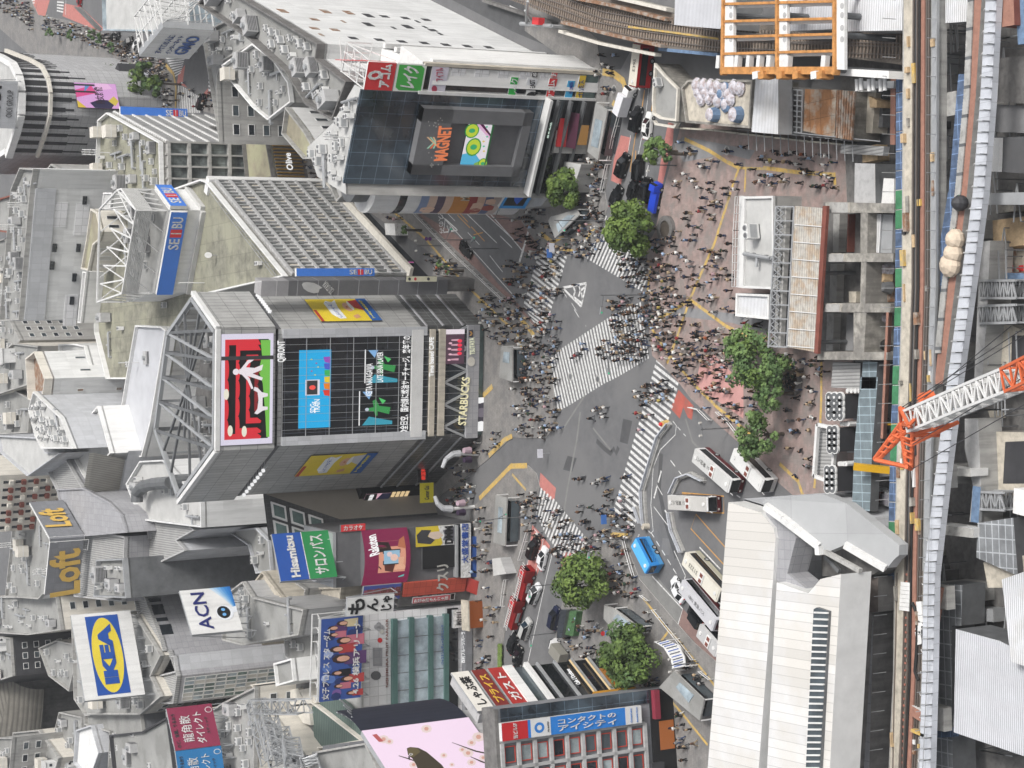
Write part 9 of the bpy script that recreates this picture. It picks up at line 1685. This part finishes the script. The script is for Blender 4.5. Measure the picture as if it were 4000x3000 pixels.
stair('subway stair entrance with glass panel roof beside the glass store',2,0,'725,885 825,950 740,1385 650,1310','720,1025 780,1045 740,1280 680,1260'); stair('curved subway stair entrance between the two large trees',2,3,'795,250 880,280 1090,440 1060,500 900,490 790,370','910,330 1060,430 985,490 870,370'); stair('long subway stair entrance lowest on the pavement',2,3,'1400,820 1660,1070 1620,1250 1270,960','1450,920 1570,1030 1525,1095 1415,960'); stair('white framed stair entrance left of the crossing below banners',1,2,'2070,960 2165,985 2150,1400 2050,1370','2095,1060 2130,1070 2120,1290 2085,1280'); stair('angled steel framed entrance at the pavement tip by the dark tree',2,1,'555,150 580,200 370,400 310,250 330,215','480,200 540,200 400,350 380,280'); stair('white roofed stair entrance beside the screen building crowd',1,1,'2120,1335 2212,1345 2212,1640 2100,1600','2140,1380 2190,1385 2185,1480 2130,1470')
o=thing('arched_entrance_roof','white arched entrance roof with blue wave pattern on the lower pavement','canopy',G(*t(2,3,1400,680),0)); mb=MB(); P0=[t(2,3,*p) for p in ((1230,570),(1310,620),(1370,720),(1385,800))]; P1=[t(2,3,*p) for p in ((1340,555),(1440,600),(1490,700),(1500,780))]
for k in range(3): q=[G(*P0[k],2.6),G(*P0[k+1],2.6),G(*P1[k+1],2.6),G(*P1[k],2.6)]; mb.poly(q,'white_plain'); mb.poly([x-UZ*.15 for x in q][::-1],'white_plain')
mb.build('roof',o); mb=MB()
for k in range(3):
 for q_ in range(4): a=G(*P0[k],2.65).lerp(G(*P0[k+1],2.65),q_/4+.1); b=G(*P1[k],2.65).lerp(G(*P1[k+1],2.65),q_/4+.1); mb.beam(a.lerp(b,.15),a.lerp(b,.85)+Vector((.2,0,0)),.14,C_('#4a6ab8' if q_%2 else '#2a3040'),.05)
mb.build('wave_pattern',o); mb=MB()
for p in (P0[0],P0[3],P1[0],P1[3]): a=G(*p,2.6); mb.tube((a.x,a.y,.1),a,.1,'steel_white',6)
mb.build('post',o)
for k,(pts,cu) in enumerate((((1610,725),(1640,640),(1700,600),(1760,590),(1925,608)),((1545,970),(1560,1020),(1600,1060),(1680,1085),(1890,1062)))  and [(((1610,725),(1640,650),(1700,605),(1760,600)),(1925,608)),(((1545,970),(1570,1035),(1620,1075),(1690,1080)),(1890,1060))]):
 b=G(*t(1,2,*cu),0); f=Face((b.x-6,b.y),(b.x+6,b.y),0,20); o=thing('street_arch',f'white curved horn of the side street arch, {"upper" if k==0 else "lower"} one beside the yellow banner','arch',(b.x,b.y,.12)); P_=[f.p(*f.hit(*t(1,2,*p)),0) for p in pts]; mb=MB()
 for q_,(a,c) in enumerate(zip(P_,P_[1:])): mb.tube(a,c,.35+.12*q_,'grey_tile2',8,.47+.12*q_)
 mb.build('horn',o); mb=MB(); mb.tube((b.x,b.y,.1),P_[-1],.35,'steel_white',8); mb.build('column',o); mb=MB(); z=P_[-1].z*.55
 for q_ in range(3): mb.tube((b.x+(.9 if q_%2 else -.9),b.y-.3,z-.2),(b.x+(.9 if q_%2 else -.9),b.y-.6,z+1.3),.7,C_(('#8a5a78','#c0a8b4','#5a4a64')[q_]),8,.5)
 mb.build('flower_basket',o)
a,b=G(*t(1,2,1690,840),0),G(*t(1,2,1690,1010),0); f=Face((b.x,b.y-.4),(a.x,a.y-.4),0,12); e=pr(f,(1,2,1660,840),(1,2,1720,840),(1,2,1620,1010),(1,2,1690,1010)); r=signboard('hanging_banner','yellow hanging banner with dark script over the side street entrance',f,(0,f.w,4.2,7.2),.08,C_('#d8cc30'),'steel','banner',0); lettering(r,f,'Center Gai',.5,5.7/12,1.0,'charcoal',f.w*.7,.08); r=signboard('shop_sign','black sign with glowing red characters beside the yellow banner',Face((a.x+.1,a.y),(a.x+4.3,a.y),0,12),(0,4.2,5,7.4),.3,'black','steel_dark','sign',0); lettering(r,Face((a.x+.1,a.y),(a.x+4.3,a.y),0,12),'韓国料理',.5,6.2/12,1.0,E_('#f04030'),3.2,.1)
blk('green_mesh_fence','bright green screened smoking area fence beside the navy minivan','fence',2,3,'500,300 560,310 525,520 450,505 475,400',.1,1.4,'green_fence',None); blk('mesh_roof','dark mesh with white pipes beside the green fence','shelter',2,3,'420,290 475,295 430,530 385,540 395,430',.1,2.0,'steel_dark','glass_dark')
blk('smoking_booth','grey curved kiosk on the pavement below the blue awning','kiosk',1,2,'2040,1510 2110,1500 2160,1640 2050,1659',.1,2.4,'grey_wall','roof_pale'); blk('poster_column','white round column with blue band under the store canopy','column',1,1,'1110,270 1200,275 1205,375 1120,370',.1,3.0,'paint_white','white_plain')
for (i,j,s_,lab,c_) in ((1,1,'1200,445 1330,440 1335,520 1215,515','purple and white character free poster stand under the store canopy','#7a5a9a'),(1,1,'1360,610 1480,605 1495,670 1380,675','pink poster stand near the screen building corner','#e070b8')):
 q=tl(i,j,s_); a,b=G(*q[3],.3),G(*q[0],.3); f=Face((a.x,a.y),(b.x,b.y),0,4); signboard('lit_poster',lab.replace('character free ',''),f,(0,f.w,.4,3.2),.2,E_(c_,.4),'steel','poster',.3)
for i,j,u,v in ((2,1,350,480),(2,1,330,530),(2,2,250,600),(2,2,800,1170)):
 c=G(*t(i,j,u,v),2.0); mb=MB(); mb.box((c.x-.8,c.y,1.6),Vector((1.6,0,0)),Vector((0,.06,0)),UZ*1.1,C_('#4a78c0' if v!=480 and v!=600 else '#dcdce4')); mb.tube((c.x,c.y+.05,.1),(c.x,c.y+.05,1.7),.03,'steel',5); single('placard',mb,{480:'white picture placard held above the left crosswalk crowd',530:'blue and white vertical banner in left crosswalk crowd',600:'white placard with red circle carried at the road corner',1170:'blue grey flag board near the tree island'}[v],'placard')
for u,v in ((480,155),(1490,400),(1480,405)): pass
c=G(*t(1,1,1490,405),2.5); mb=MB(); mb.tube((c.x,c.y,.1),(c.x,c.y,3.2),.05,'steel_white',6);
for z in (2.2,3.0): mb.tube((c.x,c.y-.05,z),(c.x,c.y-.1,z),.38,C_('#5a2a6a'),12)
single('no_parking_sign',mb,'pair of round purple road signs on the store pavement','road sign')
c=G(*t(2,3,800,495),2.5); mb=MB(); mb.tube((c.x,c.y,.1),(c.x,c.y,3.2),.05,'steel_white',6); mb.tube((c.x,c.y-.05,2.9),(c.x,c.y-.1,2.9),.4,'red_sign',12); mb.box((c.x-.4,c.y-.1,1.9),Vector((.8,0,0)),Vector((0,.05,0)),UZ*.5,'blue_seibu'); single('road_sign',mb,'round red road sign above a small blue plate between the two trees','road sign')
SKIN=[C_('#a88068',.6),C_('#8c6450',.6)]; HAIR=[A('hair_black',(.012,.011,.011)),A('hair_brown',(.05,.03,.02))]
TOPS=[('black','#141417',32),('white','#d9d9d6',15),('grey','#77787c',10),('navy','#20283f',9),('beige','#b09c80',8),('pale blue','#9db4d0',6),('brown','#5c4334',5),('dark green','#2f4436',3),('red','#8c3438',2),('pink','#b89aa0',2),('yellow','#b8a860',.8),('orange','#a86040',.8)]
BOTS=[('black','#131316',40),('blue denim','#38496a',18),('grey','#5c5e62',12),('beige','#a4937a',10),('white','#cfcfca',7),('brown','#4a382c',6)]
for n_,h_,w_ in TOPS+BOTS: C_(h_,.8)
def person_mesh(kind):
 J={'pelvis':(0,0,.93,.145),'chest':(0,0,1.28,.165),'neck':(0,.01,1.47,.06),'head':(0,.03,1.60,.095),'crown':(0,.02,1.70,.075)}
 st={'walk':.3,'stride':.42,'stand':.04,'turn':.2,'sit':.0,'phone':.12}[kind]; E=[('pelvis','chest'),('chest','neck'),('neck','head'),('head','crown')]
 for s,n in((1,'L'),(-1,'R')):
  f=st*s
  if kind=='sit': J['kn'+n]=(s*.11,.42,.50,.075); J['an'+n]=(s*.11,.44,.12,.05); J['to'+n]=(s*.11,.60,.05,.045)
  else: J['kn'+n]=(s*.10,f*.55+.05,.50,.078); J['an'+n]=(s*.10,f-.06,.10,.052); J['to'+n]=(s*.11,f+.13,.05,.045)
  E+= [('pelvis','kn'+n),('kn'+n,'an'+n),('an'+n,'to'+n)]
  J['sh'+n]=(s*.19,0,1.40,.065); g=-f*.7
  if kind=='phone': J['el'+n]=(s*.25,.06,1.13,.048); J['ha'+n]=(s*.08,.32,1.25,.042)
  else: J['el'+n]=(s*.26,g*.35-.03,1.13,.05); J['ha'+n]=(s*.25,g*.9+.08,.87,.04)
  E+=[('chest','sh'+n),('sh'+n,'el'+n),('el'+n,'ha'+n)]
 dz=-.42 if kind=='sit' else 0
 ks=list(J); me=bpy.data.meshes.new('b'); me.from_pydata([(J[k][0],J[k][1],J[k][2]+(dz if J[k][2]>.8 else 0)) for k in ks],[(ks.index(a),ks.index(b)) for a,b in E],[])
 ob=bpy.data.objects.new('b',me); col.objects.link(ob); ob.modifiers.new('s','SKIN'); sv=me.skin_vertices[0].data
 for k,n in enumerate(ks): sv[k].radius=(J[n][3]*(1.12 if n in('chest','pelvis') else 1),J[n][3]); sv[k].use_root=(n=='pelvis')
 dg=bpy.context.evaluated_depsgraph_get(); m2=bpy.data.meshes.new_from_object(ob.evaluated_get(dg)); bpy.data.objects.remove(ob)
 bm=bmesh.new(); bm.from_mesh(m2)   # bag or skirt hints are part of the clothing outline
 bm.to_mesh(m2); bm.free()
 m2.materials.clear()
 for k in range(4): m2.materials.append(None)
 for p in m2.polygons:
  z=p.center.z-dz*(p.center.z>.55); c=p.center
  hand=(abs(c.x)>.2 and z<.93 and z>.7) or (kind=='phone' and c.y>.25 and z>1.1 and z<1.4)
  p.material_index=0 if (hand or (1.5<z<1.64 and c.y>.06) or 1.44<z<=1.5) else 3 if z>1.5 else 1 if z>.90 else 2
  p.use_smooth=True
 return m2
KINDS=['walk','stride','stand','turn','phone']; PM={k:person_mesh(k) for k in KINDS+['sit']}
VERB={'walk':'walking','stride':'striding','stand':'standing','turn':'walking','phone':'looking at a phone','sit':'sitting'}
rnd=random.Random(2024)
def wch(L_):
 x=rnd.uniform(0,sum(q[2] for q in L_))
 for q in L_:
  x-=q[2]
  if x<=0: return q
 return L_[0]
spots=[]
def pz(x,y):
 for pg,z in PAVES:
  if inpoly(x,y,pg): return z
 return 0.0
def region(i,j,s,n,where,lm,kinds=None,mind=.8,heading=None):
 pts=tl(i,j,s); q=[(p.x,p.y) for p in GP(pts)]; us=[p[0] for p in pts]; vs=[p[1] for p in pts]; c=0; tries=0
 while c<n and tries<n*40:
  tries+=1; px,py=rnd.uniform(min(us),max(us)),rnd.uniform(min(vs),max(vs))
  if not inpoly(px,py,pts): continue
  p=G(px,py,0)
  if any(abs(p.x-a[0])<mind and abs(p.y-a[1])<mind for a in spots[-260:]): continue
  spots.append((p.x,p.y,px,where,lm,kinds,heading)); c+=1
  if rnd.random()<.3 and c<n: an=rnd.uniform(0,6.28); spots.append((p.x+math.cos(an)*.7,p.y+math.sin(an)*.7,px,where,lm,kinds,heading)); c+=1
RG=[(3,2,'170,-60 480,-60 440,330 380,820 250,800 200,400',26,'below the ring bench','fan banks'),(3,1,'310,1420 560,1430 540,1659 330,1659 280,1500',12,'right of the ring bench','ring bench'),(3,1,'80,1400 250,1420 330,1640 180,1659 60,1640',26,'around the ring bench','ring bench'),
(3,0,'-20,1290 620,1340 640,1640 -20,1640',62,'on the upper plaza','beige fence'),(2,0,'1480,1200 2212,1290 2212,1640 1440,1640',42,'on the upper left plaza','beige fence'),(2,1,'1460,0 1960,0 1960,420 1440,420',34,'on the plaza left of the kiosk','kiosk'),(2,1,'1450,420 1930,420 1930,860 1600,860 1420,700',30,'on the plaza beside the kiosk','kiosk'),
(2,1,'1180,380 1460,380 1440,900 1160,900',78,'at the crosswalk edge of the plaza','round tree'),(2,1,'1150,860 1560,860 1480,1300 1180,1300',100,'where the diagonal crosswalk meets the plaza','yellow paving lines'),(2,1,'1560,900 1980,900 2200,1120 2200,1300 1700,1250 1500,1150',46,'beside the ribbed kiosk','ribbed kiosk'),
(2,1,'1200,1300 1760,1230 1900,1380 1600,1659 1500,1640 1350,1450',96,'on the plaza above the pink patch','pink patch'),(2,1,'1620,1480 1800,1400 2212,1640 1800,1659',20,'on the pink paving patch','pink patch'),(2,2,'1480,-20 1900,-20 2050,300 1950,420 1750,240 1600,100',24,'at the plaza corner by the rails','guard rail'),(2,2,'2050,60 2212,60 2212,300 2080,240',8,'under the plaza trees','plaza trees'),
(2,1,'860,900 1180,900 1190,1420 960,1380 900,1150',95,'on the plaza end of the diagonal crosswalk','diagonal stripes'),(2,1,'930,560 1190,560 1140,860 1000,780',38,'on the stripes under the round tree','round tree'),(2,1,'660,180 830,180 800,560 620,560',26,'on the upper end of the round tree crosswalk','round tree'),
(2,1,'900,1280 1180,1280 1170,1440 930,1500',16,'on the lower diagonal stripes','diagonal stripes'),(2,2,'1100,0 1440,0 1350,180 1120,180',26,'at the top of the long crosswalk','red zigzag'),(2,2,'1060,130 1250,130 1240,420 1150,420',5,'on the long crosswalk','long crosswalk'),(2,2,'900,780 1080,780 1000,960 850,940',6,'near the middle of the long crosswalk','long crosswalk'),
(2,2,'860,960 1100,960 1060,1260 800,1200',34,'at the bottom of the long crosswalk','tree island'),(2,2,'680,1240 1040,1290 1000,1659 860,1640 660,1450',58,'on the tree island tip','tree island'),(2,3,'860,-40 1080,-40 1120,120 1080,260 920,200',22,'behind the large round tree','banners'),(2,3,'560,300 820,400 800,720 560,700 500,560',26,'on the pavement between the two trees','two large trees'),(2,3,'1180,300 1330,360 1290,520 1180,500',3,'beside the curved stair entrance','stair entrance'),
(2,3,'1150,860 1290,880 1260,1080 1100,980',14,'by the restaurant building entrance','restaurant building'),(2,3,'1250,980 1500,1200 1640,1420 1560,1659 1350,1400 1180,1150',34,'outside the red window building','red window building'),(2,3,'1520,600 1700,800 1700,980 1560,860',8,'beside the lowest stair entrance','lowest stair entrance'),
(2,2,'560,780 880,780 760,1220 600,1180',14,'in the lower middle of the junction','lower crosswalk'),(2,2,'480,120 900,120 900,300 500,300',6,'in the middle of the junction','junction centre'),(2,1,'720,1280 900,1280 900,1480 740,1400',7,'in the middle of the diagonal crosswalk','manhole covers'),(2,1,'480,1320 720,1300 700,1480 560,1460',5,'on the middle left diagonal stripes','manhole covers'),(2,1,'340,740 640,740 620,840 380,900',6,'beside the triangle mark','triangle mark'),(2,1,'290,1050 460,1050 420,1340 290,1340',16,'on the road near the left crosswalk end','left crosswalk'),
(2,2,'180,900 320,980 300,1340 130,1300 80,860',44,'at the lower left crosswalk corner','lower left crosswalk'),(2,2,'380,1260 660,1320 640,1560 480,1640 400,1440',50,'at the lower end of the lower crosswalk','fire engines street'),(2,2,'320,1040 560,1100 500,1300 340,1240',12,'on the lower crosswalk','lower crosswalk'),
(2,2,'40,0 440,0 440,400 250,480 40,440',92,'at the screen building pavement corner','screen building'),(2,1,'120,1290 440,1330 420,1659 120,1659',80,'beside the white roofed stair entrance','stair entrance'),(2,1,'-20,1000 300,1120 280,1330 -20,1330',60,'on pavement before the screen building','screen building'),(2,1,'180,440 480,480 440,760 160,720',52,'on the left crosswalk','left crosswalk'),(2,1,'100,760 400,760 320,1140 120,1040',38,'on the lower part of left crosswalk','left crosswalk'),(2,1,'-30,560 160,620 120,1060 -30,960',46,'on the bus lane by left crosswalk','left crosswalk'),
(2,1,'20,120 300,150 340,330 250,460 60,420',42,'on the glass store pavement','glass store'),(2,1,'300,270 640,290 640,560 420,560',44,'on the pavement tip beside the angled entrance','angled entrance'),(2,1,'540,-80 780,-80 780,240 640,240',34,'between the trees and the police box road','dark tree'),(2,0,'580,1380 830,1380 800,1640 560,1640',30,'beside the glass panel stair entrance','stair entrance'),(2,0,'760,640 960,660 900,900 780,860',6,'near the white box truck','white truck'),(2,0,'780,460 960,470 940,640 780,640',6,'on the dark road under the railway','railway bridge'),
(1,1,'2050,830 2200,960 2212,1330 2020,1260 1900,1080',50,'on pavement right of the screen building','screen building'),(1,1,'1480,480 1720,600 1960,840 1850,900 1640,760 1500,560',30,'on the department store pavement','lattice front'),(1,1,'1040,100 1250,170 1400,340 1300,330',8,'on upper department store pavement','round corner tower'),(1,2,'1700,640 2050,400 2212,430 1960,740 1800,900 1700,820',26,'at the side street entrance','yellow banner'),(1,2,'1660,900 1960,760 1920,1000 1740,1140',22,'below the yellow banner','yellow banner'),(1,2,'1930,1000 2080,980 2040,1659 1900,1659',26,'in front of the bookshop board','bookshop'),(1,3,'1900,60 2150,60 2100,420 1960,420',10,'before the red shop awning','red shop'),(1,3,'1880,480 2100,480 2050,800 1900,800',10,'before the fruit parlour','fruit parlour'),
(1,0,'340,1290 540,1380 740,1560 640,1640 420,1500',52,'on the street by the gold lit shop','gold lit shop'),(1,0,'-40,830 260,960 240,1150 20,1080',46,'on the street behind the service block','service block'),(0,0,'1080,430 1430,520 1510,700 1360,760 1250,640 1060,520',150,'waiting at the far crossing','far crossing'),(0,0,'1420,760 1510,770 1510,960 1420,960',22,'on the far pavement by the planted entrance','planted entrance'),(0,0,'1760,820 1950,760 2212,900 2212,1020 1800,960',90,'on pavement behind the far crosswalk','far crosswalk'),(0,0,'390,130 900,260 1150,400 1100,500 850,420 600,310 400,280',170,'along the far boulevard','far boulevard'),(0,0,'0,-20 270,20 320,130 300,260 120,120 0,60',110,'at the top of the far boulevard','far boulevard'),(0,0,'1540,700 1720,740 1720,960 1540,960',8,'crossing the far crosswalk','far crosswalk')]
for g in RG: region(*g[:3],int(g[3]*(.66 if g[3]>30 else 1)+.5),*g[4:])
spots.sort(key=lambda s:-s[2])
big=spots[:300]; rest=spots[300:]
seen={}; ents=[]
for (x,y,px,where,lm,kinds,hd) in big:
 T=wch(TOPS); B_=wch(BOTS); k=rnd.choice(KINDS if 'ring bench' not in where or rnd.random()<.6 else ['sit']); ents.append((x,y,T,B_,k,where,lm))
from collections import defaultdict
cnt=defaultdict(list)
for e in ents: cnt[(e[2][0],e[3][0],e[5])].append(e)
ORD=['first','second','third','fourth','fifth','sixth','seventh','eighth','ninth','tenth','eleventh','twelfth','thirteenth','fourteenth','fifteenth','sixteenth','seventeenth','eighteenth','nineteenth','twentieth']+[f'{k}th' for k in range(21,90)]
for key,L_ in cnt.items():
 L_.sort(key=lambda e:-e[0])
 for n,(x,y,T,B_,k,where,lm) in enumerate(L_):
  lab=f'person in {T[0]} top and {B_[0]} trousers {where}'
  if len(L_)>1: lab+=f', {ORD[n]} from the photo top'
  o=bpy.data.objects.new('person',PM[k]); col.objects.link(o); z=pz(x,y); o.location=(x,y,z+.0); o.rotation_euler=(0,0,rnd.uniform(0,6.283)); s=rnd.uniform(.92,1.05); o.scale=(s*1.02,s*1.02,s*1.03)
  for q,mm in enumerate((rnd.choice(SKIN),C_(T[1]),C_(B_[1]),HAIR[rnd.random()<.2])): o.material_slots[q].link='OBJECT'; o.material_slots[q].material=mm
  lab=' '.join(lab.split()[:16]); tag(o,lab,'person','people around the crossing and plaza')
verts=[];faces=[];mids=[];mats_=[]; mi={}
def gm_(m):
 if m.name not in mi: mi[m.name]=len(mats_); mats_.append(m)
 return mi[m.name]
cache={k:([v.co.copy() for v in m.vertices],[tuple(p.vertices) for p in m.polygons],[p.material_index for p in m.polygons]) for k,m in PM.items()}
for (x,y,px,where,lm,kinds,hd) in rest:
 T=wch(TOPS); B_=wch(BOTS); k=rnd.choice(KINDS); vs,fs_,ms=cache[k]; a=rnd.uniform(0,6.28); ca,sa=math.cos(a),math.sin(a); s=rnd.uniform(.93,1.06); z=pz(x,y); o=len(verts); w_=1.02
 verts+=[(x+(v.x*ca-v.y*sa)*s*w_,y+(v.x*sa+v.y*ca)*s*w_,z+v.z*s) for v in vs]; faces+=[tuple(q+o for q in f) for f in fs_]; loc=[gm_(SKIN[0]),gm_(C_(T[1])),gm_(C_(B_[1])),gm_(HAIR[0])]; mids+=[loc[q] for q in ms]
me=bpy.data.meshes.new('crowd'); me.from_pydata(verts,[],faces)
for m_ in mats_: me.materials.append(m_)
me.polygons.foreach_set('material_index',mids); me.polygons.foreach_set('use_smooth',[True]*len(faces)); me.update(); o=bpy.data.objects.new('crowd',me); col.objects.link(o)
tag(o,'dense distant crowd of small walking people across the far pavements and crosswalks','crowd',kind='stuff')
hz=MB(); hz.abox(-450,450,-60,1500,-1,CH+25,'asphalt'); ho=hz.build('haze'); ho['kind']='stuff'; ho['label']='thin pale city haze'
hm=bpy.data.materials.new('haze'); hm.use_nodes=True; hn=hm.node_tree.nodes; hn.clear(); pv=hn.new('ShaderNodeVolumePrincipled'); pv.inputs['Color'].default_value=(.86,.90,.95,1); pv.inputs['Density'].default_value=.00013; pv.inputs['Anisotropy'].default_value=.2
oo=hn.new('ShaderNodeOutputMaterial'); hm.node_tree.links.new(pv.outputs[0],oo.inputs['Volume']); ho.data.materials.clear(); ho.data.materials.append(hm)
